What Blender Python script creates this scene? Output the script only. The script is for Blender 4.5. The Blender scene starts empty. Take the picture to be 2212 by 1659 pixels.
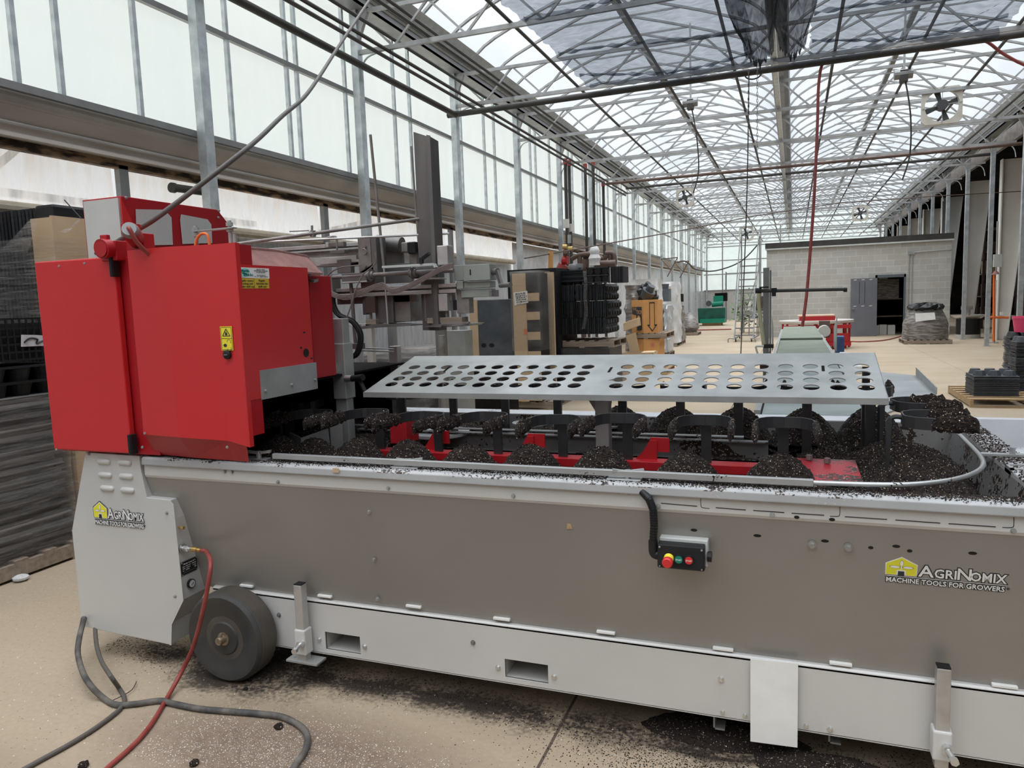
import bpy, math, random
from mathutils import Vector, Matrix
import numpy as np
random.seed(7)
D = bpy.data
SC = bpy.context.scene
COL = SC.collection
V = Vector
# ------------------------------------------------------------------ camera
F, YAW, PIT, ROL = 1596.27, 0.365388, 0.109828, -0.035072
CH = 1.63
_cy, _sy = math.cos(YAW), math.sin(YAW)
FW = V((-_sy*math.cos(PIT), _cy*math.cos(PIT), -math.sin(PIT)))
_r = V((_cy, _sy, 0)); _u = _r.cross(FW)
RT = math.cos(ROL)*_r + math.sin(ROL)*_u
UP = -math.sin(ROL)*_r + math.cos(ROL)*_u
CAM = V((0, 0, CH))
cd = D.cameras.new('camera'); cam = D.objects.new('camera', cd); COL.objects.link(cam)
cd.sensor_width = 36; cd.lens = F*36/2212; cd.clip_start = .05; cd.clip_end = 300
m = Matrix((RT, UP, -FW)).transposed().to_4x4(); m.translation = CAM
cam.matrix_world = m
SC.camera = cam

def ray(x, y): return (x-1106)/F*RT - (y-829.5)/F*UP + FW
def P(x, y, Y=None, X=None, Z=None):
    """world point where the sight line of photo pixel (x, y) meets a plane"""
    d = ray(x, y)
    if Y is not None: t = (Y-CAM.y)/d.y
    elif X is not None: t = (X-CAM.x)/d.x
    else: t = (Z-CAM.z)/d.z
    return CAM + t*d

# ------------------------------------------------------------------ world, overcast sky
SC.view_settings.view_transform = 'Standard'; SC.view_settings.look = 'None'
SC.view_settings.gamma = 1; SC.view_settings.exposure = 0.5
SC.view_settings.use_curve_mapping = False
W = D.worlds.new('overcast'); SC.world = W; W.use_nodes = True
nt = W.node_tree; nt.nodes.clear()
o_ = nt.nodes.new('ShaderNodeOutputWorld'); b_ = nt.nodes.new('ShaderNodeBackground')
tc = nt.nodes.new('ShaderNodeTexCoord'); sx = nt.nodes.new('ShaderNodeSeparateXYZ'); rp = nt.nodes.new('ShaderNodeValToRGB')
nt.links.new(tc.outputs['Generated'], sx.inputs[0]); nt.links.new(sx.outputs['Z'], rp.inputs[0])
nt.links.new(rp.outputs[0], b_.inputs[0]); nt.links.new(b_.outputs[0], o_.inputs[0])
cr = rp.color_ramp; cr.elements[0].position = 0; cr.elements[0].color = (.26, .275, .28, 1)
cr.elements[1].position = 1; cr.elements[1].color = (2.9, 2.87, 2.83, 1)
e = cr.elements.new(.06); e.color = (.30, .315, .32, 1)
e = cr.elements.new(.35); e.color = (.33, .345, .355, 1)
e = cr.elements.new(.55); e.color = (.6, .61, .62, 1)
e = cr.elements.new(.8); e.color = (1.7, 1.69, 1.67, 1)
b_.inputs[1].default_value = 1.8
cyc = SC.cycles
cyc.max_bounces = 7; cyc.diffuse_bounces = 3; cyc.glossy_bounces = 3; cyc.transmission_bounces = 4; cyc.transparent_max_bounces = 14
cyc.use_denoising = True; cyc.sample_clamp_indirect = 6
try: cyc.use_fast_gi = False
except Exception: pass

# ------------------------------------------------------------------ materials
MAT = {}
def M(name, col, rough=.5, metal=0., col2=None, vs=6., vlo=.35, vhi=.65, bump=0., bs=60., spec=.5, stretch=None, coat=0.):
    """painted / metal / plastic surface with procedural colour variation and bump"""
    m = D.materials.new(name); m.use_nodes = True; n = m.node_tree; N = n.nodes
    b = N['Principled BSDF']; MAT[name] = m
    b.inputs['Base Color'].default_value = (*col, 1); b.inputs['Roughness'].default_value = rough
    b.inputs['Metallic'].default_value = metal; b.inputs['Specular IOR Level'].default_value = spec
    if coat: b.inputs['Coat Weight'].default_value = coat; b.inputs['Coat Roughness'].default_value = .12
    t = N.new('ShaderNodeTexCoord'); src = t.outputs['Object']
    if stretch:
        mp = N.new('ShaderNodeMapping'); mp.inputs['Scale'].default_value = stretch
        n.links.new(src, mp.inputs[0]); src = mp.outputs[0]
    if col2 is not None:
        no = N.new('ShaderNodeTexNoise'); no.inputs['Scale'].default_value = vs; no.inputs['Detail'].default_value = 6
        n.links.new(src, no.inputs['Vector'])
        r = N.new('ShaderNodeValToRGB'); r.color_ramp.elements[0].position = vlo; r.color_ramp.elements[1].position = vhi
        r.color_ramp.elements[0].color = (*col, 1); r.color_ramp.elements[1].color = (*col2, 1)
        n.links.new(no.outputs['Fac'], r.inputs[0]); n.links.new(r.outputs[0], b.inputs['Base Color'])
    if bump:
        no = N.new('ShaderNodeTexNoise'); no.inputs['Scale'].default_value = bs; no.inputs['Detail'].default_value = 4
        n.links.new(src, no.inputs['Vector'])
        bp = N.new('ShaderNodeBump'); bp.inputs['Strength'].default_value = bump; bp.inputs['Distance'].default_value = .01
        n.links.new(no.outputs['Fac'], bp.inputs['Height']); n.links.new(bp.outputs[0], b.inputs['Normal'])
    return m

def math_(N, L, op, a, b=None):
    k = N.new('ShaderNodeMath'); k.operation = op
    for i, v in enumerate((a, b)):
        if v is None: continue
        if isinstance(v, (int, float)): k.inputs[i].default_value = v
        else: L.new(v, k.inputs[i])
    return k.outputs[0]
def mixc(N, L, fac, a, b):
    k = N.new('ShaderNodeMix'); k.data_type = 'RGBA'
    for i, v in ((0, fac), (6, a), (7, b)):
        if isinstance(v, (int, float)): k.inputs[i].default_value = v
        elif isinstance(v, tuple): k.inputs[i].default_value = (*v, 1)
        else: L.new(v, k.inputs[i])
    return k.outputs[2]
def noise(N, L, src, s, det=4, lo=None, hi=None, dim=None):
    k = N.new('ShaderNodeTexNoise'); k.inputs['Scale'].default_value = s; k.inputs['Detail'].default_value = det
    L.new(src, k.inputs['Vector']); o = k.outputs['Fac']
    if lo is not None:
        r = N.new('ShaderNodeMapRange'); r.inputs[1].default_value = lo; r.inputs[2].default_value = hi; L.new(o, r.inputs[0]); o = r.outputs[0]
    return o
def specks(N, L, src, s, frac, rad=.32):
    """1 inside randomly kept round grains: fraction FRAC of voronoi cells, cell size 1/s"""
    v = N.new('ShaderNodeTexVoronoi'); v.inputs['Scale'].default_value = s; L.new(src, v.inputs['Vector'])
    sp = N.new('ShaderNodeSeparateColor'); L.new(v.outputs['Color'], sp.inputs[0])
    keep = math_(N, L, 'GREATER_THAN', sp.outputs[0], 1-frac)
    near = math_(N, L, 'LESS_THAN', v.outputs['Distance'], rad)
    return math_(N, L, 'MULTIPLY', keep, near)
SOILC = (.022, .0125, .0085)
def soil_mat(name, dens=.16):
    m = D.materials.new(name); m.use_nodes = True; n = m.node_tree; N = n.nodes; L = n.links; b = N['Principled BSDF']; MAT[name] = m
    t = N.new('ShaderNodeTexCoord').outputs['Object']
    c = mixc(N, L, noise(N, L, t, 160, 5, .38, .62), (.006, .0035, .0028), (.030, .016, .011))
    c = mixc(N, L, specks(N, L, t, 210, dens, .34), c, (.50, .41, .30))
    c = mixc(N, L, specks(N, L, t, 130, dens*.22, .30), c, (.75, .68, .58))
    L.new(c, b.inputs['Base Color']); b.inputs['Roughness'].default_value = .95
    bp = N.new('ShaderNodeBump'); bp.inputs['Strength'].default_value = 1; bp.inputs['Distance'].default_value = .012
    L.new(noise(N, L, t, 120, 5), bp.inputs['Height']); L.new(bp.outputs[0], b.inputs['Normal'])
    return m
def dirty_mat(name, base, rough=.45, metal=0., amount=.5, scale=90., top_only=True, patch=7.):
    """paint with potting soil crumbs lying on it"""
    m = D.materials.new(name); m.use_nodes = True; n = m.node_tree; N = n.nodes; L = n.links; b = N['Principled BSDF']; MAT[name] = m
    t = N.new('ShaderNodeTexCoord').outputs['Object']
    pm = noise(N, L, t, patch, 5, .62-.3*amount, .82-.3*amount)
    sp = math_(N, L, 'GREATER_THAN', math_(N, L, 'ADD', noise(N, L, t, scale, 3), math_(N, L, 'MULTIPLY', pm, .30)), .72)
    if top_only:
        g = N.new('ShaderNodeNewGeometry'); s = N.new('ShaderNodeSeparateXYZ'); L.new(g.outputs['Normal'], s.inputs[0])
        k = N.new('ShaderNodeMapRange'); k.inputs[1].default_value = .1; k.inputs[2].default_value = .6; k.inputs[3].default_value = .12; L.new(s.outputs[2], k.inputs[0])
        sp = math_(N, L, 'GREATER_THAN', math_(N, L, 'MULTIPLY', sp, k.outputs[0]), .5) if amount > .3 else sp
    c = mixc(N, L, noise(N, L, t, 5, 4, .4, .7), base, tuple(x*.86 for x in base))
    c = mixc(N, L, sp, c, (.03, .018, .012))
    c = mixc(N, L, math_(N, L, 'MULTIPLY', specks(N, L, t, 110, .3, .3), pm), c, (.6, .5, .42))
    L.new(c, b.inputs['Base Color']); b.inputs['Roughness'].default_value = rough; b.inputs['Metallic'].default_value = metal
    return m
def film_mat(name, tint, through, rough=.5, wr=0., wscale=3., stretch=None, lo=.3, hi=.7):
    """thin translucent sheet: part see-through, part scattering both ways"""
    m = D.materials.new(name); m.use_nodes = True; n = m.node_tree; N = n.nodes; L = n.links; N.clear(); MAT[name] = m
    o = N.new('ShaderNodeOutputMaterial'); tr = N.new('ShaderNodeBsdfTransparent'); df = N.new('ShaderNodeBsdfDiffuse'); tl = N.new('ShaderNodeBsdfTranslucent')
    tr.inputs[0].default_value = (*[min(1, .93*c/max(tint)) for c in tint], 1)
    df.inputs[0].default_value = (*tint, 1); tl.inputs[0].default_value = (*tint, 1)
    mx = N.new('ShaderNodeMixShader'); L.new(df.outputs[0], mx.inputs[1]); L.new(tl.outputs[0], mx.inputs[2]); mx.inputs[0].default_value = .6
    m2 = N.new('ShaderNodeMixShader'); L.new(mx.outputs[0], m2.inputs[1]); L.new(tr.outputs[0], m2.inputs[2]); m2.inputs[0].default_value = through
    if wr:
        t = N.new('ShaderNodeTexCoord').outputs['Object']
        if stretch:
            mp = N.new('ShaderNodeMapping'); mp.inputs['Scale'].default_value = stretch; L.new(t, mp.inputs[0]); t = mp.outputs[0]
        f = noise(N, L, t, wscale, 6, lo, hi)
        k = N.new('ShaderNodeMapRange'); k.inputs[3].default_value = through-wr; k.inputs[4].default_value = through+wr; L.new(f, k.inputs[0]); L.new(k.outputs[0], m2.inputs[0])
    L.new(m2.outputs[0], o.inputs[0]); return m

M('grey_paint', (.58, .575, .56), .42, .12, (.63, .625, .61), 1.5, bump=.03, bs=300)
M('grey_paint_shaded', (.30, .285, .265), .40, .30, (.335, .32, .30), 1.2, bump=.02, bs=300)  # darker copy of the grey paint, the slanted panel's shade put into its colour
M('light_panel', (.5, .52, .5), .5, 0, (.56, .58, .56), 3)
M('red_paint', (.54, .022, .026), .36, 0, (.58, .026, .030), 1.2, coat=.10)
M('red_plain', (.38, .008, .014), .45)
M('dusty_red', (.26, .13, .115), .85, 0, (.33, .17, .15), 18, bump=.2, bs=120)
M('galv', (.36, .37, .36), .45, .5, (.46, .47, .46), 7, bump=.04, bs=40)
M('hammer_grey', (.26, .28, .25), .55, .1, (.30, .32, .29), 12)
M('galv_col', (.40, .44, .46), .42, .6, (.62, .66, .68), 9, .3, .7)
M('truss', (.30, .305, .305), .55, .3, (.42, .425, .425), 5)
M('alu', (.55, .54, .53), .4, .6, (.42, .38, .36), 12, .45, .75)
M('dirty_steel', (.30, .285, .27), .55, .5, (.20, .17, .155), 10, bump=.06, bs=90)
M('mag_steel', (.16, .155, .15), .5, .6, (.22, .205, .195), 3, stretch=(3, 3, .6))
M('dark_steel', (.035, .037, .04), .38, .3, (.05, .05, .052), 8)
M('black_plastic', (.010, .011, .012), .42, 0, (.015, .016, .018), 4, spec=.35)
M('tray_black', (.010, .011, .013), .55, 0, (.018, .020, .023), 3, stretch=(1, 1, 12), spec=.3)
M('tray_grey', (.032, .037, .042), .55, 0, (.055, .06, .068), 5)
M('tray_pale', (.085, .088, .09), .55, 0, (.12, .12, .12), 5)
M('rubber', (.03, .031, .032), .6, 0, (.055, .05, .045), 6, bump=.08, bs=60)
M('rubber_tread', (.065, .055, .047), .8, 0, (.09, .075, .062), 10, bump=.2, bs=60)
M('steel_bright', (.7, .7, .7), .3, .9)
M('brass', (.6, .42, .16), .35, .9)
M('hub', (.42, .36, .28), .4, .7, (.25, .18, .12), 30)
M('hose_red', (.24, .035, .03), .5, 0, (.30, .06, .05), 15)
M('cable', (.055, .055, .055), .7, 0, (.17, .15, .13), 14, .4, .7, bump=.3, bs=50)
M('cable_clean', (.10, .09, .08), .55)
M('wire_brown', (.17, .13, .12), .7, 0, (.24, .19, .17), 20)
M('white', (.80, .80, .78), .5, 0, (.88, .88, .86), 8)
M('yellow', (.85, .72, .05), .45); M('sticker_yellow', (.66, .46, .05), .5); M('logo_yellow', (.82, .78, .03), .45)
M('green_btn', (.0, .22, .14), .4); M('red_btn', (.65, .03, .03), .4); M('teal', (.02, .2, .22), .5); M('mint', (.3, .68, .55), .5); M('ink', (.02, .025, .03), .5)
M('cardboard', (.50, .36, .22), .8, 0, (.56, .42, .27), 3)
M('orange_card', (.62, .31, .11), .8, 0, (.55, .27, .09), 4)
M('wood', (.48, .33, .18), .8, 0, (.34, .23, .13), 5, stretch=(.6, 6, 6))
M('wood_old', (.22, .17, .13), .85, 0, (.33, .27, .21), 5, stretch=(.6, 6, 6))
M('burnt_wood', (.33, .22, .13), .85, 0, (.035, .022, .016), 3.5, .42, .56, stretch=(4, 1, 5), bump=.3, bs=20)
M('gutter', (.64, .585, .53), .6, .05, (.50, .455, .415), 1.2, stretch=(3, .6, 3))
M('gutter_light', (.55, .54, .52), .55, .2, (.45, .44, .42), 2)
M('bar_grey', (.22, .225, .225), .5, .5, (.28, .285, .285), 4)
M('pipe_dark', (.030, .029, .027), .65, .0, (.05, .046, .04), 3)
M('pipe_brown', (.09, .055, .045), .6, .2, (.13, .085, .07), 5)
M('beige_roll', (.42, .37, .28), .9, 0, (.52, .46, .36), 10, bump=.3, bs=30)
M('belt', (.15, .18, .135), .7, 0, (.19, .215, .165), 3)
M('belt_grey', (.16, .19, .185), .5, 0, (.26, .30, .29), 2)
M('conveyor_steel', (.30, .31, .31), .45, .6, (.38, .39, .38), 5)
M('sheet_steel', (.34, .36, .36), .45, .5, (.46, .48, .48), 3)
M('green_mach', (.0, .06, .045), .45, 0, (.005, .11, .08), 3)
M('door_grey', (.17, .18, .21), .5, 0, (.19, .2, .23), 3)
M('door_frame', (.10, .12, .135), .5)
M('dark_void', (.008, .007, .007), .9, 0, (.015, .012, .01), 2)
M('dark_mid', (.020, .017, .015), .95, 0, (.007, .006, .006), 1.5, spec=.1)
M('frame_beam', (.80, .78, .74), .55, 0, (.72, .70, .66), 1)
M('pink', (.75, .06, .17), .5); M('terracotta', (.5, .17, .12), .7)
M('orange', (.75, .17, .04), .5); M('blue_bin', (.02, .06, .16), .5)
M('leaf', (.12, .2, .07), .7); M('white_box', (.55, .54, .5), .7)
M('fan_frame', (.52, .49, .42), .6, 0, (.6, .58, .52), 6); M('fan_blade', (.05, .05, .05), .5)
M('table_rim', (.55, .52, .48), .5, .3); M('tan_top', (.55, .38, .27), .8)
M('silver_film', (.5, .52, .55), .35, .4, (.66, .68, .7), 5, stretch=(3, 3, .5), bump=.4, bs=9)
M('white_liner', (.55, .55, .55), .6, .0, (.68, .68, .68), 4, bump=.5, bs=7)
M('tray_bag', (.13, .12, .115), .35, .15, (.34, .31, .29), 5, .4, .62, stretch=(1, 1, 5), bump=.5, bs=14)
M('paper', (.62, .62, .62), .7, 0, (.5, .5, .5), 30)
M('fluor_mount', (.6, .6, .6), .5)
M('cloudy_hose', (.42, .42, .27), .4)
soil_mat('soil', .17); soil_mat('soil_light', .5)
dirty_mat('rim_paint', (.42, .425, .43), .45, .05, .50, 95)
dirty_mat('rim_paint_heavy', (.52, .52, .53), .4, .15, .85, 70)
dirty_mat('red_dirty', (.42, .015, .03), .35, 0, .75, 75)
dirty_mat('galv_dirty', (.5, .51, .51), .35, .6, .22, 120, False)
dirty_mat('inner_steel', (.22, .215, .21), .5, .3, .62, 60, False)
dirty_mat('tray_white', (.62, .63, .65), .4, .1, .34, 80)
film_mat('roof_film', (.86, .9, .95), .78, wr=.08, wscale=.8, stretch=(1.5, .25, 1))
film_mat('glazing', (.88, .91, .90), .64, wr=.08, wscale=.7, stretch=(1, 1, .35))
film_mat('curtain', (.90, .91, .92), .36, wr=.20, wscale=2.0, stretch=(1, 5, .7), lo=.38, hi=.62)
film_mat('wrap', (.72, .70, .68), .78, wr=.17, wscale=5, stretch=(1.0, 1.0, 16))
film_mat('wrap_clear', (.72, .70, .68), .84, wr=.10, wscale=2.5, stretch=(1, 1, 3))
film_mat('shade_net', (.045, .047, .05), .46, wr=.10, wscale=6, stretch=(1, 3, 1))
film_mat('shade_net_dense', (.035, .036, .038), .16, wr=.12, wscale=5)
film_mat('far_film', (.85, .9, .9), .55, wr=.12, wscale=1)

for nm_ in ('tray_black', 'tray_grey', 'tray_pale'):
    n = MAT[nm_].node_tree; N = n.nodes; L = n.links; b = N['Principled BSDF']; src_ = b.inputs['Base Color'].links[0].from_socket
    oi = N.new('ShaderNodeObjectInfo'); r_ = N.new('ShaderNodeMapRange'); r_.inputs[3].default_value = .55; r_.inputs[4].default_value = 2.3; L.new(oi.outputs['Random'], r_.inputs[0])
    vm = N.new('ShaderNodeVectorMath'); vm.operation = 'SCALE'; L.new(src_, vm.inputs[0]); L.new(r_.outputs[0], vm.inputs['Scale']); L.new(vm.outputs[0], b.inputs['Base Color'])
# concrete floor with spilled soil, joints, tyre dust
def concrete():
    m = D.materials.new('concrete'); m.use_nodes = True; n = m.node_tree; N = n.nodes; L = n.links; b = N['Principled BSDF']; MAT['concrete'] = m
    t = N.new('ShaderNodeTexCoord').outputs['Object']
    s = N.new('ShaderNodeSeparateXYZ'); L.new(t, s.inputs[0])
    mp = N.new('ShaderNodeMapping'); mp.inputs['Scale'].default_value = (.35, 1.6, 1); L.new(t, mp.inputs[0])
    c = mixc(N, L, noise(N, L, mp.outputs[0], 1.1, 8, .35, .68), (.43, .345, .24), (.36, .285, .195))
    c = mixc(N, L, noise(N, L, t, .8, 5, .45, .75), c, (.45, .37, .275))
    c = mixc(N, L, math_(N, L, 'MULTIPLY', noise(N, L, t, 45, 5, .4, .75), .45), c, (.28, .225, .165))
    # wear dust close to the potting machine (brown film of soil)
    near = N.new('ShaderNodeMapRange'); near.inputs[1].default_value = 4.4; near.inputs[2].default_value = 2.6; L.new(s.outputs[1], near.inputs[0])
    c = mixc(N, L, math_(N, L, 'MULTIPLY', near.outputs[0], .40), c, (.36, .28, .205))
    back = N.new('ShaderNodeMapRange'); back.inputs[1].default_value = 1.9; back.inputs[2].default_value = 1.2; L.new(s.outputs[1], back.inputs[0])
    c = mixc(N, L, math_(N, L, 'MULTIPLY', back.outputs[0], .85), c, (.10, .075, .055))  # unseen floor behind the camera, darkened to dim what the front panels reflect
    def band(out, c0, hw, soft):
        d = math_(N, L, 'ABSOLUTE', math_(N, L, 'SUBTRACT', out, c0))
        r = N.new('ShaderNodeMapRange'); r.inputs[1].default_value = hw+soft; r.inputs[2].default_value = hw-soft*.2; L.new(d, r.inputs[0]); return r.outputs[0]
    def blob(cx, cy, rx, ry, soft=.6):
        dx = math_(N, L, 'DIVIDE', math_(N, L, 'SUBTRACT', s.outputs[0], cx), rx); dy = math_(N, L, 'DIVIDE', math_(N, L, 'SUBTRACT', s.outputs[1], cy), ry)
        q = math_(N, L, 'SQRT', math_(N, L, 'ADD', math_(N, L, 'MULTIPLY', dx, dx), math_(N, L, 'MULTIPLY', dy, dy)))
        r = N.new('ShaderNodeMapRange'); r.inputs[1].default_value = 1+soft; r.inputs[2].default_value = 1-soft*.6; L.new(q, r.inputs[0]); return r.outputs[0]
    # soil line under the front edge of the machine + spread in front
    spill = math_(N, L, 'MULTIPLY', band(s.outputs[1], 2.60, .07, .22), band(s.outputs[0], -.8, 2.2, .4))
    spill = math_(N, L, 'MAXIMUM', spill, blob(-.30, 2.60, .42, .11))
    spill = math_(N, L, 'MAXIMUM', spill, blob(-2.3, 2.6, .5, .3))
    spill = math_(N, L, 'MAXIMUM', spill, blob(.12, 2.55, .2, .1))
    k = noise(N, L, t, 5.5, 7); fine = noise(N, L, t, 55, 4)
    mask = math_(N, L, 'GREATER_THAN', math_(N, L, 'ADD', math_(N, L, 'ADD', math_(N, L, 'MULTIPLY', spill, .5), math_(N, L, 'MULTIPLY', k, .55)), math_(N, L, 'MULTIPLY', fine, .35)), .76)
    soft_ = math_(N, L, 'ADD', math_(N, L, 'ADD', math_(N, L, 'MULTIPLY', spill, .5), math_(N, L, 'MULTIPLY', k, .55)), math_(N, L, 'MULTIPLY', fine, .45))
    mr_ = N.new('ShaderNodeMapRange'); mr_.inputs[1].default_value = .80; mr_.inputs[2].default_value = 1.0; L.new(soft_, mr_.inputs[0]); mask = mr_.outputs[0]
    mat_ = math_(N, L, 'MULTIPLY', mask, spill)
    c = mixc(N, L, math_(N, L, 'MULTIPLY', mat_, .97), c, (.022, .014, .010))
    pr = blob(-1.72, 2.06, .62, .24, .6)
    c = mixc(N, L, math_(N, L, 'MULTIPLY', pr, math_(N, L, 'ADD', math_(N, L, 'MULTIPLY', noise(N, L, t, 30, 5, .35, .6), .22), .66)), c, (.15, .10, .072))
    pf = math_(N, L, 'MAXIMUM', math_(N, L, 'MULTIPLY', pr, 1.), math_(N, L, 'MULTIPLY', spill, .40))
    sp1 = math_(N, L, 'MULTIPLY', specks(N, L, t, 170, .16, .34), math_(N, L, 'GREATER_THAN', math_(N, L, 'MULTIPLY', pf, noise(N, L, t, 9, 4, .3, .6)), .4))
    c = mixc(N, L, sp1, c, (.8, .74, .68))
    ns = math_(N, L, 'MULTIPLY', specks(N, L, t, 140, .03, .3), near.outputs[0]); c = mixc(N, L, ns, c, (.06, .04, .03))
    ns = math_(N, L, 'MULTIPLY', specks(N, L, t, 90, .03, .22), near.outputs[0]); c = mixc(N, L, ns, c, (.8, .75, .68))
    # sawn joints
    for out, p0 in ((s.outputs[0], -.83), (s.outputs[1], 13.2), (s.outputs[0], 3.1), (s.outputs[1], 23.5)):
        j = math_(N, L, 'LESS_THAN', math_(N, L, 'ABSOLUTE', math_(N, L, 'SUBTRACT', out, p0)), .006 if p0 == -.83 else .012)
        c = mixc(N, L, math_(N, L, 'MULTIPLY', j, .85 if p0 == -.83 else .22), c, (.05, .03, .025))
    L.new(c, b.inputs['Base Color']); b.inputs['Roughness'].default_value = .8
    bp = N.new('ShaderNodeBump'); bp.inputs['Strength'].default_value = .25; bp.inputs['Distance'].default_value = .01
    L.new(fine, bp.inputs['Height']); L.new(bp.outputs[0], b.inputs['Normal'])
concrete()
def block_mat():
    m = D.materials.new('cinder_block'); m.use_nodes = True; n = m.node_tree; N = n.nodes; L = n.links; b = N['Principled BSDF']; MAT['cinder_block'] = m
    t = N.new('ShaderNodeTexCoord').outputs['Object']; s = N.new('ShaderNodeSeparateXYZ'); L.new(t, s.inputs[0])
    cb = N.new('ShaderNodeCombineXYZ'); L.new(s.outputs[0], cb.inputs[0]); L.new(s.outputs[2], cb.inputs[1])
    k = N.new('ShaderNodeTexBrick'); L.new(cb.outputs[0], k.inputs[0]); k.inputs['Scale'].default_value = 1
    k.inputs['Brick Width'].default_value = .40; k.inputs['Row Height'].default_value = .203; k.inputs['Mortar Size'].default_value = .010
    k.inputs['Color1'].default_value = (.44, .435, .41, 1); k.inputs['Color2'].default_value = (.54, .53, .50, 1); k.inputs['Mortar'].default_value = (.62, .60, .56, 1)
    c = mixc(N, L, noise(N, L, t, 1.3, 4, .5, .8), k.outputs[0], (.45, .42, .36))
    L.new(c, b.inputs['Base Color']); b.inputs['Roughness'].default_value = .9
block_mat()
def belly(name, c1, c2, axis, freq):
    m = D.materials.new(name); m.use_nodes = True; n = m.node_tree; N = n.nodes; L = n.links; b = N['Principled BSDF']; MAT[name] = m
    t = N.new('ShaderNodeTexCoord').outputs['Object']; w = N.new('ShaderNodeTexWave'); w.bands_direction = axis; w.inputs['Scale'].default_value = freq
    w.inputs['Distortion'].default_value = 1.0; L.new(t, w.inputs[0]); L.new(mixc(N, L, w.outputs['Fac'], c1, c2), b.inputs['Base Color']); b.inputs['Roughness'].default_value = .55
    bp = N.new('ShaderNodeBump'); bp.inputs['Strength'].default_value = .6; bp.inputs['Distance'].default_value = .01; L.new(w.outputs['Fac'], bp.inputs['Height']); L.new(bp.outputs[0], b.inputs['Normal'])
belly('ribbed_black', (.009, .010, .012), (.026, .028, .031), 'X', 22)
belly('ribbed_black_y', (.009, .010, .012), (.026, .028, .031), 'Y', 22)
belly('corrugated_white', (.45, .45, .44), (.56, .56, .55), 'Y', 4)

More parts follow.
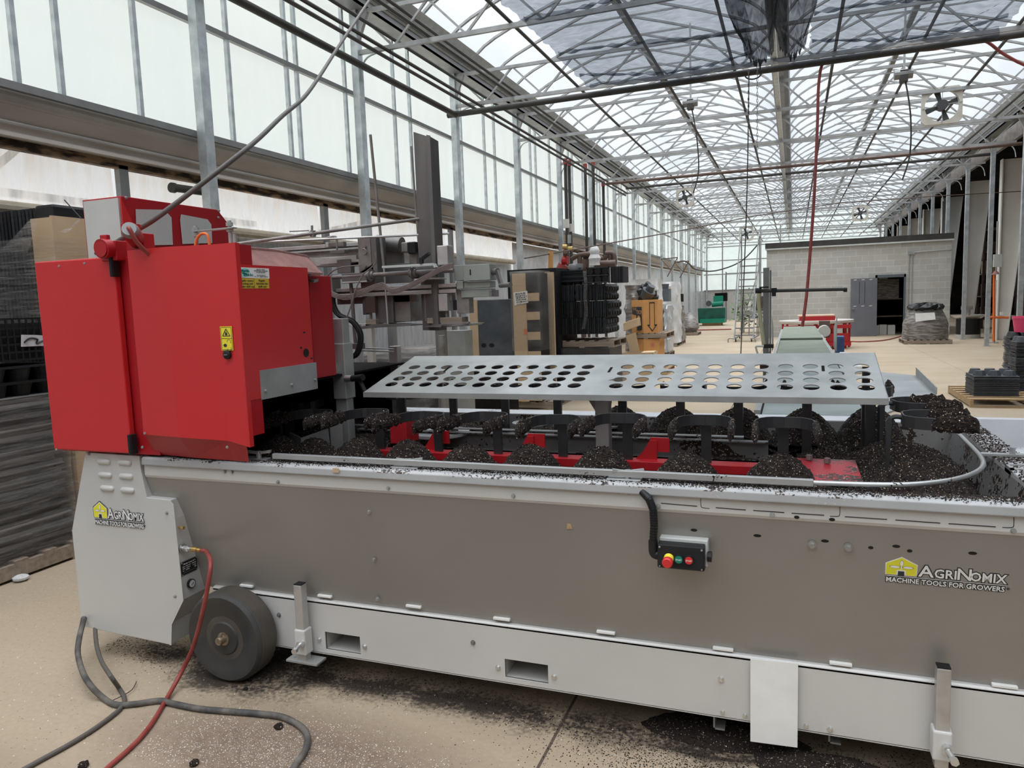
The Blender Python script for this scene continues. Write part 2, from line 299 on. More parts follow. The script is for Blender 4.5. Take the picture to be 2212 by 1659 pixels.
# ------------------------------------------------------------------ mesh helpers
class MB:
    def __init__(s): s.v = []; s.f = []
    def add(s, vs, fs):
        k = len(s.v); s.v += [tuple(p) for p in vs]; s.f += [tuple(i+k for i in f) for f in fs]; return s
    def box(s, x0, x1, y0, y1, z0, z1):
        if x1 < x0: x0, x1 = x1, x0
        if y1 < y0: y0, y1 = y1, y0
        if z1 < z0: z0, z1 = z1, z0
        return s.add([(x0,y0,z0),(x1,y0,z0),(x1,y1,z0),(x0,y1,z0),(x0,y0,z1),(x1,y0,z1),(x1,y1,z1),(x0,y1,z1)],
                     [(0,3,2,1),(4,5,6,7),(0,1,5,4),(1,2,6,5),(2,3,7,6),(3,0,4,7)])
    def obox(s, c, ax, ay, az):
        c, ax, ay, az = V(c), V(ax), V(ay), V(az)
        return s.add([c+i*ax+j*ay+k*az for k in (-1,1) for (i,j) in ((-1,-1),(1,-1),(1,1),(-1,1))],
                     [(0,3,2,1),(4,5,6,7),(0,1,5,4),(1,2,6,5),(2,3,7,6),(3,0,4,7)])
    def bar(s, a, b, w, h, up=(0,0,1)):
        """square bar from a to b; w across, h along up"""
        a, b = V(a), V(b); d = b-a
        if d.length < 1e-6: return s
        u = V(up); dn = d.normalized()
        if abs(dn.dot(u)) > .98: u = V((0,1,0)) if abs(dn.y) < .9 else V((1,0,0))
        r = dn.cross(u).normalized(); u = r.cross(dn)
        return s.obox((a+b)/2, r*w/2, d/2, u*h/2)
    def cyl(s, a, b, r, n=12, r2=None, caps=True):
        a, b = V(a), V(b); d = (b-a)
        if d.length < 1e-7: return s
        d.normalize(); u = d.orthogonal().normalized(); w = d.cross(u); r2 = r if r2 is None else r2
        vs = []
        for p, q in ((a, r), (b, r2)):
            for i in range(n):
                t = 2*math.pi*i/n; vs.append(p+(u*math.cos(t)+w*math.sin(t))*q)
        fs = [(i, (i+1)%n, n+(i+1)%n, n+i) for i in range(n)]
        if caps: fs += [tuple(range(n-1, -1, -1)), tuple(range(n, 2*n))]
        return s.add(vs, fs)
    def tube(s, pts, r, n=8, smooth=4, closed=False):
        pts = [V(p) for p in pts]
        if smooth and len(pts) > 2:
            q = []
            for i in range(len(pts)-1):
                p0 = pts[max(i-1, 0)]; p1 = pts[i]; p2 = pts[i+1]; p3 = pts[min(i+2, len(pts)-1)]
                for k in range(smooth):
                    t = k/smooth
                    q.append(.5*((2*p1)+(-p0+p2)*t+(2*p0-5*p1+4*p2-p3)*t*t+(-p0+3*p1-3*p2+p3)*t*t*t))
            q.append(pts[-1]); pts = q
        vs = []; u = None
        for i, p in enumerate(pts):
            d = (pts[min(i+1, len(pts)-1)]-pts[max(i-1, 0)])
            d = d.normalized() if d.length > 1e-9 else V((0,0,1))
            u = d.orthogonal().normalized() if u is None else (u-d*u.dot(d)).normalized()
            w = d.cross(u)
            for k in range(n):
                t = 2*math.pi*k/n; vs.append(p+(u*math.cos(t)+w*math.sin(t))*r)
        fs = []
        for i in range(len(pts)-1):
            for k in range(n): fs.append((i*n+k, i*n+(k+1)%n, (i+1)*n+(k+1)%n, (i+1)*n+k))
        fs += [tuple(range(n-1, -1, -1)), tuple(range((len(pts)-1)*n, len(pts)*n))]
        return s.add(vs, fs)
    def prism(s, poly, ext):
        """closed polygon (3D points) extruded by ext"""
        poly = [V(p) for p in poly]; ext = V(ext); n = len(poly)
        nn = V((0,0,0))
        for i in range(n): nn += poly[i].cross(poly[(i+1)%n])
        if nn.dot(ext) > 0: poly = poly[::-1]
        return s.add(poly+[p+ext for p in poly], [tuple(range(n)), tuple(range(2*n-1, n-1, -1))]+[((i+1)%n, i, n+i, n+(i+1)%n) for i in range(n)])
    def sheet(s, grid, th=0.):
        """rows of points -> surface"""
        h = len(grid); w = len(grid[0]); vs = [p for r in grid for p in r]
        return s.add(vs, [(j*w+i, j*w+i+1, (j+1)*w+i+1, (j+1)*w+i) for j in range(h-1) for i in range(w-1)])
    def lathe(s, c, prof, n=24, axis='z'):
        c = V(c); vs = []
        for r, h in prof:
            for i in range(n):
                t = 2*math.pi*i/n; a, b = r*math.cos(t), r*math.sin(t)
                vs.append(c+(V((a, b, h)) if axis == 'z' else V((a, h, b)) if axis == 'y' else V((h, a, b))))
        k = len(prof); fs = [(j*n+i, j*n+(i+1)%n, (j+1)*n+(i+1)%n, (j+1)*n+i) for j in range(k-1) for i in range(n)]
        if prof[0][0] > 1e-6: fs.append(tuple(range(n-1, -1, -1)))
        if prof[-1][0] > 1e-6: fs.append(tuple(range((k-1)*n, k*n)))
        return s.add(vs, fs)
    def ball(s, c, r, n=8, m=6, sq=(1,1,1)):
        return s.lathe((0,0,0), [(1e-7 if j in (0, m) else math.sin(math.pi*j/m), -math.cos(math.pi*j/m)) for j in range(m+1)], n) and s._last(c, r, sq, n*(m+1))
    def _last(s, c, r, sq, k):
        for i in range(len(s.v)-k, len(s.v)):
            p = s.v[i]; s.v[i] = (c[0]+p[0]*r*sq[0], c[1]+p[1]*r*sq[1], c[2]+p[2]*r*sq[2])
        return s
    def pbox(s, x0, y0, x1, y1, Y, d):
        """box whose front face covers the photo rectangle at depth Y, going back d"""
        cx_, cy_ = (x0+x1)/2, (y0+y1)/2
        return s.box(P(x0, cy_, Y=Y).x, P(x1, cy_, Y=Y).x, Y, Y+d, P(cx_, y1, Y=Y).z, P(cx_, y0, Y=Y).z)

ORG = {}
def origin(o): return ORG.get(o.name, V((0,0,0)))
def tag(o, label=None, cat=None, group=None, kind=None):
    if label: o['label'] = label
    if cat: o['category'] = cat
    if group: o['group'] = group
    if kind: o['kind'] = kind
    return o
def obj(name, mb, mat, parent=None, smooth=False, bev=0., label=None, local=False):
    """one mesh object; vertices given in world metres (or local ones), placed under its parent"""
    me = D.meshes.new(name)
    org = V((0,0,0)) if (parent is None or local) else origin(parent)
    base = org
    if parent is None and not local:
        a = np.array(mb.v); base = V(((a[:,0].min()+a[:,0].max())/2, (a[:,1].min()+a[:,1].max())/2, a[:,2].min()))
    me.from_pydata([V(p)-base for p in mb.v], [], mb.f); me.update()
    me.materials.append(MAT[mat] if isinstance(mat, str) else mat)
    o = D.objects.new(name, me); COL.objects.link(o)
    if parent is not None: o.parent = parent; ORG[o.name] = base
    else: o.location = base; ORG[o.name] = base
    if local: ORG[o.name] = V((0,0,0))
    if smooth:
        me.shade_smooth()
        try: me.set_sharp_from_angle(angle=math.radians(38))
        except Exception: pass
    if bev:
        b = o.modifiers.new('bevel', 'BEVEL'); b.width = bev; b.segments = 2; b.limit_method = 'ANGLE'; b.angle_limit = math.radians(35)
    if label: o['label'] = label
    return o
def thing(name, label, cat, loc=(0,0,0), group=None, rz=0.):
    o = D.objects.new(name, None); COL.objects.link(o); o.location = loc; o.rotation_euler = (0, 0, rz); o.empty_display_size = .1
    ORG[o.name] = V(loc); return tag(o, label, cat, group)
def solo(name, mb, mat, label, cat, group=None, kind=None, **k):
    return tag(obj(name, mb, mat, **k), label, cat, group, kind)
def struct(name, mb, mat, **k): return tag(obj(name, mb, mat, **k), kind='structure')
def dup(root, loc=None, rz=None, label=None, group=None):
    r = root.copy(); COL.objects.link(r)
    if loc is not None: r.location = loc
    if rz is not None: r.rotation_euler = (0, 0, rz)
    if label: r['label'] = label
    if group: r['group'] = group
    for ch in list(root.children):
        c = ch.copy(); COL.objects.link(c); c.parent = r
        for g in list(ch.children):
            d = g.copy(); COL.objects.link(d); d.parent = c
    return r
def text(name, s, mat, o, ux, uy, size, parent, width=None, offset=0., lift=.0006, th=.0004, shear=0., align='LEFT'):
    """lettering laid on a surface: o lower-left, ux/uy in-plane unit axes"""
    cu = D.curves.new('txt', 'FONT'); cu.body = s; cu.size = 1; cu.offset = offset/size; cu.extrude = th/size; cu.resolution_u = 2; cu.align_x = align; cu.shear = shear
    t = D.objects.new('txt', cu); COL.objects.link(t); cu.offset = 0; bpy.context.view_layer.update(); w0 = t.dimensions.x
    cu.offset = offset/size; bpy.context.view_layer.update()
    me = D.meshes.new_from_object(t.evaluated_get(bpy.context.evaluated_depsgraph_get())); D.objects.remove(t, do_unlink=True); D.curves.remove(cu)
    vs = [v.co.copy() for v in me.vertices]; fs = [tuple(p.vertices) for p in me.polygons]; D.meshes.remove(me)
    if not vs: return None
    w = w0; sx_ = size if width is None else width/w
    ux, uy = V(ux), V(uy); nz = ux.cross(uy).normalized(); mb = MB()
    mb.add([V(o)+ux*v.x*sx_+uy*v.y*size+nz*(v.z*size+lift) for v in vs], fs)
    return obj(name, mb, mat, parent)
# ================================================================== THE BUILDING
XL, XG, XR, XM = -5.42, -5.56, 4.92, -.25
Y0, Y1, ST = -9.3, 51.3, 3.03
COLY = [8.85+ST*k if k != -1 else 5.97 for k in range(-6, 15)]
struct('floor', MB().box(-9, 16, -12, 56, -.2, 0), 'concrete', local=True)
struct('ground', MB().box(-90, 90, -90, 140, -.4, -.2), 'gutter')

# roof shell: two curved bays of film on bow arches
def bow(x0, x1, zr=6.86, ze=5.60, n=10):
    """half bow from the gutter (x0) to the ridge (x1)"""
    pts = []; w = x1-x0
    for u, f in ((0, 0), (.012, .10), (.035, .19), (.075, .28), (.13, .365), (.21, .45), (.32, .54), (.46, .645), (.62, .755), (.80, .875), (1, 1)): pts.append((x0+w*u, ze+(zr-ze)*f))
    return pts
RID1, RID2 = -2.85, 2.12
halves = [(XL+.05, RID1), (XM-.08, RID1), (XM+.08, RID2), (XR-.05, RID2)]
for i, (a, b) in enumerate(halves):
    pr = bow(a, b, n=14)
    struct('ceiling', MB().sheet([[(x, y, z+.035) for x, z in pr] for y in (Y0, Y1)]), 'roof_film', smooth=True)
for (a, b, side_) in ((halves[0], halves[1], 'left'), (halves[2], halves[3], 'right')):
    arch = thing('roof_arch', 'slim galvanized bow arch under the %s roof bay' % side_, 'roof arch', (0, 2.3, 0), 'bow arches of the %s roof bay' % side_)
    for q_ in (a, b):
        pts = [V((x, 0, z)) for x, z in bow(*q_)]; vs = []
        for i, p in enumerate(pts):
            d_ = (pts[min(i+1, len(pts)-1)]-pts[max(i-1, 0)]).normalized(); n_ = V((-d_.z, 0, d_.x))*.018
            vs += [p+n_+V((0,-.025,0)), p-n_+V((0,-.025,0)), p-n_+V((0,.025,0)), p+n_+V((0,.025,0))]
        k_ = len(pts)
        obj('bow', MB().add(vs, [(4*i+u, 4*i+(u+1)%4, 4*(i+1)+(u+1)%4, 4*(i+1)+u) for i in range(k_-1) for u in range(4)]+[(3,2,1,0), (4*k_-4, 4*k_-3, 4*k_-2, 4*k_-1)]), 'truss', arch, local=True)
    obj('collar_tie', MB().bar((a[1]-1.02, 0, 6.52), (a[1]+1.02, 0, 6.52), .02, .03), 'truss', arch, local=True)
    ya = 3.31
    while ya < Y1: dup(arch, (0, ya, 0)); ya += 1.01

# ridge beams, gutters, purlins (run the whole length)
def lengthwise(name, x, z, w, h, mat, label, cat, y0=Y0, group=None):
    return solo(name, MB().box(x-w/2, x+w/2, y0, Y1, z-h/2, z+h/2), mat, label, cat, group)
lengthwise('ridge_beam', RID1, 6.62, .10, .07, 'bar_grey', 'grey perforated ridge beam of the left roof bay', 'beam')
lengthwise('ridge_beam', RID2-.1, 6.62, .10, .07, 'bar_grey', 'grey perforated ridge beam of the right roof bay', 'beam')
lengthwise('middle_beam', XM-.03, 5.06, .075, .09, 'galv_col', 'galvanized box beam running down the hall under the middle gutter', 'beam')
mb = MB()
for x in (XM,):
    mb.prism([(x-.16, Y0, 5.76), (x-.14, Y0, 5.6), (x-.06, Y0, 5.52), (x+.06, Y0, 5.52), (x+.14, Y0, 5.6), (x+.16, Y0, 5.76), (x+.13, Y0, 5.76), (x, Y0, 5.56), (x-.13, Y0, 5.76)], (0, Y1-Y0, 0))
solo('roof_gutter', mb, 'bar_grey', 'grey roof gutter between the two roof bays', 'gutter')
for x, s, w_ in ((XL, 1, 'left glazed wall'), (XR, -1, 'open right side')):
    mb = MB()
    mb.box(x-.06*s, x+.2*s, Y0, Y1, 5.50, 5.53); mb.box(x-.06*s, x-.03*s, Y0, Y1, 5.5, 5.78); mb.box(x+.18*s, x+.2*s, Y0, Y1, 5.5, 5.66); mb.box(x+.2*s, x+.26*s, Y0, Y1, 5.63, 5.66)
    g = solo('roof_gutter', mb, 'bar_grey', 'grey eaves gutter above the '+w_, 'gutter')
    obj('flashing', MB().prism([(x+.20*s, Y0, 5.62), (x+.36*s, Y0, 5.86), (x+.37*s, Y0, 5.85), (x+.21*s, Y0, 5.60)], (0, Y1-Y0, 0)), 'galv', g)
for x, nm in ((-4.35, 'nearest the left wall'), (-3.25, 'left of the left ridge'), (-1.9, 'right of the left ridge'), (-.86, 'just left of the middle beam'), (.53, 'just right of the middle beam'), (1.66, 'left of the right ridge'), (2.75, 'right of the right ridge'), (3.8, 'nearest the open right side')):
    solo('purlin_tube', MB().cyl((x, Y0, 5.03), (x, Y1, 5.03), .022, 8), 'pipe_dark', 'dark lengthwise tube above the truss bottom chords, '+nm, 'tube')

# trusses
tr = thing('roof_truss', 'galvanized lattice truss spanning the hall', 'truss')
ZB, ZT = 4.975, 5.48
obj('bottom_chord', MB().box(XL+.04, XR-.04, -.022, .022, ZB-.028, ZB+.028), 'truss', tr, local=True)
obj('top_chord', MB().box(XL+.04, XR-.04, -.022, .022, ZT-.025, ZT+.025), 'truss', tr, local=True)
nd = 10; pw = (XR-XL-.1)/nd
for i in range(nd):
    xa = XL+.05+i*pw
    for (p, q) in (((xa, 0, ZT), (xa+pw/2, 0, ZB)), ((xa+pw/2, 0, ZB), (xa+pw, 0, ZT))):
        obj('brace', MB().bar(p, q, .028, .028, up=(0, 1, 0)), 'truss', tr, local=True)
for s, x in ((1, XL+.04), (-1, XR-.04)):
    obj('knee_brace', MB().tube([(x, 0, 4.62), (x+.03*s, 0, 4.78), (x+.12*s, 0, 4.90), (x+.34*s, 0, 4.95)], .013, 6), 'galv_col', tr, local=True)
ords = ['nearest', 'second nearest', 'third nearest', 'fourth nearest', 'fifth nearest', 'sixth nearest', 'seventh nearest', 'eighth nearest']
vis = [y for y in COLY if y > 5]
for i, y in enumerate(vis):
    lab = '%s galvanized lattice truss crossing the hall overhead' % ords[i] if i < 8 else 'small far galvanized lattice truss deep in the hall'
    g = 'roof trusses' if i < 8 else 'far roof trusses'
    if i == 0: tr.location = (0, y, 0); tag(tr, lab, 'truss', g)
    else: dup(tr, (0, y, 0), label=lab, group=g)

# columns
def column(x, s):
    c = thing('steel_column', 'x', 'column', (x, 0, 0))
    obj('shaft', MB().box(-.05, .05, -.06, .06, 0, 5.55), 'galv_col', c, local=True)
    obj('base_plate', MB().box(-.09, .09, -.10, .10, 0, .012), 'galv', c, local=True)
    obj('gutter_bracket', MB().prism([(-.05, -.03, 5.3), (.12*s, -.03, 5.5), (.2*s, -.03, 5.5), (.2*s, -.03, 5.45), (.05*s, -.03, 5.12)], (0, .06, 0)), 'galv', c, local=True)
    return c
cl = column(XL, 1)
for i, y in enumerate([q for q in COLY if q > 2]):
    lab = ('%s tall galvanized column along the left glazed wall' % ords[i]) if i < 8 else 'far galvanized column along the left glazed wall, thin with distance'
    if i == 0: cl.location = (XL, y, 0); tag(cl, lab, 'column', 'left wall columns')
    else: dup(cl, (XL, y, 0), label=lab, group='left wall columns' if i < 8 else 'far left wall columns')
c2 = column(XR, -1); k = 0
for i, y in enumerate([8.2+ST*j for j in range(3, 15)]):
    lab = ['galvanized column at the right edge beside the pink pot', 'galvanized column right of the orange pipe stand', 'galvanized column in front of the round wash basin'][i-2] if 2 <= i < 5 else ('galvanized column on the right side nearer than the picture edge' if i < 2 else 'far galvanized column on the open right side above the block room')
    if i == 0: c2.location = (XR, y, 0); tag(c2, lab, 'column', 'right side columns, near')
    else: dup(c2, (XR, y, 0), label=lab, group='right side columns, near' if i < 2 else 'right side columns' if i < 5 else 'far right side columns')

# left wall: glazing, rails, mullions
struct('wall_left', MB().box(XG-.012, XG, Y0, Y1, 3.40, 5.6), 'glazing')
tag(obj('window_1', MB().box(XG+.0, XG+.05, Y0, Y1, 3.36, 3.42), 'bar_grey'), kind='structure')
tag(obj('trim_1', MB().box(XG, XG+.05, Y0, Y1, 4.45, 4.505), 'bar_grey'), kind='structure')
post = tag(obj('glazing_bar', MB().box(XG+.001, XG+.045, -.02, .02, 3.40, 5.6), 'galv_col', local=True), 'slim vertical bar between the milky glazing panels of the left wall', 'glazing bar', 'vertical glazing bars of the left wall')
ys_ = [3.3, 4.16, 4.53, 5.31, 6.5, 7.48, 7.67, 8.70, 10.0, 10.48, 12.36, 13.43, 13.95]
for y in COLY:
    if y > 14: ys_ += [y+.5, y+1.2, y+1.56, y+2.6]
for i, y in enumerate([q for q in ys_ if q < Y1-.1]):
    if i == 0: post.location = (0, y, 0)
    else:
        c = post.copy(); COL.objects.link(c); c.location = (0, y, 0)
# broad gutter of the neighbouring bay on the outside of the columns
g = solo('valley_gutter', MB().prism([(-5.60, Y0, 3.37), (-5.60, Y0, 3.33), (-5.63, Y0, 3.29), (-5.80, Y0, 3.20), (-6.2, Y0, 3.12), (-6.2, Y0, 3.10), (-5.78, Y0, 3.17), (-5.615, Y0, 3.27), (-5.57, Y0, 3.32), (-5.57, Y0, 3.37)], (0, Y1-Y0, 0)), 'gutter_light', 'broad dusty folded sheet gutter below the left glazing', 'gutter')
obj('underside', MB().prism([(-5.60, Y0, 3.285), (-5.72, Y0, 3.17), (-5.74, Y0, 3.10), (-5.66, Y0, 3.07), (-5.66, Y0, 3.045), (-5.95, Y0, 3.03), (-6.2, Y0, 3.09), (-6.2, Y0, 3.11)], (0, Y1-Y0, 0)), 'gutter', g)
obj('lip', MB().cyl((-5.70, Y0, 3.155), (-5.70, Y1, 3.155), .016, 8), 'gutter_light', g)
solo('timber_rail', MB().box(-5.80, -5.74, Y0, 24, 2.965, 3.045), 'burnt_wood', 'weathered scorched wooden rail under the sheet gutter', 'rail')
solo('timber_rail', MB().box(-5.80, -5.74, 24, Y1, 2.965, 3.045), 'wood_old', 'far brown continuation of the wooden rail under the gutter', 'rail')
# side curtain sheets
def curtain(y0, y1, z0, z1, x, amp, seed, fy=9., vert=True):
    rnd = random.Random(seed); ph = [rnd.uniform(0, 6.28) for _ in range(6)]; g = []
    ny = max(8, int((y1-y0)*14)); nz = 14
    for j in range(nz+1):
        z = z0+(z1-z0)*j/nz; row = []
        for i in range(ny+1):
            y = y0+(y1-y0)*i/ny
            a = amp*(math.sin(y*fy+ph[0]+z*.8)+.6*math.sin(y*fy*2.3+ph[1]-z*1.6)+.8*math.sin(y*fy*.37+ph[2]+z*1.9))
            row.append((x+a*(.35+.65*(z1-z)/(z1-z0+1e-6)), y, z))
        g.append(row)
    return MB().sheet(g)
cy = [(Y0, 5.2, 1), (5.3, 8.35, 2), (8.45, 12.2, 3), (12.3, 15.6, 4)]
for (a, b, sd) in cy:
    solo('side_curtain', curtain(a, b, 2.55, 2.99, -5.85, .03, sd), 'curtain', {1: 'wide white plastic side curtain above the red machine, left end', 2: 'white plastic side curtain panel behind the tall magazine posts', 3: 'white plastic side curtain panel with tight vertical folds, middle', 4: 'white gathered plastic curtain panel behind the wrapped black boxes'}[sd], 'curtain', 'white side curtains', smooth=True)
solo('side_curtain', curtain(15.7, 34, 0.0, 2.97, -5.9, .03, 9, 5), 'white_liner', 'crinkled white liner curtain along the far left wall', 'curtain', 'white side curtains', smooth=True)
solo('side_curtain', curtain(34, Y1, 0.0, 2.97, -5.9, .03, 11, 5), 'silver_film', 'silvery far end of the left side curtain', 'curtain', 'white side curtains', smooth=True)
solo('curtain_roll', MB().cyl((-5.82, Y0, 2.52), (-5.82, 15.6, 2.52), .05, 10), 'beige_roll', 'long beige rolled up curtain hem tube along left wall', 'roll')
struct('wall_left_lower', MB().box(-5.93, -5.92, Y0, 15.7, 0, 2.50), 'silver_film')
# outside posts seen through the gaps, grey pipe stub between panels
for i, y in enumerate((5.25, 8.4, 12.25)):
    solo('outer_post', MB().box(-5.80, -5.74, y-.05, y+.05, 0, 3.0), 'bar_grey', ['grey square post in the curtain gap above red machine', 'grey square post in the curtain gap behind the gantry', 'grey square post in the curtain gap beside black magazine'][i], 'post', 'outer wall posts')
solo('pipe_stub', MB().cyl(P(372, 405, X=-5.72), P(372, 405, X=-5.72)+V((0, .42, .01)), .040, 14).cyl(P(370, 405, X=-5.72), P(370, 405, X=-5.72)+V((0, .04, 0)), .050, 14), 'pipe_dark', 'short dark grey pipe stub beside the nearest column', 'pipe')
# outbound structure seen faintly through curtain
for i, (a, b) in enumerate((((-7.4, 2, 2.9), (-7.4, 9, 2.9)), ((-6.9, 3.6, 1.9), (-7.2, 5.4, 3.4)), ((-7.4, 8.6, 2.5), (-6.4, 10.5, 3.0)))):
    solo('outside_brace', MB().bar(a, b, .08, .08), 'bar_grey', ['faint grey rail behind the plastic curtain', 'faint slanting brace behind the plastic curtain at left', 'faint slanting brace behind middle plastic curtain'][i], 'brace')

# far gable wall
struct('wall_back', MB().box(-5.9, 5.4, Y1, Y1+.02, 1.95, 6.7), 'far_film')
struct('wall_back_lower', MB().box(-5.9, 5.4, Y1, Y1+.02, 0, 1.95), 'corrugated_white')
far_bars = MB()
for x in (-5.4, -4.4, -3.2, -2.0, -.8): far_bars.box(x-.035, x+.035, Y1-.06, Y1-.01, 0, 6)
for z in (1.95, 3.0, 3.9, 4.8, 5.6): far_bars.box(-5.6, 5.3, Y1-.05, Y1-.015, z-.03, z+.03)
tag(obj('trim_2', far_bars, 'bar_grey'), kind='structure')
solo('door_rail', MB().tube([(-4.15, 50.9, 0), (-4.15, 50.9, 2.9), (-4.1, 50.9, 3.0), (-3.9, 50.9, 3.02), (-2.4, 50.9, 3.02)], .05, 6, 2), 'bar_grey', 'dark bent tube frame in front of the far gable', 'frame')
# unseen opaque wall behind the camera, added to cut low light on front faces
struct('wall_light_block', MB().box(-5.4, 5.2, -5.6, -5.5, 0, 5.4), 'gutter')

# right side: dark neighbouring shed with tapered portal frames
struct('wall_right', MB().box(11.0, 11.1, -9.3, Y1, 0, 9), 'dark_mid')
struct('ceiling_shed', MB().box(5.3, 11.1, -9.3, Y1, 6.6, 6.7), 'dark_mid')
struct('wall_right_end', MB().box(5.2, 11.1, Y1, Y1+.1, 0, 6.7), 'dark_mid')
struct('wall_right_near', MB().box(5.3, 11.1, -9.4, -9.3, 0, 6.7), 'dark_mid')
struct('trim_3', MB().box(5.3, 5.4, -9.3, Y1, 5.35, 6.6), 'dirty_steel')
def portal(y, k):
    t = thing('portal_frame', k, 'steel frame', (6.0, y, 0), 'tapered portal frames')
    obj('web', MB().prism([(5.72, y-.01, 0), (5.96, y-.01, 0), (6.42, y-.01, 5.3), (5.72, y-.01, 5.3)], (0, .02, 0)), 'frame_beam', t)
    obj('inner_flange', MB().box(5.69, 5.72, y-.14, y+.14, 0, 5.3), 'frame_beam', t)
    obj('outer_flange', MB().prism([(5.96, y-.14, 0), (5.98, y-.14, 0), (6.44, y-.14, 5.3), (6.42, y-.14, 5.3)], (0, .28, 0)), 'frame_beam', t)
    return t
for i, y in enumerate((26.0, 30.7, 35.4, 40.1, 44.8, 49.5)):
    portal(y, ['pale tapered steel frame at the right edge behind the orange stand', 'pale tapered steel frame right of the round basin', 'pale tapered steel frame rising behind the block room', 'pale tapered steel frame over the block room roof, farther', 'pale narrow steel frame far over the block room', 'farthest pale tapered steel frame'][i])
# shelving and clutter in the shed (dark)
for i, (x, y, h) in enumerate(((7.3, 33.3, 4.3), (7.6, 28.2, 2.3), (7.6, 24.0, 1.9))):
    sh = thing('storage_rack', ['tall brown rack with timber behind the block room corner', 'dark loaded rack between the pale frames', 'dark loaded rack at right behind the pink pot'][i], 'rack', (x, y, 0), 'racks in the dark shed')
    for dx in (-.55, .55):
        for dy in (-.4, .4): obj('upright', MB().box(x+dx-.04, x+dx+.04, y+dy-.04, y+dy+.04, 0, h), 'pipe_brown', sh)
    for z in [q*.85+.35 for q in range(int(h/.85))]:
        obj('shelf', MB().box(x-.6, x+.6, y-.45, y+.45, z, z+.05), 'pipe_brown', sh)
        rn = random.Random(i*9+int(z*10))
        for q in range(2):
            w_ = rn.uniform(.2, .45); hh = rn.uniform(.2, .6); xx = x-.5+q*.55
            mb_ = MB().box(xx, xx+w_, y-.35, y+.25, z+.05, z+.05+hh)
            solo('storage_box', mb_, ['dark_mid', 'cardboard', 'pipe_brown', 'dark_mid'][rn.randrange(4)], 'dim box lying on a shelf of the dark shed rack', 'box', 'boxes on the shed racks')

# block room
BY = 29.2; BX0, BX1, BH = P(1656, 600, Y=BY).x, P(2054, 600, Y=BY).x, 3.26
DX0, DX1, DH = P(1894, 660, Y=BY).x, P(1951, 660, Y=BY).x, 2.04
room = thing('block_room', 'grey cinder block room with dark roof edge and open grey door', 'small building', (BX0, BY, 0))
w = MB()
w.box(BX0, DX0, BY, BY+.2, 0, BH).box(DX1, BX1, BY, BY+.2, 0, BH).box(DX0, DX1, BY, BY+.2, DH, BH)
w.box(BX0, BX0+.2, BY+.2, BY+6, 0, BH).box(BX1-.2, BX1, BY+.2, BY+6, 0, BH)
obj('block_wall', w, 'cinder_block', room)
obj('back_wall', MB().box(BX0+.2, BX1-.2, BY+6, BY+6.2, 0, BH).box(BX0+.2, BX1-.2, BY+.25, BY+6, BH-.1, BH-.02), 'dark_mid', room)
obj('roof_edge', MB().box(BX0-.05, BX1+.05, BY-.08, BY+6.3, BH, BH+.2), 'pipe_dark', room)
obj('drip_strip', MB().box(BX0-.05, BX1+.05, BY-.1, BY-.02, BH-.05, BH), 'light_panel', room)
fr = obj('door_frame', MB().box(DX0-.06, DX0, BY-.06, BY+.2, 0, DH+.1).box(DX1, DX1+.06, BY-.06, BY+.2, 0, DH+.1).box(DX0-.06, DX1+.06, BY-.06, BY+.2, DH, DH+.1), 'door_frame', room)
a, b = P(1830, 660, Y=28.35), V((DX0-.02, BY-.07, 0))
a = V((b.x-.86, b.y-.30, 0)); dd = (b-a).normalized(); nn = V((dd.y, -dd.x, 0))
lf = obj('door', MB().prism([a+V((0,0,.02)), b+V((0,0,.02)), b+V((0,0,DH)), a+V((0,0,DH))], nn*.045), 'door_grey', room)
hp = a+dd*.07+nn*.05
obj('door_handle', MB().cyl(hp+V((0,0,.98)), hp+V((0,0,.98))+nn*.05, .03, 10).bar(hp+V((0,0,.98))+nn*.05, hp+V((0,0,.98))+nn*.05+dd*.11, .02, .02), 'steel_bright', lf)
for q in (.33, .55):
    obj('groove', MB().prism([a+dd*(.86*q)+nn*.046+V((0,0,1.15)), a+dd*(.86*q+.012)+nn*.046+V((0,0,1.15)), a+dd*(.86*q+.012)+nn*.046+V((0,0,1.92)), a+dd*(.86*q)+nn*.046+V((0,0,1.92))], nn*.004), 'dark_mid', lf)
for zz in (1.98, 1.06):
    for q in (.1, .42, .74):
        obj('tape_scrap', MB().prism([a+dd*(.86*q)+nn*.046+V((0,0,zz)), a+dd*(.86*q+.1)+nn*.046+V((0,0,zz+.005)), a+dd*(.86*q+.1)+nn*.046+V((0,0,zz+.03)), a+dd*(.86*q)+nn*.046+V((0,0,zz+.02))], nn*.003), 'white', lf)
cx0, cx1 = P(1962, 640, Y=BY-.03), P(2056, 543, Y=BY-.03)
cz = P(1963, 547, Y=BY-.03).z
obj('conduit', MB().tube([(cx0.x, BY-.03, .95), (cx0.x, BY-.03, cz), (cx0.x+.001, BY-.03, cz+.02), (cx1.x, BY-.03, cz+.06)], .016, 6, 1).tube([(cx0.x+.1, BY-.03, 1.0), (cx0.x+.1, BY-.03, cz-.02)], .014, 6, 1).box(cx0.x-.04, cx0.x+.16, BY-.06, BY-.01, cz-.05, cz+.07), 'galv', room)
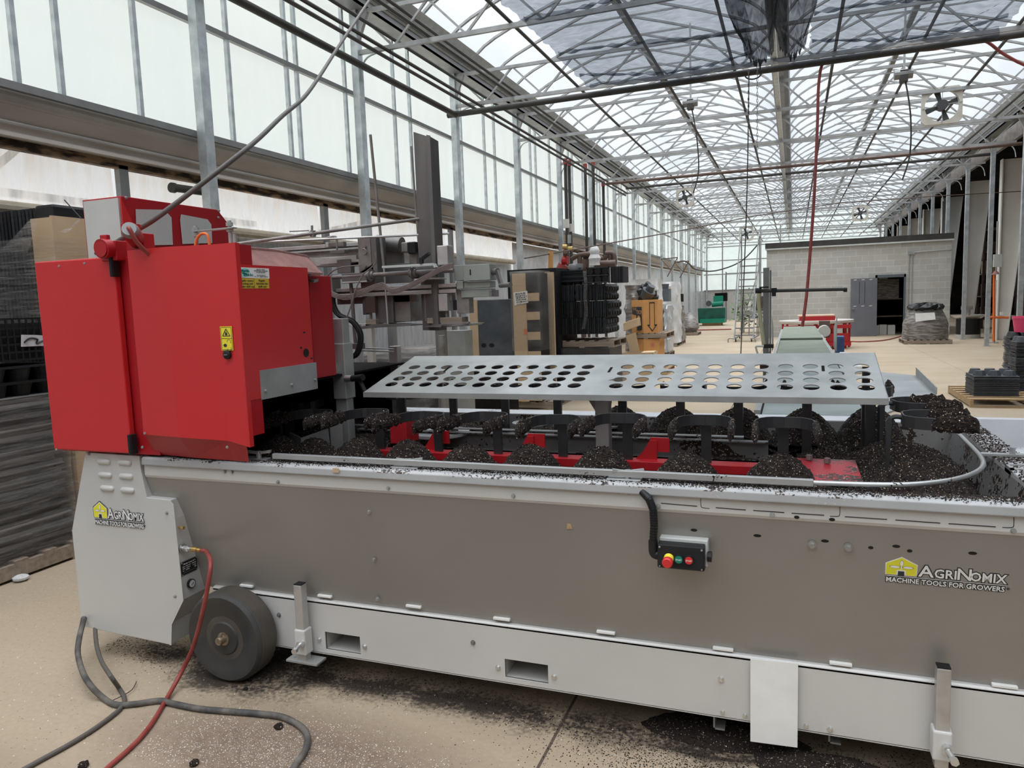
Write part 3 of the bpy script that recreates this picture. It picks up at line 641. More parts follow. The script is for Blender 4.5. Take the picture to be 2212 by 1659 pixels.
# inside the room, seen through the door
t = thing('shelf_unit', 'dark shelf just inside the open door of the block room', 'shelf', ((DX0+DX1)/2, BY+1.6, 0))
xm = (DX0+DX1)/2
for z in (.62, 1.25): obj('board', MB().box(xm-.55, xm+.65, BY+1.3, BY+1.9, z, z+.04), 'wood_old', t)
for dx in (-.52, .62): obj('upright', MB().box(xm+dx-.02, xm+dx+.02, BY+1.3, BY+1.9, 0, 2.0), 'dark_mid', t)
solo('plastic_sack', MB().box(xm-.28, xm+.42, BY+1.25, BY+1.75, 1.29, 2.0), 'tray_bag', 'dark glossy plastic covered sack on the upper shelf in the room', 'sack')
for i, (dx, m_) in enumerate(((-.40, 'white_box'), (-.15, 'white_box'), (.12, 'white_box'))):
    b_x = solo('paper_box', MB().box(xm+dx-.11, xm+dx+.13, BY+.6, BY+.95, 0, .36-.02*abs(i-1)), m_, ['small white carton on the floor inside the block room, leftmost', 'small white carton on the floor inside the block room, middle', 'small white carton on the floor inside the block room, rightmost'][i], 'carton', 'white cartons inside the block room')
solo('paper_box', MB().box(xm-.25, xm+.05, BY+1.25, BY+1.6, 2.01, 2.22), 'white_box', 'pale carton on top of the dark sack in the block room', 'carton')

# heating pipes
def tubeobj(name, pts, r, mat, label, cat, n=10, sm=4, group=None, parent=None):
    mb = MB().tube(pts, r, n, sm)
    return solo(name, mb, mat, label, cat, group, smooth=True)
pt = P(982, 247, X=-5.2)
tubeobj('black_pipe', [(-5.2, -5.3, pt.z), (-5.2, 5, pt.z), (-5.2, 10.9, pt.z), (-5.2, pt.y-.08, pt.z), (-5.12, pt.y, pt.z), (-4.9, pt.y, pt.z), (0, pt.y, pt.z+.03), (4.8, pt.y, pt.z+.05)], .046, 'pipe_dark', 'thick dark pipe running along the left wall then turning across the hall', 'pipe', 12, 3)
for i, (x, y) in enumerate(((620, 0), (655, 0), (716, 0))):
    q = P(x, y, X=-4.95+.02*i)
    tubeobj('heating_pipe', [(q.x, Y0, q.z), (q.x, 23.5+i*.2, q.z)], .024, 'pipe_dark', ['lowest thin heating pipe along the left eaves', 'middle thin heating pipe along the left eaves', 'highest thin heating pipe along the left eaves'][i], 'pipe', 8, 1, 'thin heating pipes')
q = P(838.6, 0, X=-4.7)
tubeobj('heating_pipe', [(q.x, Y0, q.z), (q.x, Y1, q.z)], .024, 'pipe_dark', 'thin dark pipe beside the left roof flashing', 'pipe', 8, 1)
for i, (px, py, Y, z2) in enumerate(((1352, 407, 23.6, 4.93), (1310, 397, 20.6, 5.0))):
    q = P(px, py, Y=Y)
    tubeobj('heating_pipe', [(q.x, Y, q.z), (0, Y, q.z+.02), (4.9, Y, q.z+.05)], .042, 'pipe_brown' if i else 'pipe_dark', ['dark cross pipe below the far trusses', 'brown cross pipe above it under the trusses'][i], 'pipe', 10, 1)
# vertical pipes on the left wall
for i, (px, yt, yb) in enumerate(((1221, 352, 560), (1229, 356, 560), (1264, 362, 545), (1281, 355, 545), (1303, 400, 552))):
    a = P(px, yt, X=-5.1); b = P(px, yb, Y=a.y)
    tubeobj('riser_pipe', [a, (a.x, a.y, 0)], .04, 'pipe_dark', ['first black riser pipe left of the stacked trays', 'second black riser pipe with white tag', 'third black riser pipe in front of a column', 'fourth black riser pipe, slim, with red top fitting', 'fifth black riser pipe, farthest right'][i], 'pipe', 10, 1, 'black riser pipes')
    solo('pipe_fitting', MB().cyl(a-V((0,0,.03)), a+V((0,0,.10)), .055, 10), 'hose_red', 'rusty red fitting on top of a black riser pipe', 'fitting', 'red fittings of the riser pipes')
q = P(1223, 483, X=-5.04)
solo('pipe_tag', MB().cyl(q+V((0,0,-.10)), q+V((0,0,.10)), .075, 12), 'white_box', 'white label sleeve wrapped around the first riser pipe', 'sleeve')
q = P(1234, 492, X=-5.02)
solo('pipe_tag', MB().cyl(q+V((0,0,-.09)), q+V((0,0,.09)), .065, 12), 'white_box', 'white label sleeve wrapped around the second riser pipe', 'sleeve')
# valve manifold above tray stacks
mf = thing('valve_manifold', 'brown heating manifold of thick pipes with red pump and valves', 'manifold', P(1240, 560, Y=15.2))
def pp(*l): return [P(x, y, Y=15.2+d) for x, y, d in l]
for pts, r in ((pp((1235,560,0),(1248,552,0),(1265,549,0),(1283,547,0),(1288,541,0)), .05), (pp((1262,560,.1),(1272,554,.1),(1290,556,.1),(1305,559,.1),(1308,550,.1)), .06), (pp((1288,571,-.1),(1330,569,-.1)), .075), (pp((1308,547,.2),(1322,547,.2),(1327,553,.2),(1328,572,.2)), .05), (pp((1252,552,0),(1253,590,0)), .05), (pp((1258,590,0),(1262,560,0)), .07), (pp((1318,550,.2),(1318,572,.2)), .045)):
    obj('manifold_pipe', MB().tube(pts, r, 10, 3), 'pipe_brown', mf, smooth=True)
obj('support_leg', MB().cyl((P(1258,590,Y=15.2).x, 15.2, 0), P(1258,585,Y=15.2), .06, 8), 'pipe_brown', mf)
obj('pump', MB().tube(pp((1212,585,-.1),(1218,572,-.1)), .12, 12, 1).tube(pp((1221,572,-.1),(1221,540,-.1)), .05, 10, 1), 'hose_red', mf, smooth=True)
obj('flange', MB().cyl(P(1215,563,Y=15.1), P(1227,563,Y=15.1), .09, 12), 'red_plain', mf)
for (x, y) in ((1220, 533), (1232, 537), (1222, 547)): obj('valve', MB().cyl(P(x-4, y, Y=15), P(x+5, y, Y=15), .05, 10), 'brass' if y < 540 else 'pipe_brown', mf)
obj('thermometer', MB().cyl(P(1230,525,Y=15), P(1230,507,Y=15), .04, 8), 'galv', mf)
solo('insulation_rag', MB().lathe(P(1285, 573, Y=14.9)-V((0,0,0)), [(.11,0),(.10,.06),(.13,.14),(.09,.22),(.11,.28),(.08,.36),(.03,.40)], 7), 'paper', 'pale crumpled insulation rag hanging on the manifold', 'rag', smooth=True)
solo('grey_motor', MB().lathe(P(1243, 581, Y=12.45), [(.12,-.02),(.13,.03),(.12,.07),(.08,.09)], 14).box(P(1234,572,Y=12.4).x, P(1256,572,Y=12.4).x, 12.35, 12.5, P(1240,579,Y=12.4).z, P(1240,570,Y=12.4).z), 'bar_grey', 'grey motor housing standing on the tray stack', 'motor', smooth=True)
solo('cardboard_tube', MB().cyl(P(1189, 590, Y=13), P(1190, 543, Y=13), .045, 12), 'orange_card', 'upright brown cardboard tube above the black boxes', 'tube')

# fans
def fan(px, py, Y, size, label):
    c = P(px, py, Y=Y); t = thing('circulation_fan', label, 'fan', c, 'square circulation fans')
    s = size/2; n = 28; mb = MB(); r = s*.86; fr_ = .03
    vs = []; q = []
    for i in range(n):
        a = 2*math.pi*i/n; ca, sa = math.cos(a), math.sin(a); k = s/max(abs(ca), abs(sa))
        q.append(((r*ca, r*sa), (k*ca, k*sa)))
    for yy in (-.05, .05): 
        for (ri, ro) in q: vs += [(c.x+ri[0], c.y+yy, c.z+ri[1]), (c.x+ro[0], c.y+yy, c.z+ro[1])]
    fs = []
    for i in range(n):
        j = (i+1)%n
        fs += [(2*i, 2*i+1, 2*j+1, 2*j), (2*n+2*i, 2*n+2*j, 2*n+2*j+1, 2*n+2*i+1), (2*i, 2*j, 2*n+2*j, 2*n+2*i), (2*i+1, 2*n+2*i+1, 2*n+2*j+1, 2*j+1)]
    mb.add(vs, fs); obj('fan_housing', mb, 'fan_frame', t)
    obj('motor', MB().cyl(c+V((0,-.11,0)), c+V((0,.05,0)), s*.28, 14), 'fan_blade', t, smooth=True)
    for k in range(4):
        a = math.radians(20+90*k); d = V((math.cos(a), 0, math.sin(a))); e_ = V((-math.sin(a), 0, math.cos(a)))
        m2 = MB(); m2.prism([c+d*s*.2-e_*s*.08, c+d*s*.8-e_*s*.2, c+d*s*.84+e_*s*.12, c+d*s*.2+e_*s*.08], V((0,.012,0)))
        obj('blade', m2, 'fan_blade', t)
    obj('grille', MB().bar(c+V((-s,-.06,-s*.1)), c+V((s,-.06,s*.1)), .008, .008).bar(c+V((0,-.06,-s)), c+V((0,-.06,s)), .008, .008), 'galv', t)
    for sx_ in (-.8, .8):
        obj('hanger_wire', MB().cyl((c.x+sx_*s, c.y, c.z+s), (c.x+sx_*s, c.y, 4.97), .006, 5), 'bar_grey', t)
fan(2034, 229, 14.97, .615, 'nearest square cream fan hanging at upper right')
fan(1480, 427, 21.03, .475, 'square cream fan hanging over the left half of the hall')
fan(1858, 461, 27.09, .48, 'small far square fan hanging above the block room')
fan(1612, 505, 39.21, .68, 'tiny farthest fan near the gable')
for i, (px, py, Y) in enumerate(((1492, 222, 14.2), (1953, 160, 13.4))):
    c = P(px, py, Y=Y)
    t = thing('vent_motor', ['grey vent motor under the left ridge', 'grey vent motor under the right ridge'][i], 'motor', c)
    obj('housing', MB().cyl(c-V((.14,0,0)), c+V((.12,0,0)), .075, 12), 'bar_grey', t); obj('gearbox', MB().box(c.x-.06, c.x+.05, c.y-.07, c.y+.07, c.z-.12, c.z+.05), 'pipe_dark', t)
    obj('hanger', MB().bar(c, (c.x, c.y, 6.5), .03, .02), 'galv', t)
    obj('control_cord', MB().tube([c, c+V((.1,0,-.6)), c+V((.12,.1,-1.2)), c+V((.02,.1,-1.6))], .012, 6), 'pipe_dark', t)

# shade net between the tubes, bunched at the middle
def net(x0, x1, y0, y1, z, sag, seed, name):
    rnd = random.Random(seed); g = []; nx, ny = 90, 110; ph = [rnd.uniform(0, 6.3) for _ in range(8)]
    for j in range(ny+1):
        y = y0+(y1-y0)*j/ny; row = []
        for i in range(nx+1):
            u = i/nx; x = x0+(x1-x0)*u
            v = ((y-y0) % 2.3)/2.3
            zz = z-sag*math.sin(math.pi*v)*(.25+.75*math.sin(math.pi*u)) 
            zz += .012*math.sin(x*17+ph[0]+3*math.sin(y*3))+.016*math.sin(x*7+y*9+ph[1])+.007*math.sin(x*41+y*13+ph[2])*(.4+abs(math.sin(y*1.4)))
            zz += -.05*max(0, (j/ny-.93)/.07)*math.sin(x*5+ph[3])**2
            row.append((x+.012*math.sin(y*22+ph[4]), y, zz))
        g.append(row)
    return MB().sheet(g)
ZN = 4.86
solo('shade_net', net(-2.93, -.52, 2.2, 11.35, ZN, .10, 1, ''), 'shade_net', 'black shade net spread under the roof, left half', 'shade net', 'black shade nets', smooth=True)
solo('shade_net', net(.18, 2.45, 2.2, 11.2, ZN, .10, 5, ''), 'shade_net', 'black shade net spread under the roof, right half', 'shade net', 'black shade nets', smooth=True)
def bunch(xc, w, y0, y1, seed):
    g = []; rnd = random.Random(seed); ph = [rnd.uniform(0, 6.3) for _ in range(4)]; n = 72
    for j in range(60):
        y = y0+(y1-y0)*j/59; k = 1.15+.25*math.sin(y*2.1+ph[0]); end = min(1, (y1-y)/.5+.25)
        row = []
        for i in range(n+1):
            u = i/n*2-1
            row.append((xc+u*w*k*(1-.25*(1-end)), y, ZN+.02-.34*k*(1-abs(u)**1.6)*end*(.65+.35*abs(math.sin(9*u+ph[1]+y*.9)))-.02*math.sin(31*u+y*4)))
        g.append(row)
    return MB().sheet(g)
solo('net_bundle', bunch(-.45, .21, 2.2, 11.1, 3), 'shade_net_dense', 'dark bunched fold of shade net hanging left of the middle beam', 'net bundle', smooth=True)
solo('net_bundle', bunch(-.03, .20, 2.2, 11.0, 8), 'shade_net_dense', 'dark bunched fold of shade net hanging right of the middle beam', 'net bundle', smooth=True)
for nt_, xa_, xb_ in ((D.objects['shade_net'], -2.85, -.55), (D.objects['shade_net.001'], .2, 2.35)):
    for kk, (yy, ww) in enumerate(((6.3, .10), (8.1, .12), (9.6, .10), (10.7, .09))):
        gg = []
        for j in range(5):
            gg.append([(xa_+(xb_-xa_)*i/80, yy+ww*(j/4-.5)*(.6+.5*math.sin(i*.13+kk))+.16*math.sin(i*.055+kk*1.7)+.02*math.sin(i*.9+j), ZN-.05-.05*math.sin(math.pi*i/80)-.03*math.sin(math.pi*j/4)-.01*math.sin(i*.7+j)) for i in range(81)])
        obj('fold', MB().sheet(gg), 'shade_net', nt_, smooth=True)
g = []
for j in range(7):
    row = []
    for i in range(121):
        u = i/120; x = -2.9+5.3*u; dr = .10+.05*math.sin(x*3.1)+.03*math.sin(x*7.7+1)
        row.append((x, 11.32+.02*math.sin(x*19+j)-.03*math.sin(math.pi*j/6), ZN+.01-dr*j/6-.012*math.sin(x*31+j*1.3)))
    g.append(row)
solo('net_hem', MB().sheet(g), 'shade_net', 'wavy dark hem of the shade net hanging along the cross pipe', 'net hem', smooth=True)
# chains, hose, wires
def chain(px, y0, y1, Y, label):
    a = P(px, y0, Y=Y); b = P(px, y1, Y=Y); n = int((a.z-b.z)/.045); t = MB()
    for i in range(n):
        z = a.z-(a.z-b.z)*(i+.5)/n; rot = i%2
        pts = []
        for k in range(9):
            an = 2*math.pi*k/8; q = V((.010*math.cos(an), 0, .028*math.sin(an)))
            if rot: q = V((0, q.x, q.z))
            pts.append(V((a.x, a.y, z))+q)
        t.tube(pts, .0035, 4, 0)
    solo('hanging_chain', t, 'bar_grey', label, 'chain', 'chains hanging from the dark cross pipe')
chain(1617, 150, 285, 11.3, 'left of two thin chains hanging from the cross pipe')
chain(1636, 140, 338, 11.3, 'right longer one of two thin chains hanging from the cross pipe')
c = P(1627, 155, Y=11.35)
solo('wire_loop', MB().tube([c+V((.11*math.cos(a), 0, .07*math.sin(a)-.03)) for a in [math.pi+q*math.pi/8 for q in range(9)]], .01, 6, 2), 'pipe_dark', 'black wire loops slung under the cross pipe', 'wire')
tubeobj('thin_cable', [P(1618, 160, Y=11.3), P(1614, 400, Y=11.4), P(1607, 600, Y=11.5), P(1600, 772, Y=11.6)], .008, 'pipe_dark', 'thin black cable hanging to the conveyor', 'cable', 6)
tubeobj('red_air_hose', [P(1790, 134, Y=11.5), P(1775, 142, Y=11.45), P(1768, 190, Y=11.4), P(1766, 260, Y=11.3), P(1760, 400, Y=11), P(1752, 520, Y=10.8), P(1742, 640, Y=10.6), P(1733, 705, Y=10.5)], .021, 'hose_red', 'red air hose hanging down to the green conveyor', 'hose', 8)
tubeobj('red_air_hose', [P(1960, 110, Y=11.6), P(2020, 106, Y=11.6), P(2080, 92, Y=11.55), P(2110, 86, Y=11.5), P(2135, 92, Y=11.5), P(2170, 118, Y=11.5), P(2230, 145, Y=11.5), P(2300, 140, Y=11.5)], .020, 'hose_red', 'red air hose draped over the cross pipe at upper right', 'hose', 8)
tubeobj('steel_rod', [P(1133, 558, Y=12.3), P(1460, 500, Y=17), P(1800, 440, Y=22), P(2212, 413, Y=25)], .012, 'pipe_brown', 'long thin brown cable crossing the hall from the gantry', 'cable', 6, 2)
tubeobj('overhead_cable', [P(200, 552, Y=2.95), P(232, 535, Y=2.85), P(290, 500, Y=2.75), P(350, 462, Y=2.75), P(500, 347, Y=3.0), P(560, 298, Y=3.3), P(610, 250, Y=3.7), P(655, 212, Y=4.1), P(690, 165, Y=4.6), P(735, 95, Y=5.3), P(795, 5, Y=6.2), P(830, -50, Y=6.8)], .0125, 'cable_clean', 'thick grey power cable rising from the red cabinet to the roof', 'cable', 10)
# ================================================================== THE POTTING MACHINE
MX0, MX1 = -2.66, 1.9
pm = thing('potting_machine', 'long grey and red potting machine filled with dark soil across the foreground', 'machine', (-.6, 3.2, 0))
def pt(name, mb, mat, par=pm, **k): return obj(name, mb, mat, par, **k)
def bolt(p, n=(0,-1,0), r=.011, par=pm, mat='galv', name='bolt', h=.009):
    p = V(p); n = V(n).normalized(); r = r*.72 if r > .0045 else r
    return obj(name, MB().cyl(p, p+n*.002, r*1.45, 12).cyl(p+n*.002, p+n*h, r, 6), mat, par)
# hopper front: lip, bend, slanted panel
YF = 2.45
def yslant(z): return 2.470+(.902-z)*(.125/.53)
XB = P(306, 1000, Y=YF).x
rim = MB().prism([(XB, 2.535, 1.0), (XB, 2.46, 1.0), (XB, 2.45, .992), (XB, 2.447, .966), (XB, 2.452, .962), (XB, 2.456, .988), (XB, 2.535, .994)], (MX1-XB, 0, 0))
hop = pt('front_rim', rim, 'rim_paint', bev=.003)
XH = P(318, 1045, Y=2.47).x
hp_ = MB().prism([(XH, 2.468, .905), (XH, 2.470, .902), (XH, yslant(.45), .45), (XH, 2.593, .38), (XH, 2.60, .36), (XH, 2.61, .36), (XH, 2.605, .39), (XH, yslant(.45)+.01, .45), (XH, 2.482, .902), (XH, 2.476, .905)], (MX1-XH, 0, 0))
pt('hopper_band', MB().prism([(XH, 2.462, .99), (XH, 2.462, .915), (XH, 2.468, .904), (XH, 2.478, .904), (XH, 2.472, .917), (XH, 2.472, .99)], (MX1-XH, 0, 0)), 'grey_paint')
hopper = pt('hopper_panel', hp_, 'grey_paint_shaded')
# base frame with fork pockets
FY = 2.575; ZB0, ZB1 = .135, .368
BX = P(462, 1300, Y=FY).x
def fx(px, py=1400): return P(px, py, Y=FY).x
pk = [(fx(703, 1385), fx(778, 1390), P(740, 1408, Y=FY).z, P(740, 1370, Y=FY).z), (fx(1091, 1448), fx(1184, 1455), P(1137, 1470, Y=FY).z, P(1137, 1430, Y=FY).z)]
fb = MB(); xs = [BX]+[q for k in pk for q in k[:2]]+[MX1]
fb.box(BX, pk[0][0], FY, FY+.01, ZB0, ZB1).box(pk[0][1], pk[1][0], FY, FY+.01, ZB0, ZB1).box(pk[1][1], MX1, FY, FY+.01, ZB0, ZB1)
for k in pk: fb.box(k[0], k[1], FY, FY+.01, ZB0, k[2]).box(k[0], k[1], FY, FY+.01, k[3], ZB1)
base = pt('base_frame', fb, 'grey_paint')
obj('top_fold', MB().prism([(BX, FY, ZB1), (BX, FY+.006, ZB1+.007), (BX, 2.62, ZB1+.007), (BX, 2.62, ZB1-.01), (BX, FY, ZB1-.01)], (MX1-BX, 0, 0)), 'grey_paint', base, bev=.002)
obj('lower_fold', MB().box(BX, MX1, FY, FY+.06, ZB0-.004, ZB0+.002), 'grey_paint', base)
for i, k in enumerate(pk):
    t_ = MB()
    for (a0, a1, b0, b1) in ((k[0]-.004, k[0], k[2]-.004, k[3]+.004), (k[1], k[1]+.004, k[2]-.004, k[3]+.004), (k[0], k[1], k[2]-.004, k[2]), (k[0], k[1], k[3], k[3]+.004)):
        t_.box(a0, a1, FY+.005, 3.9, b0, b1)
    obj('fork_pocket', t_, 'gutter_light', base)
pt('rear_frame', MB().box(BX, MX1, 3.93, 3.99, ZB0, ZB1).box(-2.6, -2.5, 2.7, 3.95, ZB0+.02, ZB1-.02).box(MX1-.1, MX1, 2.62, 3.95, ZB0, ZB1), 'grey_paint')
# weld tabs along the seam
for px, py in ((533, 1265), (702, 1287), (894, 1309), (1084, 1336), (1309, 1365), (1562, 1401), (1816, 1433), (2170, 1481)):
    q = P(px, py, Y=2.585)
    pt('weld_tab', MB().box(q.x-.035, q.x+.035, 2.577, 2.592, q.z-.006, q.z+.004), 'white', bev=.002)
# hopper screws
for px, py in ((486, 1018.5), (502, 1019), (601, 1041), (839, 1054), (881, 1035), (903, 1036), (1109, 1071), (1336, 1062), (1358, 1064), (1422, 1093), (1668, 1112), (2189, 1147)):
    Y_ = 2.462
    q = P(px, py, Y=Y_); bolt(q, r=.008)
for px, py in ((798, 1105), (809, 1208), (816, 1293)):
    q = P(px, py, Y=2.50); q = P(px, py, Y=yslant(q.z)); bolt(q+V((0,-.001,0)), n=(0,-.973,-.229), r=.009)
for px, py, r in ((1754, 1175, .013), (1832, 1181, .013)):
    q = P(px, py, Y=2.50); q = P(px, py, Y=yslant(q.z)-.001); bolt(q+V((0,-.002,0)), n=(0,-.973,-.229), r=r, h=.014)
for px, py, w_ in ((1499, 1145, .016), (1636, 1157, .018), (1782, 1168.5, .017), (1881, 1183, .011), (1936, 1180, .016), (1965, 1190, .011), (2101, 1195, .017), (1721, 1116, .012), (1797, 1121, .013)):
    q = P(px, py, Y=2.50); q = P(px, py, Y=yslant(min(q.z, .905))-.0008)
    pt('slot', MB().prism([V((q.x+w_*.7*math.cos(a), yslant(min(q.z+.0055*math.sin(a), .9))-.0006 if q.z < .905 else 2.4612, q.z+.0055*math.sin(a))) for a in [k*math.pi/6 for k in range(12)]], (0, .0003, 0)), 'dark_void')
# scored slits on the upper band
for x0_, y0_, x1_, y1_ in ((1428, 1087, 1506, 1093.5), (1546, 1096.5, 1611, 1101.5), (1627, 1102.5, 1694, 1107), (1710, 1108.5, 1780, 1113), (1825, 1116, 1916, 1122), (1934, 1123, 2031, 1130), (2049, 1131, 2151, 1138)):
    a = P(x0_, y0_, Y=2.4615); b = P(x1_, y1_, Y=2.4615)
    pt('scored_slit', MB().bar(a, b, .002, .0022), 'dark_void')
for x_, yt_, yb_, d_ in ((1514, 1073, 1095, 1), (1814, 1093, 1114, -1), (2190, 1114, 1138, -1)):
    a = P(x_, yt_, Y=2.4615); b = P(x_, yb_-3, Y=2.4615)
    pt('scored_slit', MB().tube([a, b, b+V((.006*d_, 0, -.007)), b+V((.028*d_, 0, -.008))], .0011, 4, 2), 'dark_void')
# frame bolts
for px, py, r in ((603, 1328, .010), (1022, 1388, .010), (1557, 1467, .011), (690, 1381.5, .011), (788, 1397, .011), (1076, 1442, .011), (1197, 1462, .011), (1561, 1538, .008), (1609, 1545, .008), (1741, 1567, .008), (1793, 1575, .009)):
    bolt(P(px, py, Y=FY), r=r, par=base, mat='dirty_steel' if r == .010 else 'steel_bright')
# hanging bottom brackets
for px, py in ((1553, 1560), (1803, 1590)):
    q = P(px, py, Y=2.62); pt('under_bracket', MB().box(q.x-.02, q.x-.014, 2.62, 2.68, q.z-.03, .14).box(q.x-.02, q.x+.02, 2.62, 2.68, q.z-.03, q.z-.024), 'galv')
# bare aluminium plate hung on the frame
a, b, c, d = [P(x, y, Y=2.555) for x, y in ((1621, 1424), (1724, 1434), (1722, 1615), (1617, 1601))]
pt('hanging_plate', MB().prism([V((a.x, 2.555, a.z)), V((b.x, 2.555, b.z)), V((b.x, 2.555, c.z)), V((a.x, 2.555, d.z))], (0, .006, 0)), 'white', label='blank white metal plate')
# levelling jacks
def jack(px, ptop, psl, pbot, foot, wood):
    q = P(px, (psl+pbot)/2, Y=2.53); zt = P(px, ptop, Y=2.53).z; zs = P(px, psl, Y=2.53).z; zb = P(px, pbot, Y=2.53).z
    j = pt('jack', MB().box(q.x-.028, q.x+.028, 2.505, 2.56, zb, zs), 'grey_paint', bev=.006)
    obj('jack_post', MB().box(q.x-.02, q.x+.02, 2.513, 2.552, max(zb-.03, .02), zt), 'alu', j, bev=.003)
    obj('post_cap', MB().box(q.x-.019, q.x+.019, 2.515, 2.55, zt, zt+.004), 'black_plastic', j)
    obj('clamp_bolt', MB().cyl((q.x+.012, 2.505, (zs+zb)/2), (q.x+.012, 2.485, (zs+zb)/2), .016, 12).cyl((q.x+.012, 2.485, (zs+zb)/2), (q.x+.02, 2.445, (zs+zb)/2-.004), .010, 10).cyl((q.x+.02, 2.45, (zs+zb)/2-.004), (q.x+.022, 2.435, (zs+zb)/2-.004), .013, 6), 'steel_bright', j)
    f_ = MB()
    z0 = .03 if wood else max(zb-.036, .01)
    f_.box(q.x-.075, q.x+.085, 2.50, 2.57, z0-.0, z0+.010)
    for dx in (-.05, .055): f_.cyl((q.x+dx, 2.53, z0+.01), (q.x+dx, 2.53, z0+.0125), .006, 8)
    obj('foot_plate', f_, 'galv', j, bev=.002)
    return q
q = jack(655, 1263, 1357, 1410, 0, False)
q = jack(2033, 1440, 1573, 1636, 0, True)
solo('wood_block', MB().prism([(q.x-.13, 2.46, 0), (q.x+.14, 2.44, 0), (q.x+.15, 2.58, 0), (q.x-.12, 2.60, 0)], (0, 0, .029)), 'wood_old', 'old worn wooden block under the right jack foot', 'wood block', bev=.003)
# wheel
wc = V((P(478, 1384, Y=2.44).x+.01, 2.44, .203)); R_ = .203
wh = pt('wheel', MB().lathe((wc.x, 2.44, wc.z), [(.03, .004), (.07, .004), (.078, .012), (.145, .006), (.158, 0), (.188, -.002), (.197, .006), (R_, .016), (R_, .105), (.197, .115), (.0, .115)], 56, 'y'), 'rubber', smooth=True)
obj('tread', MB().lathe((wc.x, 2.44, wc.z), [(.1975, .010), (R_+.0015, .018), (R_+.0015, .104), (.197, .112)], 56, 'y'), 'rubber_tread', wh, smooth=True)
obj('hub', MB().lathe((wc.x, 2.44, wc.z), [(0, -.030), (.016, -.030), (.018, -.026), (.018, 0), (.030, 0), (.030, .006), (.034, .01)], 20, 'y').cyl((wc.x+.004, 2.425, wc.z+.02), (wc.x+.006, 2.425, wc.z+.034), .005, 8), 'hub', wh, smooth=True)
pt('axle', MB().cyl((wc.x, 2.5, wc.z), (wc.x, 2.75, wc.z), .02, 12), 'dirty_steel')

# grey side cabinet
CY = 2.458
def cp(x, y): q = P(x, y, Y=CY); return V((q.x, CY, q.z))
poly = [cp(*p) for p in ((184, 977), (300, 985), (303, 1012), (317, 1075), (368, 1080), (378, 1120), (392, 1297), (367, 1348), (367, 1393), (176, 1353), (171, 1300), (155, 1146))]
cab = pt('side_cabinet', MB().prism(poly, (0, .16, 0)), 'grey_paint', bev=.003)
obj('door_edge', MB().prism([cp(370, 1083), cp(376, 1090), cp(397, 1297), cp(372, 1349), cp(371, 1393), cp(367, 1393), cp(367.5, 1348), cp(392, 1297), cp(371, 1095)], (0, -.003, 0)), 'grey_paint', cab)
for (x, y) in ((225, 997), (270, 999), (228, 1026), (273, 1029), (232, 1055), (276, 1059)):
    q = cp(x, y); w_ = .054; hh = .013
    obj('louvre', MB().lathe((q.x, CY+.002, q.z), [(.004, -.042), (.010, -.039), (.0145, -.030), (.0145, .030), (.010, .039), (.004, .042)], 20, 'x'), 'grey_paint', cab, smooth=True)
for (x, y) in ((361, 1108), (379, 1288), (180, 1353), (193, 980)): bolt(cp(x, y), r=.007, par=cab)
SX = cp(385, 1200).x+.012  # side face plane
sx0 = [q.x for q in poly]
def sd(x, y): return P(x, y, X=max(cp(385, 1160).x, cp(385, 1160).x))
def onside(x, y, lift=.003):
    """point on the slightly raking right side of the cabinet"""
    z0 = P(x, y, X=cp(384, 1200).x).z
    top, bot = cp(378, 1120), cp(392, 1297); k = (z0-bot.z)/(top.z-bot.z); X_ = bot.x+(top.x-bot.x)*k+lift
    return P(x, y, X=X_)
def sbasis():
    top, bot = cp(378, 1120), cp(392, 1297); return V((0, 1, 0)), (top-bot).normalized()
uy_, uz_ = sbasis(); un_ = uy_.cross(uz_).normalized()
# coupling + nameplate + gauge
q = onside(394, 1184); cpl = obj('air_coupling', MB().cyl(q, q+un_*.006, .022, 16).cyl(q, q+un_*.05, .010, 10).cyl(q+un_*.012, q+un_*.04, .014, 6), 'steel_bright', cab)
q = onside(386, 1139); obj('small_nipple', MB().cyl(q, q+un_*.02, .005, 8).cyl(q+un_*.02, q+un_*.03, .008, 8), 'brass', cab)
npo = onside(393, 1246)
npt = P(391, 1217, X=npo.x+.002)
nw, nh = .095, .062
o_ = onside(392.5, 1245, .004)
pl_ = MB().prism([o_, o_+uy_*nw, o_+uy_*nw+uz_*nh, o_+uz_*nh], un_*.0015)
npl = obj('nameplate', pl_, 'black_plastic', cab)
for s_, dx, dz, w_, h_ in (('Martin Stolze B.V.', .012, .048, .072, .0085), ('type  3030-007   1000 kg', .006, .038, .08, .0055), ('date  3.2018      6 bar', .006, .029, .08, .0055), ('nr.    37007', .006, .020, .04, .0055), ('CE', .075, .018, .012, .009), ('- - - - - - - -', .012, .010, .068, .005)):
    text('plate_text', s_, 'white', o_+uy_*dx+uz_*dz+un_*.002, uy_, uz_, h_, cab, width=w_)
for dy_, dz_ in ((.004, .004), (nw-.004, .004), (.004, nh-.004), (nw-.004, nh-.004)): bolt(o_+uy_*dy_+uz_*dz_+un_*.0015, un_, .002, cab, h=.003, name='rivet')
q = onside(411, 1260, .002); ga = obj('pressure_gauge', MB().cyl(q, q+un_*.012, .021, 24), 'black_plastic', cab)
obj('gauge_face', MB().cyl(q+un_*.012, q+un_*.0135, .0165, 24), 'paper', cab)
obj('gauge_needle', MB().bar(q+un_*.0145-uy_*.008-uz_*.003, q+un_*.0145+uy_*.008+uz_*.004, .002, .001), 'ink', cab)

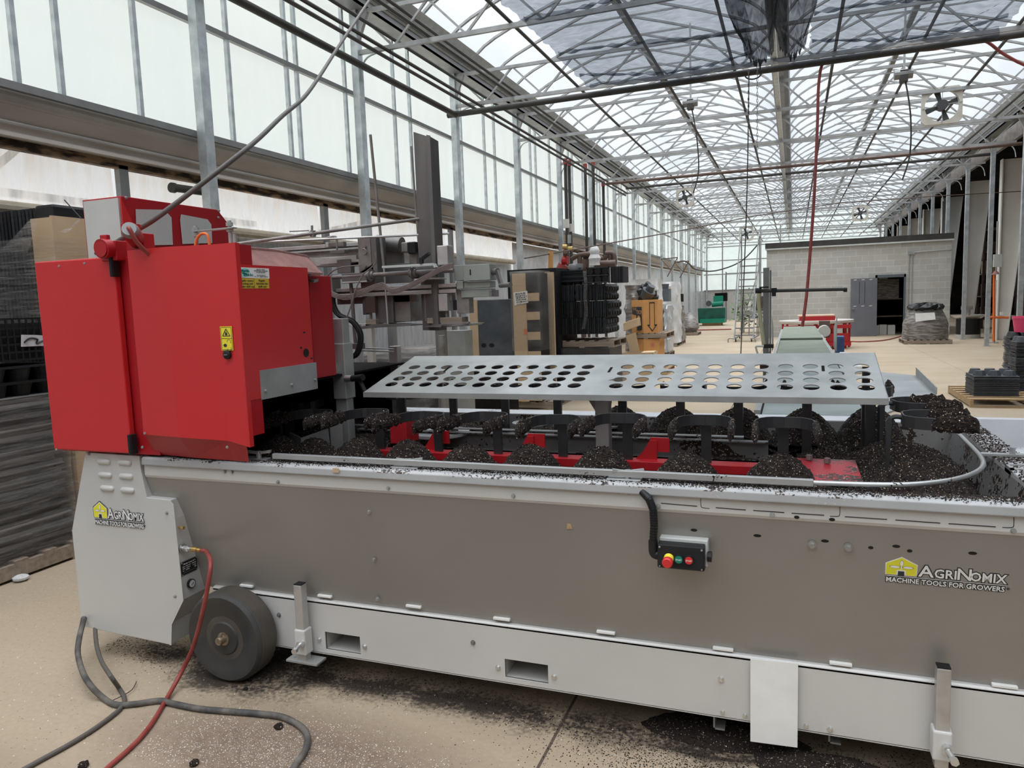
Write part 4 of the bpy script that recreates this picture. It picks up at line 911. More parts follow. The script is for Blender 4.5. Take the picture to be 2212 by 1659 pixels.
# logo decals
def logo(o, ux, uz, w, par, compact=False):
    """house mark, word mark and line of small capitals; o = lower left, w = full width"""
    ux = V(ux).normalized(); uz = V(uz).normalized(); n = ux.cross(uz).normalized(); s = w
    hw = .255*s; hh_ = .185*s*(1.25 if compact else 1); zb = .060*s*(1.25 if compact else 1); k = 1.25 if compact else 1
    L_ = .0012
    def poly_(pts, mat, l, nm='logo_mark'): return obj(nm, MB().prism([o+ux*a+uz*b+n*l for a, b in pts], n*.0004), mat, par)
    def house(g): return [(-g*.8, zb-g*.7), (hw+g*.8, zb-g*.7), (hw+g, zb+hh_*.62+g*.6), (hw/2, zb+hh_+g*1.3), (-g, zb+hh_*.62+g*.6)]
    poly_(house(.020*s), 'ink', L_*.4); poly_(house(.008*s), 'white', L_*.9); poly_(house(0), 'logo_yellow', L_*1.4)
    # pot and leaves
    cx_ = hw/2
    poly_([(cx_-.040*s, zb), (cx_-.040*s, zb+.052*s*k), (cx_+.040*s, zb+.052*s*k), (cx_+.040*s, zb)], 'white', L_*1.9)
    poly_([(cx_-.028*s, zb-.012*s), (cx_-.026*s, zb+.042*s*k), (cx_+.026*s, zb+.042*s*k), (cx_+.028*s, zb-.012*s)], 'ink', L_*2.4)
    def leaf(ca, cb, ra, rb): return [(ca+ra*math.cos(t), cb+rb*math.sin(t)) for t in [q*math.pi/8 for q in range(16)]]
    for c_, r_ in (((cx_, zb+.128*s*k), (.014*s, .030*s*k)), ((cx_-.055*s, zb+.085*s*k), (.042*s, .012*s*k)), ((cx_+.055*s, zb+.085*s*k), (.042*s, .012*s*k))):
        poly_(leaf(*c_, r_[0]*1.12, r_[1]*1.12), 'ink', L_*1.9); poly_(leaf(*c_, *r_), 'white', L_*2.3)
    poly_([(cx_-.004*s, zb+.05*s*k), (cx_-.004*s, zb+.10*s*k), (cx_+.004*s, zb+.10*s*k), (cx_+.004*s, zb+.05*s*k)], 'white', L_*2.3)
    # words: small capitals with taller A and N
    x = hw+.020*s; base_ = zb+.004*s
    for ch, h_, wd in (('A', .172, .125), ('GRI', .130, .180), ('N', .172, .110), ('OMIX', .130, .290)):
        for mat_, of, l in (('ink', .011*s, L_), ('white', .0022*s, L_*1.7)):
            text('logo_lettering', ch, mat_, o+ux*x+uz*base_+n*l, ux, uz, h_*s*k, par, width=wd*s*.97, offset=of)
        x += wd*s
    poly_([(0, zb-.012*s), (.985*s, zb-.012*s), (.985*s, zb-.026*s), (0, zb-.026*s)], 'ink', L_*.8)
    poly_([(0, zb-.014*s), (.985*s, zb-.014*s), (.985*s, zb-.019*s), (0, zb-.019*s)], 'white', L_*1.8)
    for mat_, of, l in (('ink', .009*s, L_), ('white', .0012*s, L_*1.7)):
        text('logo_lettering', 'MACHINE TOOLS FOR GROWERS', mat_, o+uz*(-.022*s*k)+n*l, ux, uz, .072*s*k, par, width=.965*s, offset=of)
    text('logo_lettering', '®', 'ink', o+ux*(.985*s)+n*L_*1.7, ux, uz, .035*s, par)
nsl = V((0, .125, -.53)).normalized()*-1
q = P(1913, 1250, Y=2.55); q = P(1913, 1250, Y=yslant(q.z)-.002)
q2 = P(2178, 1272, Y=q.y)
logo(q, (1, 0, 0), nsl, (q2.x-q.x)*1.0, hopper)
q = P(206, 1127, Y=CY-.002); q2 = P(315, 1140, Y=CY-.002)
logo(q, (1, 0, 0), (0, 0, 1), (q2.x-q.x), cab, True)

# control box on the hopper
def cbp(x, y, Y=2.44): return P(x, y, Y=Y)
c0 = cbp(1421, 1222); c1 = cbp(1519, 1233); t0 = cbp(1424, 1170)
zlo, zhi = P(1470, 1229, Y=2.43).z, P(1470, 1178, Y=2.43).z
x0, x1 = c0.x+.002, P(1522, 1210, Y=2.43).x
cbx = pt('control_box', MB().prism([(x0, 2.50, zhi+.008), (x0, 2.425, zhi), (x0, 2.418, zlo+.004), (x0, 2.43, zlo-.002), (x0, 2.50, zlo)], (x1-x0, 0, 0)), 'black_plastic', bev=.004)
obj('box_back', MB().box(x0+.002, x1+.008, 2.455, 2.53, zlo+.006, zhi+.014), 'light_panel', cbx, bev=.003)
obj('side_gland', MB().cyl((x1+.006, 2.46, (zlo+zhi)/2), (x1+.02, 2.46, (zlo+zhi)/2), .018, 12), 'black_plastic', cbx)
zc_ = (zlo+zhi)/2-.002; Yb = 2.420
xe = P(1444, 1205, Y=2.41).x; xs_ = P(1466, 1213, Y=2.41).x; xt = P(1488, 1216, Y=2.41).x
obj('button_collar', MB().cyl((xe, Yb, zc_), (xe, Yb-.022, zc_-.004), .0165, 20), 'yellow', cbx)
obj('emergency_button', MB().lathe((0,0,0), [(0,-.022),(.014,-.022),(.0175,-.018),(.0175,0),(.015,.004)], 20, 'y')._last((xe, Yb-.022, zc_-.005), 1, (1,1,1), 100), 'red_btn', cbx)
for xx, m_, s_ in ((xs_, 'green_btn', 'START'), (xt, 'red_btn', 'STOP')):
    obj('button_ring', MB().cyl((xx, Yb+.002, zc_), (xx, Yb-.010, zc_), .0155, 20), 'black_plastic', cbx)
    obj('start_button' if s_ == 'START' else 'stop_button', MB().cyl((xx, Yb, zc_), (xx, Yb-.0125, zc_), .0125, 20), m_, cbx)
    text('button_text', s_, 'white', (xx-.0095, Yb-.0130, zc_-.003), (1,0,0), (0,0,1), .0075, cbx, width=.019)
for dx, dz in ((x0+.008, zlo+.008), (x0+.008, zhi-.008), (x1-.008, zlo+.008), (x1-.008, zhi-.008)): bolt((dx, 2.421, dz), r=.0025, par=cbx, h=.003, name='screw')
# corrugated conduit
cp_ = [P(1388, 1063, Y=2.455), P(1402, 1078, Y=2.44), P(1411, 1100, Y=2.437), P(1413, 1135, Y=2.44), P(1411, 1172, Y=2.445)]
mb = MB().tube(cp_, .0115, 10, 6)
for i in range(26):
    k = i/25*(len(cp_)-1); a = int(min(k, len(cp_)-2)); f = k-a; p = cp_[a].lerp(cp_[a+1], f); d = (cp_[min(a+1, len(cp_)-1)]-cp_[a]).normalized()
    mb.cyl(p-d*.0025, p+d*.0025, .0135, 12)
pt('corrugated_conduit', mb, 'black_plastic', smooth=True)
q = P(1411, 1180, Y=2.445); pt('conduit_elbow', MB().tube([q+V((0,0,.02)), q+V((0,0,-.012)), q+V((.004,0,-.026)), q+V((.02,0,-.03))], .016, 12, 3), 'black_plastic', smooth=True)
q = P(727, 1016, Y=2.447); pt('tape_scrap', MB().box(q.x-.016, q.x+.012, 2.444, 2.447, q.z-.009, q.z+.009), 'cardboard')
q = P(1229, 1132, Y=2.5); q = P(1229, 1132, Y=yslant(q.z)-.0015); pt('paint_chip', MB().prism([q+V((-.010,0,-.02)), q+V((.012,.002,-.018)), q+V((.005,0,.004)), q+V((-.002,0,.026))], (0, .001, 0)), 'wood')

# inner trough walls, floor, back rim, right end
pt('inner_front_wall', MB().box(MX0, MX1, 2.535, 2.54, .74, .994), 'inner_steel')
pt('trough_floor', MB().box(MX0-.3, MX1, 2.54, 3.98, .78, .79), 'inner_steel')
pt('back_rim', MB().prism([(MX0-.3, 3.93, .98), (MX0-.3, 3.93, .995), (MX0-.3, 4.08, .995), (MX0-.3, 4.08, .90), (MX0-.3, 4.074, .90), (MX0-.3, 4.074, .985)], (.78-MX0+.3, 0, 0)), 'tray_white')
pt('back_wall', MB().prism([(MX0-.3, 3.93, .99), (MX0-.3, 3.90, .70), (MX0-.3, 3.91, .70), (MX0-.3, 3.94, .99)], (.78-MX0+.3, 0, 0)), 'inner_steel')
pt('outer_back_panel', MB().prism([(MX0-.3, 4.07, .92), (MX0-.3, 3.98, .36), (MX0-.3, 3.99, .36), (MX0-.3, 4.08, .92)], (MX1-MX0+.3, 0, 0)), 'grey_paint')
# right end: sloped steel wall, broad white rim, white tray beyond
pt('end_wall', MB().prism([(.70, 2.60, .98), (.66, 2.60, .80), (.67, 2.60, .80), (.71, 2.60, .98)], (0, 1.33, 0)), 'inner_steel')
pt('end_rim', MB().prism([(.70, 2.50, .975), (.70, 2.50, 1.0), (.80, 2.50, 1.0), (.80, 2.50, .975)], (0, 1.55, 0)), 'rim_paint_heavy', bev=.006)
pt('tray', MB().box(.80, 1.9, 2.62, 4.05, .86, .87).box(.80, .806, 2.62, 4.05, .86, .99).box(.80, 1.9, 4.04, 4.05, .87, 1.0).box(.80, 1.9, 4.05, 4.1, .985, 1.0), 'tray_white', label='white painted side tray')
pt('end_filler', MB().box(.80, 1.9, 2.46, 2.64, .985, .999), 'rim_paint')
# guide rail: square bar then bent round rod, with clamps
ra, rb_ = P(588, 986, Z=1.022), P(1757, 1042, Z=1.022)
RY = (ra.y+rb_.y)/2
gr = pt('guide_rail', MB().box(ra.x, rb_.x, RY-.010, RY+.010, 1.012, 1.034), 'galv_dirty', bev=.002)
obj('rail_rod', MB().tube([(rb_.x-.05, RY, 1.022)]+[P(x, y, Z=1.022) for x, y in ((1800, 1044.5), (1880, 1047), (1960, 1047), (2030, 1041), (2080, 1031), (2112, 1018), (2124, 1004), (2119, 988), (2104, 970), (2086, 952), (2074, 940), (2060, 928))], .0085, 10, 5), 'galv_dirty', gr, smooth=True)
for px, py in ((880, 1008), (1352, 1034), (556, 990)):
    q = P(px, py, Z=1.004)
    c_ = pt('rail_clamp', MB().box(q.x-.065, q.x+.055, q.y-.022, q.y+.022, 1.0, 1.006), 'galv_dirty', bev=.002)
    obj('wing_nut', MB().cyl(q+V((.005,.005,0)), q+V((.005,.005,.03)), .012, 10).obox(q+V((.03,.01,.026)), V((.030,.006,.004)), V((-.003,.008,0)), V((0,0,.005))).obox(q+V((-.02,0,.026)), V((.026,.005,-.003)), V((-.003,.008,0)), V((0,0,.005))), 'galv_dirty', c_)
q = P(2150, 985, Z=1.0)
c_ = pt('rail_clamp', MB().box(.645, .80, q.y-.016, q.y+.016, 1.002, 1.010).cyl((.76, q.y, 1.0), (.76, q.y, 1.035), .010, 8), 'galv_dirty')
q = P(2150, 1008, Z=1.0)
pt('slotted_bracket', MB().box(.70, .77, q.y-.05, q.y-.035, 1.0, 1.006).box(.70, .77, q.y+.02, q.y+.03, 1.0, 1.006).box(.70, .71, q.y-.05, q.y+.03, .95, 1.006), 'galv_dirty')

# centre red beam, brackets, motor, back channel, red end plate
pt('housing_dark_panel', MB().box(-2.66, -2.655, 2.6, 3.9, .86, 1.5).box(-2.66, -2.20, 3.86, 3.87, .86, 1.30).box(-2.66, -2.14, 2.6, 3.86, 1.29, 1.30), 'dark_mid')  # near-black panels added to darken the space under the red housing
pt('centre_beam', MB().prism([(-2.0, 3.02, .95), (-2.0, 3.02, .915), (-2.0, 3.045, .89), (-2.0, 3.10, .89), (-2.0, 3.10, .95)], (1.93, 0, 0)), 'red_plain', bev=.002)
a = P(1040, 962, Z=.95)
def brk(px):
    q = P(px, 955, Y=3.10)
    pt('beam_bracket', MB().prism([(q.x, 3.08, .95), (q.x+.09, 3.08, .95), (q.x+.09, 3.08, 1.03), (q.x+.06, 3.08, 1.03), (q.x+.03, 3.08, .98)], (0, .012, 0)).box(q.x+.06, q.x+.14, 3.09, 3.10, .98, 1.04), 'red_plain')
for px in (915, 1115, 1375): brk(px)
q = P(867, 930, Y=3.05)
mo = pt('drive_head', MB().box(q.x-.045, q.x+.045, 3.02, 3.14, .985, 1.10), 'red_plain', bev=.003)
obj('drive_cap', MB().box(q.x-.03, q.x+.045, 3.03, 3.13, 1.10, 1.108), 'black_plastic', mo)
obj('side_lever', MB().cyl((q.x-.045, 3.06, 1.06), (q.x-.085, 3.06, 1.055), .012, 10).cyl((q.x-.085, 3.06, 1.055), (q.x-.15, 3.06, 1.03), .013, 10), 'black_plastic', mo)
pt('drive_collar', MB().cyl((q.x, 3.09, .94), (q.x, 3.09, .99), .03, 12), 'steel_bright')
pt('back_channel', MB().box(-2.2, -.10, 3.42, 3.426, .90, .975).box(-2.2, -.10, 3.38, 3.426, .975, .98).box(-2.2, -.10, 3.38, 3.426, .895, .90), 'inner_steel')
pt('track_rod', MB().cyl((-2.2, 3.36, 1.005), (-.2, 3.36, 1.005), .006, 8), 'galv_dirty')
rp = [P(*p, Z=.93) for p in ((1712, 970), (1870, 982), (1902, 1042), (1752, 1040))]
ep = pt('red_end_plate', MB().prism([(P(1712, 970, Z=.93).x, 3.26, .93), (.24, 3.26, .93), (.24, 2.86, .93), (P(1748, 1030, Z=.93).x-.02, 2.86, .93)], (0, 0, .012)), 'red_dirty')
for px, py in ((1748, 993), (1787, 1000)):
    q = P(px, py, Z=.945); obj('plate_nut', MB().cyl(q, q+V((0,0,.02)), .013, 6), 'dirty_steel', ep)
pt('sprocket_disc', MB().lathe((-1.72, 3.42, .955), [(0, 0), (.14, 0), (.155, .006), (.155, .02), (.12, .014), (0, .014)], 30), 'tray_white', smooth=True)
pt('small_disc', MB().lathe((-.93, 3.66, .985), [(0, 0), (.12, 0), (.12, .01), (0, .01)], 24), 'rim_paint_heavy', smooth=True)
pt('small_disc', MB().lathe((-1.3, 3.66, .985), [(0, 0), (.10, 0), (.10, .01), (0, .01)], 24), 'rim_paint_heavy', smooth=True)
q = P(665, 960, Y=3.0); pt('deflector_tray', MB().prism([(-2.33, 2.98, .93), (-2.24, 2.95, .93), (-2.24, 2.95, 1.01), (-2.33, 2.98, 1.03)], (.003, .004, 0)).prism([(-2.24, 2.95, .93), (-2.10, 3.1, .93), (-2.10, 3.1, 1.06), (-2.24, 2.95, 1.01)], (.003, -.004, 0)), 'conveyor_steel')

# perforated cover plate with front lip
PX0, PX1, PY0, PZ0, PY1, PZ1 = -1.967, .341, 3.10, 1.218, 3.64, 1.352
TL = math.hypot(PY1-PY0, PZ1-PZ0); us = V((0, PY1-PY0, PZ1-PZ0)).normalized(); un = V((0, -us.z, us.y))
O = V((PX0, PY0, PZ0)); mb = MB(); NS = 20
rows = []
for py in (836, 821, 806.5, 791.6):
    q = P(1694, py, Y=3.3)
    # intersect the sight line with the sloping plate
    d = ray(1694, py); t_ = (O-CAM).dot(un)/d.dot(un); rows.append(((CAM+t_*d)-O).dot(us))
def col_x(px, py=836):
    d = ray(px, py); t_ = (O-CAM).dot(un)/d.dot(un); return (CAM+t_*d).x-PX0
L1 = [col_x(837), col_x(1238)]; L2 = [col_x(1329), col_x(1871)]
cols = [L1[0]+(L1[1]-L1[0])*i/10 for i in range(11)]+[L2[0]+(L2[1]-L2[0])*i/10 for i in range(11)]
W_ = PX1-PX0
cb_ = [0]+[(cols[i]+cols[i+1])/2 for i in range(21)]+[W_]; rb2 = [0]+[(rows[i]+rows[i+1])/2 for i in range(3)]+[TL]
TH = .004
def cell(u0, u1, v0, v1, cu_, cv_, r):
    ring = []; sq = []
    for i in range(NS):
        a = 2*math.pi*i/NS; ca, sa = math.cos(a), math.sin(a)
        ring.append((cu_+r*ca, cv_+r*sa))
        k = min((u1-cu_)/ca if ca > 1e-9 else 1e9, (u0-cu_)/ca if ca < -1e-9 else 1e9, (v1-cv_)/sa if sa > 1e-9 else 1e9, (v0-cv_)/sa if sa < -1e-9 else 1e9)
        sq.append((cu_+k*ca, cv_+k*sa))
    cor = {}
    for (cu2, cv2) in ((u1, v1), (u0, v1), (u0, v0), (u1, v0)):
        a = math.atan2(cv2-cv_, cu2-cu_) % (2*math.pi); cor[int(a/(2*math.pi/NS))] = (cu2, cv2)
    vs = []; fs = []
    w3 = lambda p, h: O+V((1,0,0))*p[0]+us*p[1]+un*h
    for h in (0, -TH):
        for p in ring: vs.append(w3(p, h))
        for p in sq: vs.append(w3(p, h))
    for i in range(NS):
        j = (i+1) % NS
        for b0, fl in ((0, 0), (2*NS, 1)):
            f_ = [b0+i, b0+NS+i]
            if i in cor: vs.append(w3(cor[i], 0 if not fl else -TH)); f_.append(len(vs)-1)
            f_ += [b0+NS+j, b0+j]; fs.append(tuple(f_ if not fl else f_[::-1]))
        fs.append((i, j, 2*NS+j, 2*NS+i))
    mb.add(vs, fs)
for i in range(22):
    for j in range(4): cell(cb_[i], cb_[i+1], rb2[j], rb2[j+1], cols[i], rows[j], .0315)
plt = pt('perforated_plate', mb, 'galv')
e0 = O; e1 = O+V((W_, 0, 0))
obj('plate_lip', MB().box(PX0, PX1, PY0-.003, PY0, PZ0-.024, PZ0+.001).box(PX0, PX1, PY1, PY1+.003, PZ1-.024, PZ1), 'galv', plt)
obj('side_lip', MB().prism([O+un*0, O+us*TL, O+us*TL-V((0,0,.02)), O-V((0,0,.02))], (.003, 0, 0)).prism([O+V((W_,0,0)), O+us*TL+V((W_,0,0)), O+us*TL+V((W_,0,-.02)), O+V((W_,0,-.02))], (-.003, 0, 0)), 'galv', plt)
for px, py in ((1318, 799), (1778, 796)):
    d = ray(px, py); t_ = (O-CAM).dot(un)/d.dot(un); q = CAM+t_*d
    obj('plate_slot', MB().obox(q+un*.0008, V((.006, 0, 0)), us*.035, un*.0006), 'dark_mid', plt)
d = ray(966, 797); t_ = (O-CAM).dot(un)/d.dot(un); q = CAM+t_*d
obj('plate_slot', MB().obox(q+un*.0008, V((.006, 0, 0)), us*.04, un*.0006), 'dark_mid', plt)
cpx = P(1305, 920, Y=3.30).x
sp = pt('centre_post', MB().box(cpx-.032, cpx+.032, 3.26, 3.32, .85, 1.25), 'galv', bev=.004)
obj('post_bracket', MB().prism([(cpx-.10, 3.28, 1.235), (cpx+.06, 3.28, 1.27), (cpx+.05, 3.28, 1.22), (cpx+.035, 3.28, 1.12), (cpx-.035, 3.28, 1.12), (cpx-.06, 3.28, 1.16)], (0, .008, 0)), 'dirty_steel', sp)
pt('end_post', MB().box(PX1-.06, PX1-.03, 3.5, 3.53, .9, 1.30), 'dark_steel')

# pot carriers: flat bar post with a two-pronged fork, prongs caked with soil
# fork: flat strip bent into a wide U
def carrier_meshes():
    m = {}
    w, th = .036, .007
    # strip running along the centre line: list of (x outward, y) , flat bar standing on edge, height w
    def strip(path, z0=1.106, h=.044, t=.006):
        mb = MB(); n = len(path); vs = []
        for i, p in enumerate(path):
            p = V((p[0], p[1], 0)); d = V((*path[min(i+1, n-1)], 0))-V((*path[max(i-1, 0)], 0)); d.normalize(); s_ = V((-d.y, d.x, 0))*t/2
            vs += [p+s_+V((0,0,z0)), p-s_+V((0,0,z0)), p-s_+V((0,0,z0+h)), p+s_+V((0,0,z0+h))]
        fs = [(4*i+a, 4*i+(a+1)%4, 4*(i+1)+(a+1)%4, 4*(i+1)+a) for i in range(n-1) for a in range(4)]+[(3,2,1,0), (4*n-4, 4*n-3, 4*n-2, 4*n-1)]
        return mb.add(vs, fs)
    m['post'] = MB().prism([(-.004, -.020, .86), (.004, -.020, .86), (.014, -.020, 1.112), (.014, -.020, 1.125), (.004, -.020, 1.135), (-.006, -.02, 1.12)], (0, .04, 0))
    m['bridge'] = MB().tube([(.002, 0, 1.06), (.004, 0, 1.11), (.014, 0, 1.130), (.03, 0, 1.136), (.05, 0, 1.133)], .009, 8, 4)
    for s_, nm in ((1, 'p1'), (-1, 'p2')):
        m[nm] = strip([(.050, 0), (.050, .040*s_), (.058, .062*s_), (.085, .088*s_), (.12, .102*s_), (.19, .106*s_), (.275, .104*s_)])
    return m
CM = carrier_meshes()
def caked(s_, seed):
    rnd = random.Random(seed); mb = MB(); n = 14; rr = 9; rings = []
    for i in range(n+1):
        u = i/n; x = .135+.145*u; env = min(1, u*5+.25, (1-u)*9+.35)
        ring = []
        for k in range(rr):
            a = 2*math.pi*k/rr; j = rnd.uniform(.75, 1.25)
            ring.append((x+rnd.uniform(-.002, .002), .105*s_+.0115*math.cos(a)*env*j, 1.126+.030*math.sin(a)*(env if math.sin(a) > 0 else .82)*j+(.004 if math.sin(a) > 0 else 0)*rnd.uniform(0, 1.6)))
        rings.append(ring)
    vs = [p for r_ in rings for p in r_]
    fs = [(i*rr+k, i*rr+(k+1)%rr, (i+1)*rr+(k+1)%rr, (i+1)*rr+k) for i in range(n) for k in range(rr)]+[tuple(range(rr-1, -1, -1)), tuple(range(n*rr, (n+1)*rr))]
    return mb.add(vs, fs)
K1, K2 = caked(1, 3), caked(-1, 4)
CID = [0]; CMESH = {}
def carrier(x, y, rz, dz=0., soil=True, L=1.):
    """fork carrier is bolted to the chain: a part with its own pieces"""
    R = Matrix.Translation(V((x, y, dz)))@Matrix.Rotation(rz, 4, 'Z')
    def tm(mb_): o2 = MB(); o2.v = [tuple(R@V((p[0] if p[0] < .12 else .12+(p[0]-.12)*L, p[1], p[2]))) for p in mb_.v]; o2.f = mb_.f; return o2
    c = pt('pot_carrier', tm(CM['post']), 'dark_steel')
    obj('bridge', tm(CM['bridge']), 'dark_steel', c, smooth=True)
    obj('prong', tm(CM['p1']), 'dark_steel', c, bev=.001); obj('prong', tm(CM['p2']), 'dark_steel', c, bev=.001)
    if soil:
        for K in (K1, K2): obj('caked_soil', tm(K), 'soil', c)
    return c
AX = [P(1690, 945, Y=3.05).x-.302*k for k in range(9)]
rn = random.Random(5)
for k, x in enumerate(AX): carrier(x+rn.uniform(-.012, .012), 3.055, -math.pi/2+rn.uniform(-.10, .10), rn.uniform(-.006, .008), True, 1.5)
for k, px in enumerate((1880, 1743, 1595, 1470, 1345, 1205, 1092, 980, 870)): carrier(P(px, 900, Y=3.46).x, 3.46, math.pi/2+rn.uniform(-.06, .06), .06, k != 3)
carrier(P(1916, 960, Y=3.06).x-.0, 3.06, math.radians(-3), .02)
carrier(P(1900, 940, Y=3.42).x, 3.42, math.radians(8), .02)
for x_, y_ in ((-2.42, 3.10), (-2.05, 3.6)): carrier(x_, y_, 1.9, 0, False)

# soil inside the trough
def mound(cx, cy, z0, r, h, seed, ell=(1, 1), n=40, m_=22):
    rnd = random.Random(seed); ph = [rnd.uniform(0, 6.3) for _ in range(6)]; vs = []; 
    for j in range(m_+1):
        u = j/m_
        for i in range(n):
            a = 2*math.pi*i/n
            rr_ = r*u*(1+.05*math.sin(3*a+ph[0])+.03*math.sin(5*a+ph[1]))
            prof = (1-u**2.2)*(.86)+.14*(1-u)
            jit = rnd.gauss(0, .0032)
            vs.append((cx+rr_*ell[0]*math.cos(a)+rnd.gauss(0, .0018), cy+rr_*ell[1]*math.sin(a)+rnd.gauss(0, .0018), z0+h*prof+jit*(1 if j else 0)))
    fs = [(j*n+i, j*n+(i+1)%n, (j+1)*n+(i+1)%n, (j+1)*n+i) for j in range(m_) for i in range(n)]
    return MB().add(vs, fs)
for k, px in enumerate((1690, 1500, 1322, 1165, 1025, 885, 762, 652, 560)):
    q = P(px, 985, Z=.96)
    nm = ['first', 'second', 'third', 'fourth', 'fifth', 'sixth', 'seventh', 'eighth', 'ninth'][k]
    solo('soil_heap', mound(q.x, 2.88, .90, .145, .135-.01*(k % 3 == 1), 20+k, (1, .9)), 'soil', '%s dark heap of potting soil from the red end plate, along the front guide rail' % nm, 'soil heap', 'front soil heaps on the machine')
for k, (px, hh) in enumerate(((1880, .17), (1735, .15), (1597, .155), (1462, .15), (1340, .15))):
    q = P(px, 930, Y=3.72)
    solo('soil_heap', mound(q.x, 3.72, .93, .16, hh, 40+k, (1, .9)), 'soil', ['back row soil heap at right end under the cover plate corner', 'back row soil heap second from the right, behind a carrier post', 'back row soil heap third from the right', 'back row soil heap fourth from the right', 'back row soil heap just right of the centre post'][k], 'soil heap', 'back soil heaps on the machine')
def bed(x0, x1, y0, y1, fz, seed, nx=80, ny=40, jit=.004):
    rnd = random.Random(seed); g = []
    for j in range(ny+1):
        y = y0+(y1-y0)*j/ny
        g.append([(x0+(x1-x0)*i/nx+rnd.gauss(0, .0015), y+rnd.gauss(0, .0015), fz(x0+(x1-x0)*i/nx, y)+rnd.gauss(0, jit)) for i in range(nx+1)])
    return MB().sheet(g)
def fz1(x, y):  # general fill along the front ledge and under the heaps
    a = .895+.03*math.sin(x*7)*math.sin(y*11)+.02*math.sin(x*19+y*5)
    if y < 2.74: a = max(a, .905+.085*min(1, (2.74-y)/.13)+.008*math.sin(x*13))
    return min(a, .99)
solo('soil_bed', bed(MX0+.1, .12, 2.54, 2.98, fz1, 2, 260, 44), 'soil', 'long bed of dark potting soil between front rim and heaps', 'soil bed', kind='stuff')
def fz2(x, y):  # right end filling, rising to big heaps
    a = .87+.10*math.exp(-((x-.42)**2/.022+(y-2.98)**2/.03))+.12*math.exp(-((x-.47)**2/.03+(y-3.35)**2/.06))
    a += .07*math.exp(-((x-.2)**2/.05+(y-3.42)**2/.012))+.02*math.sin(x*21)*math.sin(y*17)
    a -= .07*math.exp(-((x-.36)**2/.004+(y-2.92)**2/.004))
    if x > .58: a -= (x-.58)*.5
    if y < 2.70 and x < .40: a = max(a, .905+.08*min(1, (2.70-y)/.1)*min(1, (.40-x)/.12))
    return a
solo('soil_bed', bed(.02, .705, 2.545, 3.9, fz2, 3, 110, 180, .0045), 'soil', 'deep pile of dark potting soil at the right end of the machine', 'soil bed', kind='stuff')
solo('soil_bed', bed(-2.9, .1, 3.58, 3.93, lambda x, y: .93+.03*math.sin(x*9+y*3)+.02*math.sin(x*23), 4, 220, 22), 'soil', 'dark potting soil along the back of the machine', 'soil bed', kind='stuff')
solo('soil_bed', bed(-2.95, -1.95, 2.66, 3.7, lambda x, y: .91+.09*math.exp(-((x+2.35)**2/.05+(y-3.4)**2/.04))+.03*math.sin(x*13)*math.sin(y*9), 6, 90, 90), 'soil', 'shadowed potting soil under the red drill housing', 'soil bed', kind='stuff')
# loose crumbs lying on rims, rail and floor
def crumbs(n, fn, r0, r1, seed):
    rnd = random.Random(seed); vs = []; fs = []
    for _ in range(n):
        p = fn(rnd)
        if p is None: continue
        r = rnd.uniform(r0, r1); k = len(vs); a = rnd.uniform(0, 1.5); c_, s_ = math.cos(a)*r, math.sin(a)*r
        x, y, z = p
        vs += [(x+c_, y+s_, z+r*.4), (x-s_, y+c_, z+r*.4), (x-c_, y-s_, z+r*.4), (x+s_, y-c_, z+r*.4), (x, y, z+r*1.1), (x, y, z)]
        for q in range(4): fs += [(k+q, k+(q+1)%4, k+4), (k+(q+1)%4, k+q, k+5)]
    return MB().add(vs, fs)
def on_rim(r):
    x = r.uniform(MX0+.1, 1.5); y = 2.54-abs(r.gauss(0, .034)); 
    d = .45+.55*max(0, math.sin(x*2.1+1)*.5+.5)+(.6 if -.6 < x < .2 else 0)
    if r.random() > d or y < 2.452: return None
    return (x, y, .9995)
solo('soil_crumbs', crumbs(26000, on_rim, .0012, .0036, 1), 'soil', 'crumbs of potting soil scattered along the grey front rim', 'crumbs', kind='stuff')
def on_end(r):
    x = r.uniform(.70, .80); y = r.uniform(2.5, 4.0); return (x, y, 1.0)
solo('soil_crumbs', crumbs(1500, on_end, .0018, .0045, 2), 'soil', 'crumbs of potting soil on the broad right end rim', 'crumbs', kind='stuff')
def on_floor(r):
    x = r.uniform(-3.2, 1.5); y = 2.62+.05*math.sin(x*3)+r.gauss(0, .07)
    if r.random() < .35: x, y = r.gauss(-.25, .28), r.gauss(2.42, .08)
    return (x, y, 0)
solo('soil_crumbs', crumbs(9000, on_floor, .001, .0034, 3), 'soil', 'crumbs of potting soil spilled on the floor under the front panel', 'crumbs', kind='stuff')
def on_floor2(r): return (r.gauss(-1.72, .36), r.gauss(2.04, .16), 0)
solo('perlite_grains', crumbs(5200, on_floor2, .0008, .0022, 4), 'white_box', 'white perlite grains scattered on the brown floor patch beside the hoses', 'grains', kind='stuff')

# red door, guard, side panel
DY = 2.42
dz0, dz1 = 1.021, 1.888; dx0, dx1 = -3.235, -2.750
door = pt('red_door', MB().box(dx0, dx1, DY, DY+.03, dz0, dz1), 'red_paint', bev=.006)
for px, py in ((128, 575), (183, 569), (122, 971)):
    bolt(P(px, py, Y=DY), r=.005, par=door, h=.004, name='screw')
for px, py in ((245, 575), (285, 960)):
    q = P(px, py, Y=DY-.002); obj('hinge', MB().box(q.x-.012, q.x+.010, DY-.012, DY+.02, q.z-.045, q.z+.045).cyl((q.x, DY-.012, q.z-.045), (q.x, DY-.012, q.z+.045), .009, 10), 'black_plastic', door, bev=.002)
pt('cabinet_body', MB().box(dx0+.01, -2.62, DY+.035, 2.95, 1.01, 1.885), 'red_plain', bev=.003)
def gp(x, y, z): return V((x, y, z))
gx = [-2.70, -2.64, -2.414, -2.19, -2.078]; gy = [2.45, 2.395, 2.365, 2.405, 2.400]
